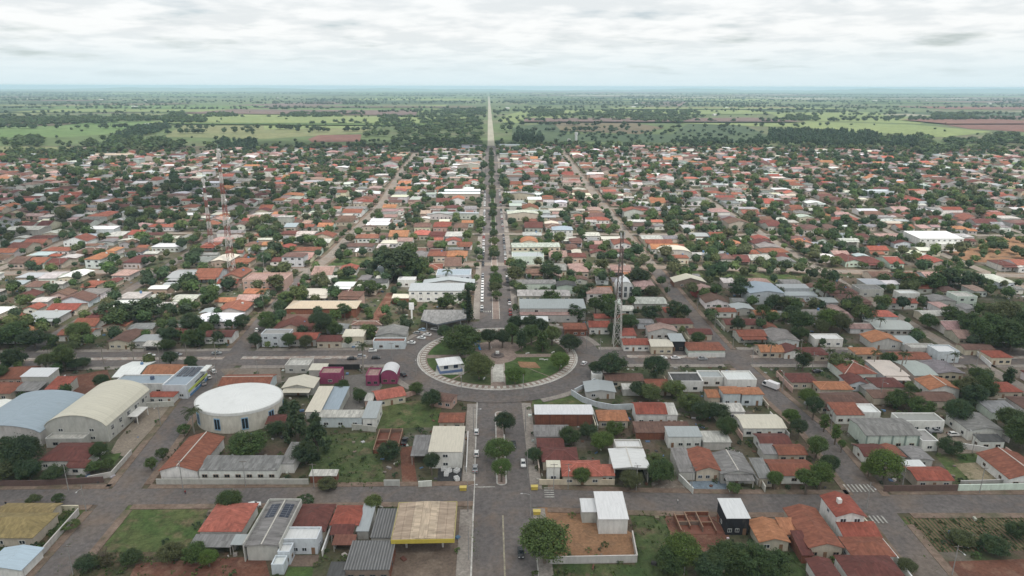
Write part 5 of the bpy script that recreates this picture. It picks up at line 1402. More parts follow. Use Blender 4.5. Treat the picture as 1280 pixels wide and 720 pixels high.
def free(x, y, w, d, gap=.6):
    a = (x-w/2-gap, x+w/2+gap, y-d/2-gap, y+d/2+gap)
    for i in range(int(a[0]//25), int(a[1]//25)+1):
        for j in range(int(a[2]//25), int(a[3]//25)+1):
            for r in GRIDH.get((i, j), ()):
                if a[0] < r[1] and a[1] > r[0] and a[2] < r[3] and a[3] > r[2]: return False
    return True
CATG = {'house':'house','shop':'shop','warehouse':'warehouse','hall':'hall','school':'school','shed':'shed','carport':'carport','porch':'porch roof','church':'church','tower_house':'cabin'}
for (kind, x, y, w, d, h, rot, roof, pitch, rc, wc, o, label) in BUILDINGS:
    nm = {'tower_house':'cabin', 'shop':'shop_building', 'school':'school_building', 'porch':'porch_shelter'}.get(kind, kind)
    build_house(nm, x, y, w, d, h, rot, roof, pitch, rc, wc, dict(o), label, CATG[kind], None, 2 if y < 300 else 1, .04)
    occupy(x, y, w, d)
NHAND = sum(1 for b_ in BUILDINGS if b_[0] in ('house',))

# ------------------------------------------------------------------ oval hall
ox, oy = MISC['oval']; root = empty('oval_hall', (ox, oy, 0.05)); tag(root, 'white oval hall with flat dome roof and blue windows', 'hall')
RX, RY, HH = 15.6, 13.2, 7.4; n = 64
el = [(RX*math.cos(2*math.pi*j/n), RY*math.sin(2*math.pi*j/n)) for j in range(n)]
m = MB()
for j in range(n):
    a, b = el[j], el[(j+1)%n]
    m.poly([(*a,-.6), (*b,-.6), (*b,HH), (*a,HH)])
m.build('wall', 'plaster_object', root, (.60,.57,.50))
m = MB()
rings = [(1.0, HH+.05), (.985, HH+.55), (.8, HH+1.0), (.5, HH+1.5), (.2, HH+1.75)]
for (s0, z0), (s1, z1) in zip(rings, rings[1:]):
    for j in range(n):
        a, b = el[j], el[(j+1)%n]
        m.poly([(a[0]*s0,a[1]*s0,z0), (b[0]*s0,b[1]*s0,z0), (b[0]*s1,b[1]*s1,z1), (a[0]*s1,a[1]*s1,z1)])
m.poly([(a[0]*.2, a[1]*.2, HH+1.75) for a in el])
m.build('roof', 'roof_metal_object', root, (.74,.75,.74))
m = MB()
for j in range(n):
    a, b = el[j], el[(j+1)%n]
    m.hexa([(a[0],a[1],HH-.5), (a[0]*1.015,a[1]*1.015,HH-.5), (b[0]*1.015,b[1]*1.015,HH-.5), (b[0],b[1],HH-.5), (a[0],a[1],HH+.5), (a[0]*1.015,a[1]*1.015,HH+.5), (b[0]*1.015,b[1]*1.015,HH+.5), (b[0],b[1],HH+.5)])
m.build('cornice', 'flat_paint', root, (.68,.68,.66))
for a in (218, 256, 292, 330, 8):
    t_ = R(a); px, py = RX*1.004*math.cos(t_), RY*1.004*math.sin(t_)
    nx, ny = math.cos(t_)/RX, math.sin(t_)/RY; rz = math.atan2(ny, nx)+math.pi/2
    q = put('window', WIN, root, (.24,.40,.56), (px, py, 1.2), rz, (2.3, 1.6, 4.6)); put('pane', PANE, q)
occupy(ox, oy, 2*RX, 2*RY)

# ------------------------------------------------------------------ fuel canopies, kiosk, ruins
cn = MISC['canopy']; cz = terr(cn[0][1])
x0, x1 = (cn[0][0]+cn[3][0])/2, (cn[1][0]+cn[2][0])/2; y0, y1 = (cn[0][1]+cn[1][1])/2, (cn[2][1]+cn[3][1])/2
root = empty('fuel_canopy', ((x0+x1)/2, (y0+y1)/2, cz)); tag(root, 'beige flat fuel station canopy with yellow fascia on dirt lot', 'canopy')
W2, D2 = (x1-x0)/2, (y1-y0)/2
for j in range(7):                                 # roof bays
    q = MB(); xa, xb = -W2+2*W2*j/7, -W2+2*W2*(j+1)/7-.05
    zf = lambda v_: 5.5+.55*(1-abs(v_)/W2)
    q.hexa([(xa,-D2,5.1),(xb,-D2,5.1),(xb,D2,5.1),(xa,D2,5.1),(xa,-D2,zf(xa)),(xb,-D2,zf(xb)),(xb,D2,zf(xb)),(xa,D2,zf(xa))])
    q.build('roof_bay', 'roof_sheet_object', root, (.50,.40,.30) if j in (2, 3, 4) else (.40,.31,.235))
for q_, (a, b, c, d_) in (('fascia', (-W2-.15, W2+.15, -D2-.2, -D2-.01)), ('fascia', (-W2-.15, W2+.15, D2+.01, D2+.2)), ('fascia', (-W2-.2, -W2-.01, -D2, D2)), ('fascia', (W2+.01, W2+.2, -D2, D2))):
    q = MB(); q.box(a, b, c, d_, 4.5, 5.65); q.build(q_, 'flat_paint', root, (.50,.40,.07) if c == -D2-.2 else (.42,.36,.16))
for px in (-W2*.6, W2*.6):
    for py in (-D2*.5, D2*.5):
        q = MB(); q.box(px-.25, px+.25, py-.25, py+.25, -.3, 5.1); q.build('column', 'flat_paint', root, (.45,.43,.40))
occupy((x0+x1)/2, (y0+y1)/2, x1-x0, y1-y0)
gc = MISC['grey_canopy']; gx = sum(p[0] for p in gc)/5; gy = sum(p[1] for p in gc)/5
root = empty('fuel_canopy', (gx, gy, terr(gy))); tag(root, 'grey angular fuel station canopy with dark fascia beside avenue', 'canopy')
pts = [(p[0]-gx, p[1]-gy) for p in gc]
m = MB(); m.poly([(x, yy, 5.5) for x, yy in pts]); m.poly([(x, yy, 4.8) for x, yy in pts][::-1]); m.build('roof', 'roof_sheet_object', root, (.25,.245,.24))
m = MB()
for a, b in zip(pts, pts[1:]+pts[:1]): m.poly([(*a,4.75), (*b,4.75), (*b,5.55), (*a,5.55)])
m.build('fascia', 'flat_paint', root, (.10,.11,.13))
for a in pts:
    q = MB(); q.box(a[0]*.75-.25, a[0]*.75+.25, a[1]*.75-.25, a[1]*.75+.25, -.3, 4.8); q.build('column', 'flat_paint', root, (.4,.4,.4))
occupy(gx, gy, 24, 26)
sx_, sy_ = MISC['signpost']; root = empty('price_sign', (sx_, sy_, terr(sy_))); tag(root, 'tall white price sign pillar beside grey fuel canopy', 'sign')
q = MB(); q.box(-.45,.45,-.25,.25,-.3,5.5); q.build('pillar', 'flat_paint', root, (.7,.7,.69))
q = MB(); q.box(-1.3,1.3,-.3,.3,5.5,9.2); q.build('sign_board', 'flat_paint', root, (.74,.74,.73))
kx, ky = MISC['kiosk']; root = empty('park_kiosk', (kx, ky, terr(ky)+.42), R(14)); root.scale = (1.2, 1.2, 1.2); tag(root, 'white park kiosk with blue base and hipped roof on roundabout lawn', 'kiosk')
q = MB(); q.box(-4.2,4.2,-3.2,3.2,-.2,.9); q.build('base', 'flat_paint', root, (.13,.19,.33))
q = MB(); q.box(-3.8,3.8,-2.8,2.8,.9,3.3); q.build('wall', 'plaster_object', root, (.72,.72,.70))
q = MB(); c = [(-4.6,-3.6,3.3),(4.6,-3.6,3.3),(4.6,3.6,3.3),(-4.6,3.6,3.3)]; A, B = (-1.6,0,4.9), (1.6,0,4.9)
for f in ([c[0],c[1],B,A],[c[1],c[2],B],[c[2],c[3],A,B],[c[3],c[0],A],c[::-1]): q.poly(f)
q.build('roof', 'roof_metal_object', root, (.76,.77,.77))
for px in (-1.8, 1.8): add_window(root, px, -2.82, 1.6, 1.6, 1.2, 0, (.1,.15,.3))
ap = MB(); ap.box(-6,6.5,-5.5,5,-.1,.03); struct(ap.build('kiosk_apron', 'panel_white')).location = (kx, ky, terr(ky)+.42)
# park furniture
root = empty('monument', (0, 294, terr(294)+.39)); tag(root, 'dark round monument plinth with white top at park centre', 'monument')
q = MB(); q.cyl(0,0,0,.5,3.0,24); q.build('step', 'flat_paint', root, (.16,.13,.12))
q = MB(); q.cyl(0,0,.5,1.3,1.6,20); q.build('plinth', 'flat_paint', root, (.12,.10,.10))
q = MB(); q.box(-.8,.8,-.5,.5,1.3,2.3); q.build('top_stone', 'flat_paint', root, (.7,.7,.68))
root = empty('playground_tower', (-9.5, 305, terr(305)+.42), R(20)); tag(root, 'blue playground tower with slide under park trees', 'playground')
for px in (-1,1):
    for py in (-1,1):
        q = MB(); q.box(px-.08,px+.08,py-.08,py+.08,0,3.2); q.build('post', 'flat_paint', root, (.08,.2,.45))
q = MB(); q.hexa([(-1.3,-1.3,3.2),(1.3,-1.3,3.2),(1.3,1.3,3.2),(-1.3,1.3,3.2),(-.2,-.2,4.4),(.2,-.2,4.4),(.2,.2,4.4),(-.2,.2,4.4)]); q.build('roof', 'flat_paint', root, (.06,.18,.50))
q = MB(); q.box(-1.1,1.1,-1.1,1.1,1.5,1.62); q.build('platform', 'flat_paint', root, (.3,.3,.3))
q = MB(); q.hexa([(-.5,-4.4,.2),(.5,-4.4,.2),(.5,-1.1,1.5),(-.5,-1.1,1.5),(-.5,-4.4,.35),(.5,-4.4,.35),(.5,-1.1,1.7),(-.5,-1.1,1.7)]); q.build('slide', 'flat_paint', root, (.10,.30,.60))
for j, (bx_, by_) in enumerate(((20, 288.5), (22, 288), (14, 296), (26, 297), (-14, 288.5), (-6, 268), (7, 268), (28, 281))):
    root = empty('park_bench', (bx_, by_, terr(by_)+.42), R(15*j)); tag(root, 'white concrete park bench on roundabout lawn', 'bench', 'benches in the roundabout park')
    q = MB(); q.box(-1.0,1.0,-.28,.28,.38,.50); q.build('seat', 'flat_paint', root, (.66,.65,.62))
    for s_ in (-1,1):
        q = MB(); q.box(s_*.75-.1,s_*.75+.1,-.22,.22,-.05,.38); q.build('leg', 'flat_paint', root, (.6,.59,.56))
# unfinished brick house and roofless enclosure
def brick_shell(pts, label, plan, hgt):
    cx = sum(p[0] for p in pts)/4; cy = sum(p[1] for p in pts)/4
    w = (pts[1][0]-pts[0][0]+pts[2][0]-pts[3][0])/2; d = (pts[0][1]+pts[1][1]-pts[2][1]-pts[3][1])/2
    root = empty('unfinished_house', (cx, cy, terr(cy)+.03)); tag(root, label, 'ruin')
    q = MB(); q.box(-w/2,w/2,-d/2,d/2,-.3,.12); q.build('floor_slab', 'flat_paint', root, (.20,.085,.06))
    for (u0, v0, u1, v1) in plan:
        q = MB(); xa, xb = sorted((u0*w-w/2, u1*w-w/2)); ya_, yb = sorted((v0*d-d/2, v1*d-d/2))
        hh = hgt*rng.uniform(.55, 1.1)
        q.box(xa-.12, xb+.12, ya_-.12, yb+.12, -.2, hh); q.build('brick_wall', 'brick', root)
        q = MB(); q.box(xa-.13, xb+.13, ya_-.13, yb+.13, hh, hh+.12); q.build('wall_cap', 'flat_paint', root, (.29,.19,.13))
    for j in range(6):
        q = MB(); px, py = rng.uniform(-w/2, w/2), rng.uniform(-d/2, d/2); q.bar((px,py,.2), (px+rng.uniform(-2,2), py+rng.uniform(-3,3), .4), .09); q.build('timber', 'flat_paint', root, (.32,.24,.16))
    occupy(cx, cy, w, d); return root
brick_shell(MISC['ruin'], 'unfinished red brick house walls without roof beside black walled house', [(0,0,0,.9),(.25,.25,.25,1),(.5,.1,.5,.9),(.78,.0,.78,.8),(0,.5,.5,.5),(.25,1,.8,1),(.5,.45,.78,.45),(0,.9,.3,.9),(1,.3,1,.9)], 1.6)
brick_shell(MISC['encl'], 'roofless brick enclosure with dark red walls on back lot', [(0,0,0,1),(1,0,1,1),(0,0,1,0),(0,1,1,1),(.5,.2,.5,1),(0,.45,.5,.45)], 2.6)

# ------------------------------------------------------------------ walls between plots
def boundary_wall(h, wc, pts, label, group=None):
    m = MB(); cp = MB()
    x0, y0 = pts[0]; z0 = terr(y0)
    th = .11
    P = [(x-x0, y-y0) for x, y in pts]; A, B = offset(P, th), offset(P, -th); A2, B2 = offset(P, th+.06), offset(P, -th-.06)
    for j in range(len(P)-1):
        za, zb = terr(pts[j][1])-z0, terr(pts[j+1][1])-z0
        m.hexa([(*A[j],za-.4), (*B[j],za-.4), (*B[j+1],zb-.4), (*A[j+1],zb-.4), (*A[j],za+h), (*B[j],za+h), (*B[j+1],zb+h), (*A[j+1],zb+h)])
        cp.hexa([(*A2[j],za+h+.003), (*B2[j],za+h+.003), (*B2[j+1],zb+h+.003), (*A2[j+1],zb+h+.003), (*A2[j],za+h+.1), (*B2[j],za+h+.1), (*B2[j+1],zb+h+.1), (*A2[j+1],zb+h+.1)])
    root = empty('boundary_wall', (x0, y0, z0)); tag(root, label, 'wall', group)
    c = (.2,.08,.05) if WAL.get(wc) is None else jit(WAL[wc], .08)
    m.build('wall', 'brick' if WAL.get(wc) is None else 'plaster_object', root, c)
    cp.build('coping', 'flat_paint', root, tuple(min(.75, v_*1.12) for v_ in c))
    return root
for h, wc, pts, label in WALLS: boundary_wall(h, wc, pts, label)

# ------------------------------------------------------------------ trees
def leaf_quads(C, Nn, size, r):
    n = len(C)
    nrm = Nn+r.normal(size=(n,3))*.34; nrm /= np.linalg.norm(nrm, axis=1, keepdims=True)
    ref = r.normal(size=(n,3)); e1 = np.cross(nrm, ref); e1 /= np.linalg.norm(e1, axis=1, keepdims=True)
    e2 = np.cross(nrm, e1)
    a = (size*r.uniform(.7,1.3,n))[:,None]; b = a*r.uniform(.55,.9,n)[:,None]
    return np.stack([C-e1*a-e2*b*.4, C-e2*b+e1*a*.2, C+e1*a+e2*b*.3, C+e2*b-e1*a*.1], axis=1)
def crown(kind, seed, clumps=46, leaves=56, size=.062):
    r = np.random.default_rng(seed); C = []; Nn = []
    for _ in range(clumps):
        d = r.normal(size=3); d /= np.linalg.norm(d)
        if kind == 'round':
            d[2] = abs(d[2])*1.0 if r.random() < .72 else d[2]; c = d*np.array([.78,.78,.72])*r.uniform(.7,1.0); rad = r.uniform(.20,.34)
        elif kind == 'open':
            c = d*np.array([.82,.82,.66])*r.uniform(.35,1.0)**.6; c[2] += .12*math.sin(5*c[0]+seed)+.10*math.cos(4*c[1]); rad = r.uniform(.16,.32)
        elif kind == 'tall':
            c = np.array([d[0]*.62, d[1]*.62, r.uniform(-.85,.9)]); c[:2] *= (1-.45*max(0, c[2]))*r.uniform(.4,1); rad = r.uniform(.18,.34)
        elif kind == 'umbrella':
            c = np.array([d[0]*.95, d[1]*.95, 0]); c[:2] *= r.uniform(.2,1)**.5/max(.4, math.hypot(d[0], d[1])); c[2] = .25*(1-c[0]**2-c[1]**2)+r.uniform(-.12,.12); rad = r.uniform(.16,.24)
        else:   # shaggy conifer
            z = r.uniform(-1,1); a = r.uniform(0, 6.283); q = (1-(z+1)/2)*.85+.12; c = np.array([math.cos(a)*q, math.sin(a)*q, z]); c[:2] *= r.uniform(.55,1); rad = r.uniform(.16,.26)
        n = int(leaves*r.uniform(.6,1.4))
        dd = r.normal(size=(n,3)); dd /= np.linalg.norm(dd, axis=1, keepdims=True)
        C.append(c+dd*rad*r.uniform(.45,1.05,(n,1))); Nn.append(dd*.8+np.array([0,0,.5]))
    C = np.concatenate(C); Nn = np.concatenate(Nn)
    return leaf_quads(C, Nn, size, r)
CROWN = {k_: [quads_mesh('crown', crown(k_, s_, *a), None, 'leaf') for s_ in sd_] for k_, sd_, a in
         (('round', (1,2,3,4), (58,56,.060)), ('open', (5,6,7,8,9,10), (50,52,.066)), ('tall', (11,12,13), (44,44,.08)), ('umbrella', (14,15), (48,48,.065)), ('conifer2', (16,17), (60,50,.07)))}
CROWNF = {'round': [quads_mesh('crown', crown('round', s_, 120, 84, .036), None, 'leaf') for s_ in (21,22,23)], 'open': [quads_mesh('crown', crown('open', s_, 110, 80, .040), None, 'leaf') for s_ in (24,25,26)]}
def trunk_mesh(seed, limbs=5, bare=False):
    r = random.Random(seed); m = MB()
    p = Vector((0,0,-.05)); q = Vector((r.uniform(-.03,.03), r.uniform(-.03,.03), .5))
    m.bar(p, q, .045, 0, 7, .034)
    for j in range(limbs):
        a = 2*math.pi*j/limbs+r.uniform(-.4,.4); rr = r.uniform(.18,.32)
        e = Vector((math.cos(a)*rr, math.sin(a)*rr, r.uniform(.78,1.0))); mid = q.lerp(e, .5)+Vector((0,0,-.04))
        m.bar(q, mid, .026, 0, 5, .018); m.bar(mid, e, .018, 0, 5, .007)
        if bare:
            for k_ in range(5):
                s_ = mid.lerp(e, r.random()); m.bar(s_, s_+Vector((r.uniform(-.2,.2), r.uniform(-.2,.2), r.uniform(.1,.35))), .009, 0, 4, .003)
    return m.mesh('trunk', ['bark'])
TRUNK = [trunk_mesh(s_) for s_ in range(4)]; BARE = trunk_mesh(9, 8, True)
def palm_meshes(seed):
    r = random.Random(seed); t_ = MB(); f = MB()
    pts = [Vector((.012*math.sin(j*.9+seed), .012*math.cos(j*.7), j/8)) for j in range(9)]
    for a, b, j in zip(pts, pts[1:], range(8)): t_.bar(a-Vector((0,0,.005)), b, .030-.0016*j, 0, 8, .0285-.0016*j)
    top = Vector((0,0,0))
    for j in range(17):
        a = 2*math.pi*j/17+r.uniform(-.15,.15); el_ = r.uniform(-.1,1.0); L_ = r.uniform(.8,1.0)
        prev = top; d = Vector((math.cos(a)*math.cos(el_), math.sin(a)*math.cos(el_), math.sin(el_)))
        side = Vector((-math.sin(a), math.cos(a), 0))
        for k_ in range(6):
            nx_ = prev+d*(L_/6); d = (d+Vector((0,0,-.26))).normalized()
            wd = .13*math.sin(math.pi*(k_+1.0)/7.2)+.02; w0 = .13*math.sin(math.pi*(k_+.3)/7.2)+.015
            for s_ in (-1,1):
                for g in (0, .5):
                    pa, pb = prev.lerp(nx_, g), prev.lerp(nx_, g+.36)
                    f.poly([pa, pb, pb+side*s_*wd+Vector((0,0,-.07))+d*.03, pa+side*s_*w0+Vector((0,0,-.05))+d*.05])
            prev = nx_
    return t_.mesh('trunk', ['palm_bark']), f.mesh('fronds', ['leaf'])
PALM = [palm_meshes(s_) for s_ in (1, 2, 3)]
def pine_mesh():
    r = np.random.default_rng(5); C = []; Nn = []
    for t_ in range(15):
        z = -1+2*t_/15; q = (1-t_/15)*.95+.08
        for b_ in range(9):
            a = 2*math.pi*b_/9+t_*.4; n = 26; u = r.uniform(.1,1,n)
            P = np.stack([np.cos(a)*u*q, np.sin(a)*u*q, z-.03*u+.05*u*u], 1)+r.normal(size=(n,3))*np.array([.05,.05,.018]); C.append(P); Nn.append(np.tile([0,0,1.], (n,1)))
    return quads_mesh('crown', leaf_quads(np.concatenate(C), np.concatenate(Nn), .075, r), None, 'leaf')
PINE = pine_mesh()
GREENS = [(.070,.112,.042), (.088,.134,.046), (.058,.094,.048), (.120,.158,.058), (.054,.086,.044), (.105,.120,.056)]
BRIGHT = (.115,.175,.044)
NT = [0]
def make_tree(kind, x, y, h, r, label, group=None, base=0.05):
    NT[0] += 1
    nm = {'palm':'palm_tree', 'conifer':'pine_tree', 'conifer2':'conifer_tree', 'bare':'bare_shrub'}.get(kind, 'tree')
    cat = 'palm' if kind == 'palm' else ('shrub' if kind == 'bare' else 'tree')
    root = empty(nm, (x, y, terr(y)+base), rng.uniform(0, 6.28)); tag(root, label, cat, group)
    c = BRIGHT if 'bright' in label or 'light green' in label or 'yellow green' in label else rng.choice(GREENS)
    if any(q in label for q in ('huge dense', 'bushy tree', 'wide spreading', 'street tree', 'bright')): c = BRIGHT if 'bright' in label else (.094,.146,.042)
    if 'dark' in label: c = GREENS[rng.choice((0, 2, 4))]
    c = jit(c, .14)
    if kind == 'palm':
        i = rng.randrange(3); put('trunk', PALM[i][0], root, None, None, None, (h*.9, h*.9, h-r*.25)); put('fronds', PALM[i][1], root, jit((.045,.065,.026), .1), (0,0,h-r*.27), None, (r,r,r)); return root
    if kind == 'conifer':
        q = MB(); q.cyl(0,0,-.3,h*.95,.35,8,.08); q.build('trunk', 'bark', root)
        put('crown', PINE, root, (.026,.042,.026), (0,0,h*.55), None, (r,r,h*.45)); return root
    if kind == 'bare':
        put('trunk', BARE, root, None, None, None, (h,h,h)); put('crown', CROWN['open'][0], root, (.10,.09,.05), (0,0,h*.35), None, (r*.8,r*.8,h*.25)); return root
    rz = {'round': .86*r, 'open': .80*r, 'tall': 1.0*r, 'umbrella': .8*r, 'conifer2': h*.5}[kind]
    rz = min(rz, h*.46)
    cz_ = h-rz*.98
    put('trunk', rng.choice(TRUNK), root, None, None, None, (max(h*.9, r*1.2), max(h*.9, r*1.2), max(cz_, h*.5)))
    put('crown', rng.choice(CROWNF[kind] if kind in CROWNF and y < 330 and r > 2.7 else CROWN[kind]), root, c, (0,0,cz_), None, (r*rng.uniform(.93,1.07), r*rng.uniform(.93,1.07), rz))
    return root
TREEPTS = []
for kind, x, y, h, r, label in TREES:
    g = 'palms on the cross avenue median' if 'royal palm' in label else ('palms by the school square' if 'double row' in label else None)
    park = math.hypot(x-RC[0], y-RC[1]) < 37
    if 'royal palm' in label: label = '%s royal palm %s on median of the cross avenue' % (nth('rp'+str(x > 0)), 'from the street end beside warehouses' if x < 0 else 'east of the roundabout')
    if 'double row' in label: label = nth('sp')+' palm of the double row beside the school square'
    if 'street tree' in label and x > 60 and y < 290: r *= .78; x -= 1.4
    make_tree(kind, x, y, h, r, label, g, .4 if park else .05); TREEPTS.append((x, y, r))
y = 352.
while y < 1080:
    if min(abs(y-q) for q in (436, 545, 645, 750, 855, 960, 1065)) > 8 and rng.random() < .85:
        make_tree('round' if rng.random() < .6 else 'open', rng.uniform(-.4,.4), y, rng.uniform(6.5,9), rng.uniform(3.4,5.2), nth('mt')+' median tree counted from the roundabout along the avenue', 'avenue median trees', .2)
    y += rng.uniform(9.5, 14.5)*(1 if y < 600 else 1.25)

# ------------------------------------------------------------------ vehicles
def car_meshes(kind):
    L_, W_ = {'hatch':(3.9,1.7), 'sedan':(4.4,1.74), 'pickup':(5.1,1.85), 'truck':(7.0,2.2)}[kind]
    l, w = L_/2, W_/2
    prof = {'hatch':[(-l,.35),(-l+.05,.85),(-l+.25,.98),(l-1.15,.98),(l-.12,.78),(l,.6),(l,.35)],
            'sedan':[(-l,.35),(-l+.04,.9),(-l+.95,.98),(l-1.25,.98),(l-.15,.78),(l,.6),(l,.35)],
            'pickup':[(-l,.45),(-l+.02,1.05),(-l+1.9,1.08),(l-1.35,1.1),(l-.15,.95),(l,.7),(l,.45)],
            'truck':[(-l,.6),(-l,.9),(-l+2,.9),(l-1.9,.9),(l-.1,1.2),(l,.9),(l,.5)]}[kind]
    b = MB(); n = len(prof)
    for s_, k_ in ((-1, 0), (1, 1)):
        pass
    ring = []
    for xx, sc_ in ((-w, .9), (-w*.93, 1.0), (w*.93, 1.0), (w, .9)):
        ring.append([(xx, u*(.985 if sc_ < 1 else 1), .35+(z-.35)*sc_) for u, z in prof])
    for a, c_ in zip(ring, ring[1:]):
        for j in range(n):
            q = (j+1) % n; b.poly([a[j], a[q], c_[q], c_[j]][::-1])
    b.poly(ring[0]); b.poly(ring[-1][::-1])
    c0, c1, t0, t1, zb, zt = {'hatch':(-l+.12, l-1.05, -l+.45, l-1.75, .97, 1.46), 'sedan':(-l+.75, l-1.15, -l+1.3, l-1.85, .97, 1.42), 'pickup':(-l+1.9, l-1.3, -l+2.0, l-1.95, 1.07, 1.68), 'truck':(l-1.8, l-.1, l-1.75, l-.55, 1.0, 2.2)}[kind]
    g = MB(); x0, x1 = w*.94, w*.76
    lo = [(-x0,c0,zb),(x0,c0,zb),(x0,c1,zb),(-x0,c1,zb)]; hi = [(-x1,t0,zt),(x1,t0,zt),(x1,t1,zt),(-x1,t1,zt)]
    g.hexa(lo+hi)
    hr = [(p_[0]*1.03, p_[1], zt+.004) for p_ in hi]
    b.hexa(hr+[(p_[0]*.9, p_[1]*.98, zt+.07) for p_ in hr])
    for a, c_ in zip(lo, hi): b.bar(a, c_, .05)
    if kind == 'truck': b.box(-w, w, -l+.05, l-2.0, .95, 2.9)
    if kind == 'pickup': b.box(-w*.8, w*.8, -l+.15, -l+1.8, 1.085, 1.1)
    wh = MB(); wh.bar((-.11,0,0), (.11,0,0), .32, 0, 14)
    rim = MB(); rim.bar((-.118,0,0), (.118,0,0), .19, 0, 10)
    hl = MB(); hl.box(-.2,.2,-.03,.03,-.08,.08)
    return dict(body=b.mesh('body', ['paint']), glass=g.mesh('windows', ['glass']), wheel=wh.mesh('wheel', ['rubber']), rim=rim.mesh('rim', ['steel']), head=hl.mesh('headlight', ['light_glass']), tail=hl.mesh('tail_light', ['tail_glass']), l=l, w=w)
CARM = {k_: car_meshes(k_) for k_ in ('hatch', 'sedan', 'pickup', 'truck')}
CARC = {'white':(.72,.72,.71), 'silver':(.28,.29,.30), 'black':(.016,.017,.02), 'redcar':(.28,.035,.025), 'bluecar':(.30,.42,.55), 'grey':(.12,.12,.13)}
def make_car(kind, x, y, hd, cc_, label, group=None, full=True, z=.2):
    d = CARM[kind]; root = empty({'truck':'delivery_truck', 'pickup':'pickup_truck'}.get(kind, 'car'), (x, y, terr(y)+z), R(-hd)); tag(root, label, 'truck' if kind == 'truck' else 'car', group)
    put('body', d['body'], root, jit(CARC[cc_], .05)); put('windows', d['glass'], root)
    if full:
        for sx in (-1, 1):
            for sy in (-1, 1):
                q = put('wheel', d['wheel'], root, None, (sx*(d['w']-.12), sy*(d['l']-.8), .32)); put('rim', d['rim'], q, (.4,.4,.42))
            put('headlight', d['head'], root, None, (sx*(d['w']-.35), d['l']+.0, .66)); put('tail_light', d['tail'], root, None, (sx*(d['w']-.3), -d['l']-.0, .78))
    return root
for kind, x, y, hd, cc_, label in CARS: make_car(kind, x, y, hd, cc_, label)
for s_, side in ((-1, 'fuel canopy'), (1, 'long pale warehouse')):
    y = 352.
    while y < 760:
        if min(abs(y-q) for q in (436, 545, 645, 750)) > 9 and rng.random() < (.80 if s_ < 0 else .62):
            cc_ = rng.choice(('white','white','white','silver','black','grey','white','redcar') if s_ < 0 else ('white','silver','black','black','grey','redcar','white'))
            nmc = {'white':'white','silver':'silver','black':'black','grey':'dark grey','redcar':'red'}[cc_]
            make_car(rng.choice(('hatch','sedan','hatch','pickup')), s_*(AVE-1.1), y, 0 if s_ > 0 else 180, cc_, '%s %s car counted from roundabout on avenue kerb, %s side' % (nth(nmc+side), nmc, side), 'cars parked along the avenue', y < 400, .1)
        y += rng.uniform(5.2, 6.6)

# ------------------------------------------------------------------ poles, masts, tank
def pole_meshes():
    p = MB(); p.bar((0,0,-.3), (0,0,1), .018, 0, 8, .011)
    a = MB(); a.box(-1.1,1.1,-.06,.06,-.06,.06)
    l_ = MB(); l_.bar((0,0,0), (0,-1.6,.45), .045, 0, 6); l_.bar((0,-1.6,.45), (0,-2.4,.45), .045, 0, 6)
    h_ = MB(); h_.box(-.13,.13,-2.9,-2.3,.38,.52)
    return p.mesh('pole', ['steel']), a.mesh('crossarm', ['steel']), l_.mesh('lamp_arm', ['steel']), h_.mesh('lamp_head', ['steel'])
PM = pole_meshes()
# ---- procedural town fill
def project(x, y, z):
    q = cam_ob.matrix_world.inverted() @ Vector((x, y, z))
    return (640+853*q.x/-q.z, 360-853*q.y/-q.z) if q.z < -1 else (9999, 9999)
MWI = cam_ob.matrix_world.inverted()
def seen(x, y, mu=90, mv=60):
    q = MWI @ Vector((x, y, terr(y)+3))
    if q.z > -1: return False
    u, v = 640+853*q.x/-q.z, 360-853*q.y/-q.z
    return -mu < u < 1280+mu and v < 720+mv
LANDM = [(b_[1], b_[2], s_) for b_ in BUILDINGS for key, s_ in (('cream barrel','the cream vaulted warehouse'), ('tan ridge','the tan ridge roofed hall'), ('long pale metal','the long pale warehouse'), ('gymnasium with blue','the blue grey gymnasium'), ('large white gym','the white gymnasium'), ('arched front','the white arched church'), ('pinkish two storey','the pinkish commercial block'), ('pale hip','the pale hip villa'), ('pilastered hall with','the pilastered hall'), ('long white two storey','the long white building'), ('white two storey house with blue','the colonnaded white house'), ('pale zinc warehouse','the pale zinc warehouse'), ('orange vaulted','the orange vaulted warehouse'), ('cream vaulted market','the vaulted market hall'), ('modern corner shop','the light blue corner shop'), ('open corner','the open corner house'), ('white strip roofed','the white strip roofed shed'), ('old quarter edge','the pale edge warehouse'), ('pale grey block','the pale grey block'), ('fresh','x')) if key in b_[12]]
LANDM += [(MISC['masts'][0][0], MISC['masts'][0][1], 'the tall red lattice mast'), (MISC['masts'][1][0], MISC['masts'][1][1], 'the shorter red lattice mast'), (MISC['masts'][2][0], MISC['masts'][2][1], 'the dark lattice mast'), (ox, oy, 'the white oval hall'), (gx, gy, 'the grey fuel canopy'), (0, 294, 'the roundabout park'), (0, 430, 'the second avenue crossing'), (-118, 430, 'the crossing by white low shop'), (109, 428, 'the crossing by big round tree')]
def where(x, y):
    a = sorted((math.hypot(x-q[0], y-q[1]), q) for q in LANDM)
    d, q = a[0]
    if d < 28: return 'next to '+q[2]
    to = math.hypot(x, y-294) < math.hypot(q[0], q[1]-294)
    return ('on roundabout side of ' if to else 'beyond ')+q[2]
STOPW = {'with','and','the','on','of','a','in','to','beside','by','behind','before','between','at','near','below','above','next','its','under','from','facing','along','over','beneath','into','toward','around','joined','inside'}
ALLB = []
def beside(x, y, maxw=9):
    for d, lb in sorted((math.hypot(x-q[0], y-q[1]), q[2]) for q in ALLB if abs(x-q[0]) < 60 and abs(y-q[1]) < 60)[:5]:
        w_ = lb.split()[:maxw]
        while w_ and w_[-1] in STOPW: w_.pop()
        yield 'beside the '+' '.join(w_)
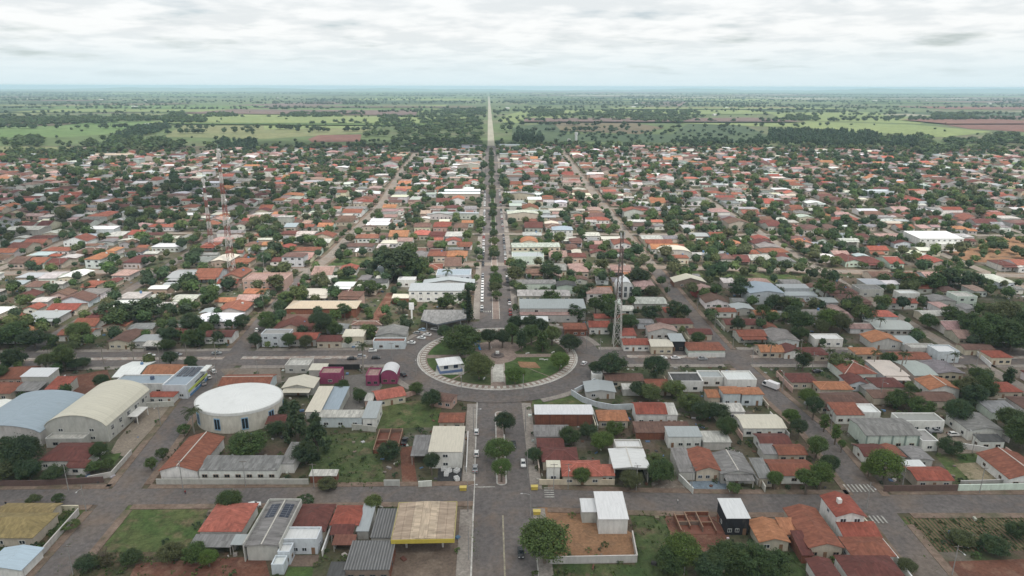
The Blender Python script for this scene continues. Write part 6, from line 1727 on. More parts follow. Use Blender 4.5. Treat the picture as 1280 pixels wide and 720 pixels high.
def unique(head, x, y, tail=None):
    for ph in beside(x, y, 15-len(head.split())-2):
        L_ = head+' '+ph
        if L_ not in USEDL: USEDL[L_] = 1; return L_
    L_ = head+' '+(tail or where(x, y)); USEDL[L_] = 1; return L_
RCW = {'red':'red','salmon':'salmon','darkred':'maroon','rustred':'rust red','orange':'orange','brown':'brown','greyroof':'grey sheet','pale':'pale sheet','white':'white metal','zinc':'zinc','cream':'cream','pinkroof':'pinkish','darkgrey':'dark grey'}
HOUSE_R = ['red']*3+['rustred']*7+['darkred']*6+['brown']*7+['orange']*3+['salmon']*1+['pinkroof']*5+['greyroof']*6+['pale']*4+['white']*3+['zinc']*2+['cream']*2
SHOP_R = ['greyroof']*5+['pale']*6+['white']*5+['zinc']*5+['cream']*2+['rustred']+['brown']*2+['pinkroof']*2
WALLS_R = ['white']*6+['beige']*4+['cream']*3+['palegrey']*4+['pink']*2+['mint']+['bluewhite']
LOTS = []
def blocked(x, y):
    for nm, mt, P in PATCHES:
        if in_poly(x, y, P): return True
    return False
def town_ok(x, y):
    return 110 < y < 1150-.10*abs(x)-(45 if x < -450 else 0)-(60 if x > 820 else 0)
def try_lot(x, y, w, d, rot, commercial, front):
    """w along world x, d along world y"""
    if not town_ok(x, y) or not seen(x, y): return False
    for sx in (-.5, 0, .5):
        for sy in (-.5, 0, .5):
            if street_gap(x+sx*w, y+sy*d) < 2.6: return False
    if y < 205 or (abs(x) < 60 and y < 372) or any(blocked(x+sx*w, y+sy*d) for sx in (-.5, 0, .5) for sy in (-.5, 0, .5)) or not free(x, y, w, d, .15): return False
    occupy(x, y, w, d); LOTS.append((x, y, w, d, rot, commercial, front)); return True
for i, (n, wd, m_, p) in enumerate(NETW+[('avenue', 2*AVE, 'asphalt', [(0, 70), (0, 1150)])]):
    com = n == 'avenue'
    for s_ in (-1, 1):
        dist = rng.uniform(6, 12)
        segl = [(a, b, math.hypot(b[0]-a[0], b[1]-a[1])) for a, b in zip(p, p[1:])]
        tot = sum(q[2] for q in segl)
        while dist < tot-6:
            t_ = dist
            for a, b, L_ in segl:
                if t_ <= L_: break
                t_ -= L_
            ux, uy = (b[0]-a[0])/L_, (b[1]-a[1])/L_; cx, cy = a[0]+ux*t_, a[1]+uy*t_; nx_, ny_ = -uy*s_, ux*s_
            fr = rng.uniform(9.5, 15) if not com else rng.uniform(7, 13)
            dp = rng.uniform(11, 20) if not com else rng.uniform(24, 42)
            vert = abs(uy) > abs(ux)
            set_ = (rng.uniform(2.6, 5.5) if not com else 3.8)
            if not com and (cy > 440 or i >= NS0): set_ = rng.uniform(.6, 2.6)
            o_ = wd/2+2.2+set_+dp/2 if not com else wd/2+3.8+dp/2
            w, d = (dp, fr) if vert else (fr, dp)
            if try_lot(cx+nx_*o_, cy+ny_*o_, w, d, 0, com, None):
                # something at the back of the plot
                if rng.random() < .75 and not com:
                    q = rng.uniform(6, 12), rng.uniform(6, 10)
                    try_lot(cx+nx_*(o_+dp/2+rng.uniform(6, 12)), cy+ny_*(o_+dp/2+rng.uniform(6, 12)), q[0], q[1], 0, False, 'annex')
                elif com and rng.random() < .6:
                    try_lot(cx+nx_*(o_+dp/2+9), cy+ny_*(o_+dp/2+9), rng.uniform(9,14), rng.uniform(7,11), 0, True, 'annex')
            dist += fr+rng.uniform(.5, 2.8) if not com else fr+rng.uniform(.3, 1.2)
for _ in range(9000):                              # dwellings deeper inside the blocks
    y = 190+960*math.sqrt(rng.random()); x = rng.uniform(-.82, .82)*y
    w, d = rng.uniform(6, 15), rng.uniform(6, 13)
    if street_gap(x, y) > 9: try_lot(x, y, w, d, 0, False, 'annex' if w*d < 70 else None)
def size_in_view(q): return -((q[0]+3.3)**2+q[1]**2)
LOTS.sort(key=size_in_view, reverse=True)
nh, nsd = NHAND, sum(1 for b_ in BUILDINGS if b_[0] == 'shed')
far = {'tile': [], 'sheet': [], 'metal': [], 'wall': [], 'glass': []}
USED = {b_[12] for b_ in BUILDINGS}
def far_house(x, y, w, d, h, roof, pitch, rc, wc, wing=True):
    z = terr(y)+.05; W2, D2 = w/2, d/2; ov = .4
    st, c = PAL[rc]; c = jit(c, .22); wcol = jit(WAL[wc], .15)
    a = rng.uniform(-.05, .05)+(-.03); ca, sa = math.cos(a), math.sin(a)
    T_ = lambda p: (x+p[0]*ca-p[1]*sa, y+p[0]*sa+p[1]*ca, z+p[2])
    B = [(-W2,-D2),(W2,-D2),(W2,D2),(-W2,D2)]
    for (p0, p1) in zip(B, B[1:]+B[:1]): far['wall'].append(([T_((*p0,-.6)), T_((*p1,-.6)), T_((*p1,h)), T_((*p0,h))], wcol))
    X, Y = W2+ov, D2+ov; k_ = slope(pitch); L_ = far[st]
    cn_ = [(-X,-Y,h), (X,-Y,h), (X,Y,h), (-X,Y,h)]
    if roof == 'hip':
        rise = min(X, Y)*k_; rl = abs(X-Y)
        A, B2 = ((-rl,0,h+rise), (rl,0,h+rise)) if X >= Y else ((0,-rl,h+rise), (0,rl,h+rise))
        fs = ([cn_[0],cn_[1],B2,A],[cn_[1],cn_[2],B2,B2],[cn_[2],cn_[3],A,B2],[cn_[3],cn_[0],A,A]) if X >= Y else ([cn_[0],cn_[1],A,A],[cn_[1],cn_[2],B2,A],[cn_[2],cn_[3],B2,B2],[cn_[3],cn_[0],A,B2])
    elif roof == 'gx':
        r_ = Y*k_; A, B2 = (-X,0,h+r_), (X,0,h+r_); fs = ([cn_[0],cn_[1],B2,A],[cn_[2],cn_[3],A,B2])
        far['wall'].append(([T_((-W2,-D2,h)), T_((-W2,0,h+D2*k_)), T_((-W2,D2,h)), T_((-W2,D2,h))], wcol)); far['wall'].append(([T_((W2,-D2,h)), T_((W2,D2,h)), T_((W2,0,h+D2*k_)), T_((W2,0,h+D2*k_))], wcol))
    elif roof == 'gy':
        r_ = X*k_; A, B2 = (0,-Y,h+r_), (0,Y,h+r_); fs = ([cn_[1],cn_[2],B2,A],[cn_[3],cn_[0],A,B2])
        far['wall'].append(([T_((-W2,-D2,h)), T_((W2,-D2,h)), T_((0,-D2,h+W2*k_)), T_((0,-D2,h+W2*k_))], wcol))
    else:
        k_ = .07; fs = ([(-X,-Y,h+.02),(X,-Y,h+.02),(X,Y,h+2*Y*k_),(-X,Y,h+2*Y*k_)],)
        far['wall'].append(([T_((-W2,D2,h)), T_((W2,D2,h)), T_((W2,D2,h+2*Y*k_-.05)), T_((-W2,D2,h+2*Y*k_-.05))][::-1], wcol))
        for q_ in (-W2, W2): far['wall'].append(([T_((q_,-D2,h)), T_((q_,D2,h)), T_((q_,D2,h+2*Y*k_-.05)), T_((q_,-D2,h))], wcol))
    for f in fs: L_.append(([T_(p_) for p_ in f], c))
    if wing and rng.random() < .5: far_house(x+rng.choice((-.35,.35))*w, y-rng.uniform(.35,.6)*d, w*rng.uniform(.4,.6), d*rng.uniform(.4,.7), h*.88, rng.choice(('gy','gx','shed')), pitch, rng.choice((rc, rc, 'greyroof', 'pale', 'brown')), wc, False)
    if y < 800:
        nwin = max(1, int(w/3.5))
        for j in range(nwin):
            sx = -W2+w*(j+.5)/nwin; q_ = .6
            far['glass'].append(([T_((sx-q_,-D2-.03,1.0)), T_((sx+q_,-D2-.03,1.0)), T_((sx+q_,-D2-.03,2.1)), T_((sx-q_,-D2-.03,2.1))], (.03,.03,.03)))
def pick(com, annex):
    if com: rc = rng.choice(SHOP_R); roof = rng.choice(('shed','shed','gy','gx','shed'))
    elif annex: rc = rng.choice(HOUSE_R+['greyroof']*8+['pale']*4); roof = rng.choice(('shed','gx','gy'))
    else: rc = rng.choice(HOUSE_R); roof = rng.choice(('hip','hip','gx','gy','gx'))
    wc = rng.choice(WALLS_R)
    return rc, roof, wc
RW = {'hip':'hip', 'gx':'gable', 'gy':'cross gable', 'shed':'lean-to', 'flat':'flat'}
ALLB += [(b_[1], b_[2], b_[12]) for b_ in BUILDINGS]
for (x, y, w, d, rot, com, front) in LOTS:
    annex = front == 'annex'
    rc, roof, wc = pick(com, annex)
    pit = rng.uniform(13, 20) if PAL[rc][0] == 'tile' else rng.uniform(6, 11)
    if roof == 'shed': pit = rng.uniform(3, 7)
    h = rng.uniform(3.0, 4.0) if not com else rng.uniform(3.8, 6.4)
    if not com and not annex and rng.random() < .05: h += 2.8
    if annex: h = rng.uniform(2.5, 3.0)
    indiv = (nsd < 200 if annex else nh < 300) and y < 640
    if indiv:
        if annex: nsd += 1
        else: nh += 1
        sz = 'small' if w*d < 85 else ('wide' if w > 1.25*d else ('deep' if d > 1.25*w else 'square'))
        ridge = PAL[rc][0] == 'tile' and rng.random() < .2
        porch = not annex and not com and roof in ('gx', 'hip') and rng.random() < .3
        kind = 'shed' if annex else ('shop_building' if com else 'house')
        tint = {'white':'white','beige':'beige','cream':'cream','palegrey':'grey','pink':'pink','mint':'mint','bluewhite':'pale blue'}[wc]
        ext = ' and pale ridge' if ridge else (' and porch' if porch else '')
        label = '%s %s %s with %s %s roof%s %s' % (sz, tint, 'outbuilding' if annex else ('shop' if com else 'house'), RCW[rc], RW[roof], ext, where(x, y))
        if len(label.split()) > 16: label = ' '.join([q for q in label.split() if q not in ('with', 'and', 'the')][:16])
        if label in USEDL: label = unique('%s %s %s, %s roof' % (sz, tint, 'outbuilding' if annex else ('shop' if com else 'house'), RCW[rc]), x, y)
        USEDL[label] = 1
        build_house(kind, x, y, w, d, h, rng.uniform(-4, 1), roof, pit, rc, wc, dict(win=max(1, int(w/3.6)) if not annex else 1, ridge=ridge, porch=porch, roof_tank=(not annex and rng.random() < .22)), label, 'shed' if annex else ('shop' if com else 'house'), 'town %ss' % ('shed' if annex else ('shop' if com else 'house')), 1, .16)
    else: far_house(x, y, w, d, h, roof, pit, rc, wc)
def far_build(name, key, mat, label, cat):
    V = np.array([q[0] for q in far[key]], dtype=np.float32); C = np.array([q[1] for q in far[key]], dtype=np.float32)
    me = quads_mesh(name, V, C, mat)
    uvl = me.uv_layers.new(name='UVMap')
    n = len(me.loops); co = np.zeros(len(me.vertices)*3, np.float32); me.vertices.foreach_get('co', co); co = co.reshape(-1, 3)
    li = np.zeros(n, np.int32); me.loops.foreach_get('vertex_index', li); uvl.data.foreach_set('uv', np.ascontiguousarray(co[li][:, :2]).ravel())
    return me
troot = empty('distant_town_houses', (0, 800, terr(800))); tag(troot, 'mass of small red and grey roofed houses filling the distant town', 'houses'); troot['kind'] = 'stuff'
for key, mat in (('wall', 'plaster_attr'), ('tile', 'roof_tile_attr'), ('sheet', 'roof_sheet_attr'), ('metal', 'roof_metal_attr'), ('glass', 'glass')):
    nm = {'wall':'walls', 'tile':'tiled_roofs', 'sheet':'sheet_roofs', 'metal':'metal_roofs', 'glass':'panes'}[key]
    me = far_build(nm, key, mat, None, None)
    o = put(nm, me, troot); o.location = (0, -800, -terr(800)); o['kind'] = 'stuff'

# ------------------------------------------------------------------ town trees in gardens, then distant masses
cand = []
def tree_free(x, y, r):
    return free(x, y, r*.55, r*.55, 0) and street_gap(x, y) > .8
for _ in range(60000):
    y = 118+1040*math.sqrt(rng.random()); x = rng.uniform(-.84, .84)*y
    if not seen(x, y) or not town_ok(x, y-25): continue
    dens = .5+.5*math.sin(x*.013+1.3*math.sin(y*.008))*math.cos(y*.011+x*.004)
    if rng.random() > .22+.70*dens**1.5: continue
    if y < 238 or (y < 300 and abs(x) < 128): continue
    r = rng.uniform(2.0, 4.6)*(1.35 if rng.random() < .25 else 1)
    if not tree_free(x, y, r) or (y < 420 and blocked(x, y)): continue
    if any(abs(x-q[0]) < (r+q[2])*.5 and abs(y-q[1]) < (r+q[2])*.5 for q in TREEPTS[-900:]): continue
    TREEPTS.append((x, y, r)); cand.append((x, y, r))
    if len(cand) > 5200: break
for (n, wd, m_, p) in NETW:
    if n == 'cross_avenue': continue
    for q in dense(p, 11):
        if q[1] < 320 or rng.random() < .45 or not seen(*q): continue
        s_ = rng.choice((-1, 1)); r = rng.uniform(1.6, 3.2); ox_, oy_ = (s_*(wd/2+1.0), 0) if abs(p[-1][1]-p[0][1]) > abs(p[-1][0]-p[0][0]) else (0, s_*(wd/2+1.0))
        x, y = q[0]+ox_, q[1]+oy_
        if street_gap(x, y) > .3 and free(x, y, 1, 1, 0): cand.append((x, y, r))
cand.sort(key=lambda q: (q[0]**2+q[1]**2)/q[2])
left = max(0, 300-NT[0]); farq, farc = [], []
def far_crown(kind, seed, na, nz, leaves, size):
    """lumpy leafy mass: a broken shell of foliage patches plus loose leaf sprays around it"""
    r = np.random.default_rng(seed); ph = r.uniform(0, 6.28, 6); Q = []
    def P(i, j):
        a = 2*math.pi*i/na; t = -math.pi/2*.75+(math.pi*.875)*j/nz
        d = np.array([math.cos(a)*math.cos(t), math.sin(a)*math.cos(t), math.sin(t)])
        q = .70+.13*math.sin(2*a+ph[0]+2*t)+.10*math.sin(3*a+ph[1])*math.cos(2*t+ph[2])+.08*math.sin(5*a+ph[3]+3*t)
        s_ = np.array([.78, .78, 1.0]) if kind == 'tall' else np.array([1.0, 1.0, .92])
        return d*q*s_
    for i in range(na):
        for j in range(nz): Q.append([P(i,j), P(i+1,j), P(i+1,j+1), P(i,j+1)])
    d = r.normal(size=(leaves,3)); d /= np.linalg.norm(d, axis=1, keepdims=True); d[:,2] = np.where(d[:,2] < -.35, -d[:,2], d[:,2])
    C = d*r.uniform(.62, 1.0, (leaves,1))*(np.array([.8,.8,1.]) if kind == 'tall' else 1)
    return np.concatenate([np.array(Q), leaf_quads(C, d*.7+np.array([0,0,.5]), size, r)])
LOW1 = {k_: [far_crown(k_, s_, 12, 6, 130, .135) for s_ in range(31, 37)] for k_ in ('round', 'open', 'tall')}
LOW2 = {k_: [far_crown(k_, s_, 8, 4, 48, .20) for s_ in range(37, 43)] for k_ in ('round', 'open', 'tall')}
LOW = LOW1
PIX = []
def low_tree(x, y, h, r, c, kind, squash=.85):
    q = LOW[kind][rng.randrange(len(LOW[kind]))]; a = rng.uniform(0, 6.28); ca, sa = math.cos(a), math.sin(a)
    rz = min(r*squash, h*.48)
    P = np.empty_like(q); P[..., 0] = x+(q[..., 0]*ca-q[..., 1]*sa)*r; P[..., 1] = y+(q[..., 0]*sa+q[..., 1]*ca)*r; P[..., 2] = terr(y)+h-rz+q[..., 2]*rz
    farq.append(P); farc.append(np.tile(np.array(c, np.float32), (len(P), 1)))
names = {'round':'rounded', 'open':'spreading', 'tall':'upright'}
for i, (x, y, r) in enumerate(cand):
    kind = rng.choice(('round', 'open', 'open', 'tall') if r < 4 else ('open', 'round', 'open'))
    h = r*rng.uniform(1.5, 2.1)+1.0
    if i == left+1300: LOW = LOW2
    if i < left:
        lab = unique('%s %s tree' % ('small' if r < 2.8 else ('mid sized' if r < 4 else 'large'), names[kind]), x, y)
        make_tree(kind, x, y, h, r, lab, 'garden trees')
    else:
        c = jit(rng.choice(GREENS), .2); low_tree(x, y, h, r, c, kind)
def flush_trees(name, label, cat):
    global farq, farc
    V = np.concatenate(farq); C = np.concatenate(farc)
    o = put(name, quads_mesh(name, V, C, 'leaf_far')); o['kind'] = 'stuff'; tag(o, label, cat); farq, farc = [], []
flush_trees('distant_garden_trees', 'dark green mass of garden trees among the distant houses', 'trees')
LOW = {k_: [far_crown(k_, s_, 7, 3, 30, .26) for s_ in range(51, 56)] for k_ in ('round', 'open', 'tall')}
for h, sp, kind, P in WOODS:
    xs = [p[0] for p in P]; ys = [p[1] for p in P]; area = abs(sum(a[0]*b[1]-b[0]*a[1] for a, b in zip(P, P[1:]+P[:1])))/2
    n = min(900, int(area/(sp*sp)*(.9 if kind else .42)))
    cb = (.052,.086,.046) if kind else (.074,.110,.046)
    k_ = 0
    sc_ = max(1., math.sqrt(area/(sp*sp)*.9/max(n, 1)))
    for _ in range(n*4):
        x, y = rng.uniform(min(xs), max(xs)), rng.uniform(min(ys), max(ys))
        if not in_poly(x, y, P) or abs(x) < 11: continue
        hh = h*rng.uniform(.7, 1.25)*(1+.15*(sc_-1)); r = (min(sp, 10)*.62*rng.uniform(.6, 1.2))*min(sc_, 2.2)
        low_tree(x, y, hh, r, jit(cb, .2), 'tall' if kind else 'open', 1.5 if kind else .9); k_ += 1
        if k_ >= n: break
# hedgerows, belts and lone trees of the far plain
LOW = {k_: [far_crown(k_, s_, 6, 3, 13, .32) for s_ in range(61, 66)] for k_ in ('round', 'open', 'tall')}
for _ in range(210):
    v = rng.uniform(0, 1)**1.2; y = 1400+10500*v; x = rng.uniform(-.85, .85)*y
    ln = rng.uniform(80, 320)*(1+v*5); n = int(rng.uniform(16, 46)); sl_ = rng.uniform(-.25, .25)
    for j in range(n):
        t_ = rng.uniform(-1, 1); xx = x+t_*ln; yy = y+t_*ln*sl_+rng.uniform(-1, 1)*(5+16*v)
        if abs(xx) < 14: continue
        low_tree(xx, yy, rng.uniform(7, 14)*(1+.25*v), rng.uniform(5, 9)*(1+1.1*v), jit((.056,.084,.040), .2), 'open')
for _ in range(260):
    y = 1180+3800*rng.random()**1.5; x = rng.uniform(-.85, .85)*y
    if abs(x) > 14: low_tree(x, y, rng.uniform(5, 10), rng.uniform(2.5, 5), jit((.054,.082,.036), .2), 'open')
for _ in range(300):                              # fringe where the town meets the fields
    x = rng.uniform(-1000, 1000); y = 1150-.10*abs(x)+rng.uniform(-40, 90)
    if abs(x) > 14: low_tree(x, y, rng.uniform(6, 11), rng.uniform(3, 6), jit((.054,.080,.034), .2), 'open')
flush_trees('far_woodland', 'far woods, hedgerows and lone trees across the hazy plain', 'woodland')
# farm buildings far out
for j in range(18):
    v = rng.random(); y = 1600+4500*v; x = rng.uniform(-.8, .8)*y
    root = empty('farm_building', (x, y, terr(y)), rng.uniform(-.5, .5)); tag(root, 'tiny white farm building on the far plain among hedgerows', 'farm building', 'far farm buildings')
    w, d, h = rng.uniform(14, 34), rng.uniform(8, 14), rng.uniform(3.5, 5)
    q = MB(); q.box(-w/2,w/2,-d/2,d/2,-.5,h); q.build('wall', 'plaster_object', root, (.6,.58,.54))
    q = MB(); q.prism([(-d/2-.5,h+.02),(d/2+.5,h+.02),(0,h+2)], -w/2-.5, w/2+.5, 'x'); q.build('roof', 'roof_metal_object', root, (.62,.62,.60))

# shrubs and weeds on the open plots (uncountable ground cover)
def weeds(name, label, polys, n, smin, smax, c):
    LOC = crown('open', 77, 6, 9, .26); Q = []; C = []
    for P, share in polys:
        xs = [p[0] for p in P]; ys = [p[1] for p in P]; k_ = 0
        for _ in range(n*5):
            if k_ >= n*share: break
            x, y = rng.uniform(min(xs), max(xs)), rng.uniform(min(ys), max(ys))
            if not in_poly(x, y, P) or not free(x, y, .2, .2, 0): continue
            s_ = rng.uniform(smin, smax)*(1 if rng.random() < .85 else 1.8); k_ += 1
            pq = LOC[rng.randrange(0, 12):][:rng.randrange(12, 36)]*np.array([s_, s_, s_*.7])
            Q.append(pq+np.array([x, y, terr(y)+s_*.3])); C.append(np.tile(np.array(jit(c, .3), np.float32), (len(pq), 1)))
    o = put(name, quads_mesh(name, np.concatenate(Q), np.concatenate(C), 'leaf_far')); o['kind'] = 'stuff'; tag(o, label, 'weeds')
PD = {}
for nm, mt, P in PATCHES: PD.setdefault(mt, []).append(P)
weeds('weeds', 'rough weeds and scrub growing on the vacant plots', [(P, 1.0) for P in PD['weeds']+PD['scrub']], 150, .35, .95, (.10,.14,.048))
weeds('grass_tufts', 'grass tufts on the vacant grass lots', [(P, 1.0) for P in PD['grass'][:12]], 60, .15, .30, (.14,.19,.07))
weeds('vegetable_rows', 'low vegetable rows in the garden plot', [(P, 1.0) for P in PD['plot']], 260, .3, .7, (.075,.10,.04))

def garden_polys():
    out_ = []
    for x0 in range(-240, 241, 20):
        for y0 in range(130, 420, 20): out_.append([(x0,y0),(x0+20,y0),(x0+20,y0+20),(x0,y0+20)])
    return out_
def scatter(n, gap, ymax=430):
    o_ = []
    for _ in range(n*12):
        y = 128+(ymax-128)*rng.random(); x = rng.uniform(-.85, .85)*y
        if len(o_) >= n: break
        if seen(x, y, 40, 30) and street_gap(x, y) > gap and free(x, y, .4, .4, .1) and not (blocked(x, y) and rng.random() < .85): o_.append((x, y))
    return o_
Q, C = [], []; LOC = [crown('round', q, 9, 12, .17) for q in (81, 82, 83)]
for x, y in scatter(1900, 2.6):
    s_ = rng.uniform(.45, 1.5); Q.append(rng.choice(LOC)*np.array([s_, s_, s_*.8])+np.array([x, y, terr(y)+s_*.45])); C.append(np.tile(np.array(jit(rng.choice(GREENS), .25), np.float32), (len(Q[-1]), 1)))
o = put('garden_shrubs', quads_mesh('garden_shrubs', np.concatenate(Q), np.concatenate(C), 'leaf_far')); o['kind'] = 'stuff'; tag(o, 'low garden shrubs and hedges scattered between the near houses', 'shrubs')
Q, C = [], []
for x, y in scatter(1100, 2.4):
    z = terr(y); a = rng.uniform(0, 3.14); ca, sa = math.cos(a), math.sin(a); w_, d_, h_ = rng.uniform(.15, .9), rng.uniform(.15, .6), rng.uniform(.1, .8)
    P8 = [(x+sx*w_*ca-sy*d_*sa, y+sx*w_*sa+sy*d_*ca, z+sz) for sz in (0, h_) for sx, sy in ((-1,-1),(1,-1),(1,1),(-1,1))]
    c = np.array(jit(rng.choice(((.45,.44,.42),(.62,.62,.60),(.16,.08,.055),(.20,.17,.14),(.08,.08,.08),(.12,.2,.32),(.25,.19,.13),(.30,.28,.25))), .2), np.float32)
    for f in ((4,5,6,7),(0,1,5,4),(1,2,6,5),(2,3,7,6),(3,0,4,7)): Q.append([P8[j] for j in f]); C.append(c)
o = put('yard_clutter', quads_mesh('yard_clutter', np.array(Q), np.array(C), 'plaster_attr')); o['kind'] = 'stuff'; tag(o, 'small heaps of boxes, rubble and drums strewn about the near yards', 'clutter')
for b_ in BUILDINGS:                               # party walls between plots
    if b_[2] > 330 or b_[0] not in ('house', 'shop', 'hall'): continue
    for s_ in (-1, 1):
        xw = b_[1]+s_*(b_[3]/2+rng.uniform(.8, 1.6)); ya_, yb = b_[2]-b_[4]/2-rng.uniform(1, 4), b_[2]+b_[4]/2+rng.uniform(2, 7)
        if rng.random() < .62 and all(free(xw, ya_+(yb-ya_)*q, .3, .3, 0) and street_gap(xw, ya_+(yb-ya_)*q) > 1 for q in (0,.15,.3,.45,.6,.75,.9,1)):
            if any(blocked(xw, q) for q in (ya_, (ya_+yb)/2, yb)): continue
            wc_ = rng.choice(('palegrey','white','cream','pink','brick','beige')); occupy(xw, (ya_+yb)/2, .4, yb-ya_)
            boundary_wall(rng.uniform(1.7, 2.4), wc_, [(xw, ya_), (xw+rng.uniform(-.2,.2), yb)], '%s plot wall beside the %s' % ({'palegrey':'pale grey','beige':'beige'}.get(wc_, wc_), ' '.join(b_[12].split()[:9])), 'plot walls')
# ------------------------------------------------------------------ poles
for j_, (n, wd, m_, p) in enumerate(NETW[:NS0]):
    for q in dense(p, 30)[1::1]:
        if q[1] > 470 or not seen(*q): continue
        vert = abs(p[-1][1]-p[0][1]) > abs(p[-1][0]-p[0][0]); x, y = (q[0]+wd/2+.9, q[1]) if vert else (q[0], q[1]+wd/2+.9)
        if street_gap(x, y) > .5 and min(math.hypot(x-a[0], y-a[1]) for a in POLES) > 16: POLES.append((round(x, 1), round(y, 1), 9))
for i, (x, y, h) in enumerate(POLES):
    root = empty('utility_pole', (x, y, terr(y)+.1), math.atan2(-x, 1)*0 + (R(90) if x < 0 else R(-90)) if abs(abs(x)-10) < 4 else R(rng.choice((0, 180, 8))))
    a = sorted((math.hypot(x-b_[1], y-b_[2]), b_[12]) for b_ in BUILDINGS)[0][1]
    tag(root, unique('concrete street pole', x, y), 'utility pole', 'street poles')
    c = (.30,.29,.28)
    put('pole', PM[0], root, c, None, None, (h*.9, h*.9, h)); put('crossarm', PM[1], root, (.16,.13,.11), (0,0,h*.96))
    if i % 2 == 0:
        q = put('lamp_arm', PM[2], root, (.45,.45,.45), (0,0,h*.86)); put('lamp_head', PM[3], q, (.6,.6,.6))
for n, (x, y, h) in enumerate(MISC['masts']):
    root = empty('lattice_mast', (x, y, terr(y))); tag(root, ('tall red and white lattice mast rising above the old quarter', 'shorter red and white lattice mast behind the taller one', 'dark and white lattice mast near the roundabout')[n], 'mast')
    ns = 12 if n == 0 else 10; b0, b1 = (2.0, .45) if n != 1 else (1.5, .4)
    for j in range(ns):
        m = MB(); z0, z1 = h*j/ns, h*(j+1)/ns; w0, w1 = b0+(b1-b0)*(j/ns)**.8, b0+(b1-b0)*((j+1)/ns)**.8
        c0 = [(-w0,-w0,z0),(w0,-w0,z0),(w0,w0,z0),(-w0,w0,z0)]; c1 = [(-w1,-w1,z1),(w1,-w1,z1),(w1,w1,z1),(-w1,w1,z1)]
        for a in range(4):
            b_ = (a+1) % 4; m.bar(c0[a], c1[a], .16); m.bar(c0[a], c1[b_], .085); m.bar(c0[b_], c1[a], .085); m.bar(c1[a], c1[b_], .09)
        dark, lt = ((.24,.085,.07), (.50,.48,.46)) if n < 2 else ((.16,.12,.11), (.55,.53,.50))
        m.build('mast_section', 'steel', root, (lt if j % 2 else dark) if n < 2 else (dark if j > 3 else lt))
    for j in range(4):
        m = MB(); zz = h*(.62+.09*j); a = j*1.7; m.bar((math.cos(a)*1.2, math.sin(a)*1.2, zz), (math.cos(a)*1.8, math.sin(a)*1.8, zz), .75, 0, 14); m.build('dish_antenna', 'flat_paint', root, (.66,.66,.65))
    for j in range(3):
        m = MB(); a = j*2.094; m.box(math.cos(a)*1.1-.2, math.cos(a)*1.1+.2, math.sin(a)*1.1-.2, math.sin(a)*1.1+.2, h*.95, h*.95+2.4); m.build('panel_antenna', 'flat_paint', root, (.6,.6,.6))
    m = MB(); m.cyl(0,0,h,h+4,.09,6); m.build('lightning_rod', 'steel', root, (.4,.4,.4))
x, y = MISC['tank']; root = empty('water_tower', (x, y, terr(y))); tag(root, 'tall white cylindrical water tower at far edge of town', 'water tower')
m = MB(); m.cyl(0,0,-1,17,2.1,20); m.build('shaft', 'flat_paint', root, (.70,.70,.68))
m = MB(); m.cyl(0,0,17,21,2.7,20); m.build('tank', 'flat_paint', root, (.70,.70,.68))
x, y = MISC['tank2']; root = empty('water_tower', (x, y, terr(y))); tag(root, 'short white water tank beside the tall cylindrical tower', 'water tower')
m = MB(); m.cyl(0,0,-1,6,1.0,16); m.build('shaft', 'flat_paint', root, (.66,.66,.64))
m = MB(); m.cyl(0,0,6,10,2.6,20); m.build('tank', 'flat_paint', root, (.66,.66,.64))
# garden tables on the dark yard, bins at the corners, concrete slabs
for j, (x, y) in enumerate(MISC['zoneobj']):
    root = empty('white_crate', (x, y, terr(y)+.1), j*.5); tag(root, 'white plastic crate standing on black yard before the cube building', 'crate', 'white crates on the black yard')
    q = MB(); q.box(-.9,.9,-.7,.7,0,.12); q.build('floor', 'flat_paint', root, (.7,.7,.69))
    for a, b, c, d in ((-.9,.9,-.7,-.6),(-.9,.9,.6,.7),(-.9,-.8,-.6,.6),(.8,.9,-.6,.6)):
        q = MB(); q.box(a,b,c,d,.12,1.0); q.build('side', 'flat_paint', root, (.72,.72,.71))
for j, (x, y) in enumerate(MISC['bins']):
    root = empty('bus_shelter' if 0 else 'yellow_box', (x, y, terr(y)+.2)); tag(root, ('yellow street box on corner by white yard pad', 'yellow street box on corner by salmon house wall', 'pale yellow street box above huge round tree')[j], 'street box')
    q = MB(); q.box(-1.0,1.0,-.6,.6,0,1.0); q.build('body', 'flat_paint', root, (.50,.38,.08))
    q = MB(); q.box(-1.1,1.1,-.7,.7,1.0,1.12); q.build('lid', 'flat_paint', root, (.58,.46,.14))
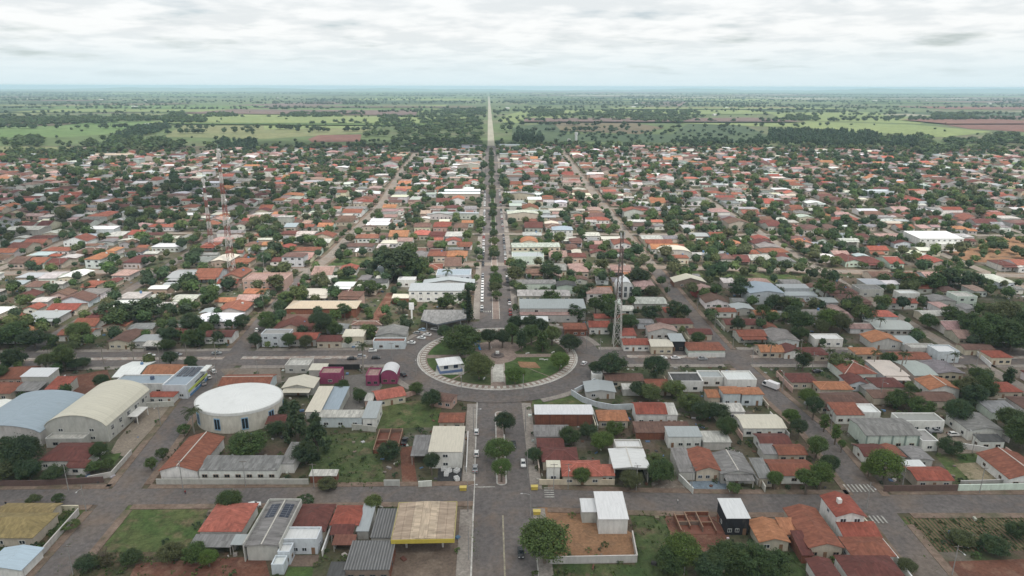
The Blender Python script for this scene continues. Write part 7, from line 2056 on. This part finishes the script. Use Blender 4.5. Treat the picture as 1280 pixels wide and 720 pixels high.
# people
def person(x, y, top, legs, label, rz):
    me = bpy.data.meshes.new('body')
    V = [(0,0,.95),(0,0,1.2),(0,0,1.42),(0,0,1.52),(0,0,1.66),(-.09,0,.9),(-.10,.05,.5),(-.10,-.02,.08),(-.10,.12,.03),(.09,0,.9),(.10,-.05,.5),(.10,-.10,.08),(.10,.04,.03),(-.2,0,1.38),(-.25,0,1.1),(-.23,.08,.86),(.2,0,1.38),(.25,0,1.1),(.23,.08,.86)]
    E = [(0,1),(1,2),(2,3),(3,4),(0,5),(5,6),(6,7),(7,8),(0,9),(9,10),(10,11),(11,12),(2,13),(13,14),(14,15),(2,16),(16,17),(17,18)]
    rad = [.15,.14,.15,.055,.10,.10,.065,.045,.04,.10,.065,.045,.04,.07,.048,.035,.07,.048,.035]
    me.from_pydata(V, E, []); o = put('person', me, None, None, (x, y, terr(y)+.16), rz)
    md = o.modifiers.new('skin', 'SKIN'); o.modifiers.new('sub', 'SUBSURF').levels = 1
    for i_, r_ in enumerate(rad): me.skin_vertices[0].data[i_].radius = (r_, r_)
    me.skin_vertices[0].data[0].use_root = True
    k = NB('person_%d' % len(MATS)); z = k.n('ShaderNodeSeparateXYZ'); k.l(k.objc(), z.inputs[0])
    c = k.mix(k.ramp(z.outputs['Z'], .92, .93), legs, top); c = k.mix(k.ramp(z.outputs['Z'], 1.46, 1.47), c, (.30,.18,.12)); c = k.mix(k.ramp(z.outputs['Z'], 1.68, 1.69), c, (.02,.015,.012)); k.done(c, .8)
    me.materials.append(k.m); tag(o, label, 'person', None); return o
PP = MISC['people']
person(*PP[0], (.22,.04,.04), (.04,.04,.06), 'person in dark red shirt walking on street by school pole', .8)
person(*PP[1], (.6,.6,.58), (.05,.05,.07), 'person in white shirt on street before unfinished brick house', 1.6)
person(*PP[2], (.03,.03,.04), (.03,.03,.03), 'person in black clothes walking near the olive house', 0)
# low hills on the horizon
for j, (hx, hy, rx, ry, hh) in enumerate(((-9000, 22000, 6000, 1800, 60), (-2500, 23500, 5000, 1500, 50), (13500, 21000, 5500, 2000, 85), (7000, 23500, 5000, 1500, 60), (19000, 22500, 5000, 2000, 95))):
    m = MB(); n = 40; base = terr(hy-ry)-5
    prof = [(hx-rx+2*rx*i_/n) for i_ in range(n+1)]
    rows = []
    for t_ in (-1, -.5, 0, .6, 1):
        rows.append([(x, hy+t_*ry, base+hh*(1-t_*t_)*max(0, 1-((x-hx)/rx)**2)**1.3*(1+.25*math.sin(x*.0016+j)+.12*math.sin(x*.005))) for x in prof])
    for a, b in zip(rows, rows[1:]):
        for i_ in range(n): m.poly([a[i_], a[i_+1], b[i_+1], b[i_]])
    struct(m.build('hill', 'farmland', smooth=True))

# ------------------------------------------------------------------ broken cloud deck overhead: shades the near blocks
k = bpy.data.materials.new('cloud'); k.use_nodes = True; t_ = k.node_tree; t_.nodes.remove(t_.nodes['Principled BSDF'])
df = t_.nodes.new('ShaderNodeBsdfDiffuse'); df.inputs[0].default_value = (.9,.9,.9,1); tl = t_.nodes.new('ShaderNodeBsdfTranslucent'); tl.inputs[0].default_value = (.95,.95,.95,1)
tp = t_.nodes.new('ShaderNodeBsdfTransparent'); m1 = t_.nodes.new('ShaderNodeMixShader'); m1.inputs[0].default_value = .6; m2 = t_.nodes.new('ShaderNodeMixShader'); m2.inputs[0].default_value = .42
t_.links.new(df.outputs[0], m1.inputs[1]); t_.links.new(tl.outputs[0], m1.inputs[2]); t_.links.new(m1.outputs[0], m2.inputs[1]); t_.links.new(tp.outputs[0], m2.inputs[2]); t_.links.new(m2.outputs[0], t_.nodes['Material Output'].inputs['Surface'])
MATS['cloud'] = k
def cloud(cx, cy, rx, ry, seed, alt=700):
    r_ = random.Random(seed); ph = [r_.uniform(0, 6.28) for _ in range(8)]; m = MB(); na, nr_ = 60, 12
    edge = lambda a: 1+.16*math.sin(2*a+ph[0])+.12*math.sin(3*a+ph[1])+.08*math.sin(7*a+ph[2])+.05*math.sin(13*a+ph[3])
    def P(i, j, s_):
        a = 2*math.pi*i/na; q = j/nr_; f = edge(a)*q; x, y_ = rx*f*math.cos(a), ry*f*math.sin(a)
        z = math.sqrt(max(0, 1-q*q))*(70 if s_ > 0 else 22)*(1+.35*math.sin(x*.021+ph[4])*math.cos(y_*.024+ph[5]))
        return (cx+x, cy+y_, alt+s_*z)
    for i in range(na):
        for j in range(nr_):
            for s_ in (1, -1):
                q = [P(i,j,s_), P(i,j+1,s_), P(i+1,j+1,s_), P(i+1,j,s_)]
                if j == 0: q = q[1:] if False else [q[0], q[1], q[2]]
                m.poly(q if s_ > 0 else q[::-1])
    struct(m.build('cloud', 'cloud', smooth=True))
for cx, cy, rx, ry, sd_ in ((0, 150, 420, 270, 1), (-520, 620, 300, 190, 2), (-150, 1180, 260, 100, 4)):
    cloud(cx+700/math.tan(SUN_EL)*math.sin(SUN_AZ), cy+700/math.tan(SUN_EL)*math.cos(SUN_AZ), rx, ry, sd_)
# ------------------------------------------------------------------ haze
k = bpy.data.materials.new('haze'); k.use_nodes = True; k.node_tree.nodes.remove(k.node_tree.nodes['Principled BSDF'])
pv = k.node_tree.nodes.new('ShaderNodeVolumePrincipled')
pv.inputs['Color'].default_value = (.62, .84, 1.0, 1)
pv.inputs['Density'].default_value = HAZE = 8.0e-5
pv.inputs['Anisotropy'].default_value = 0.0
k.node_tree.links.new(pv.outputs[0], k.node_tree.nodes['Material Output'].inputs['Volume'])
MATS['haze'] = k
m = MB(); m.box(-30500, 30500, -1200, 26500, -40, 127)
hz = m.build('haze', 'haze'); hz['kind'] = 'stuff'
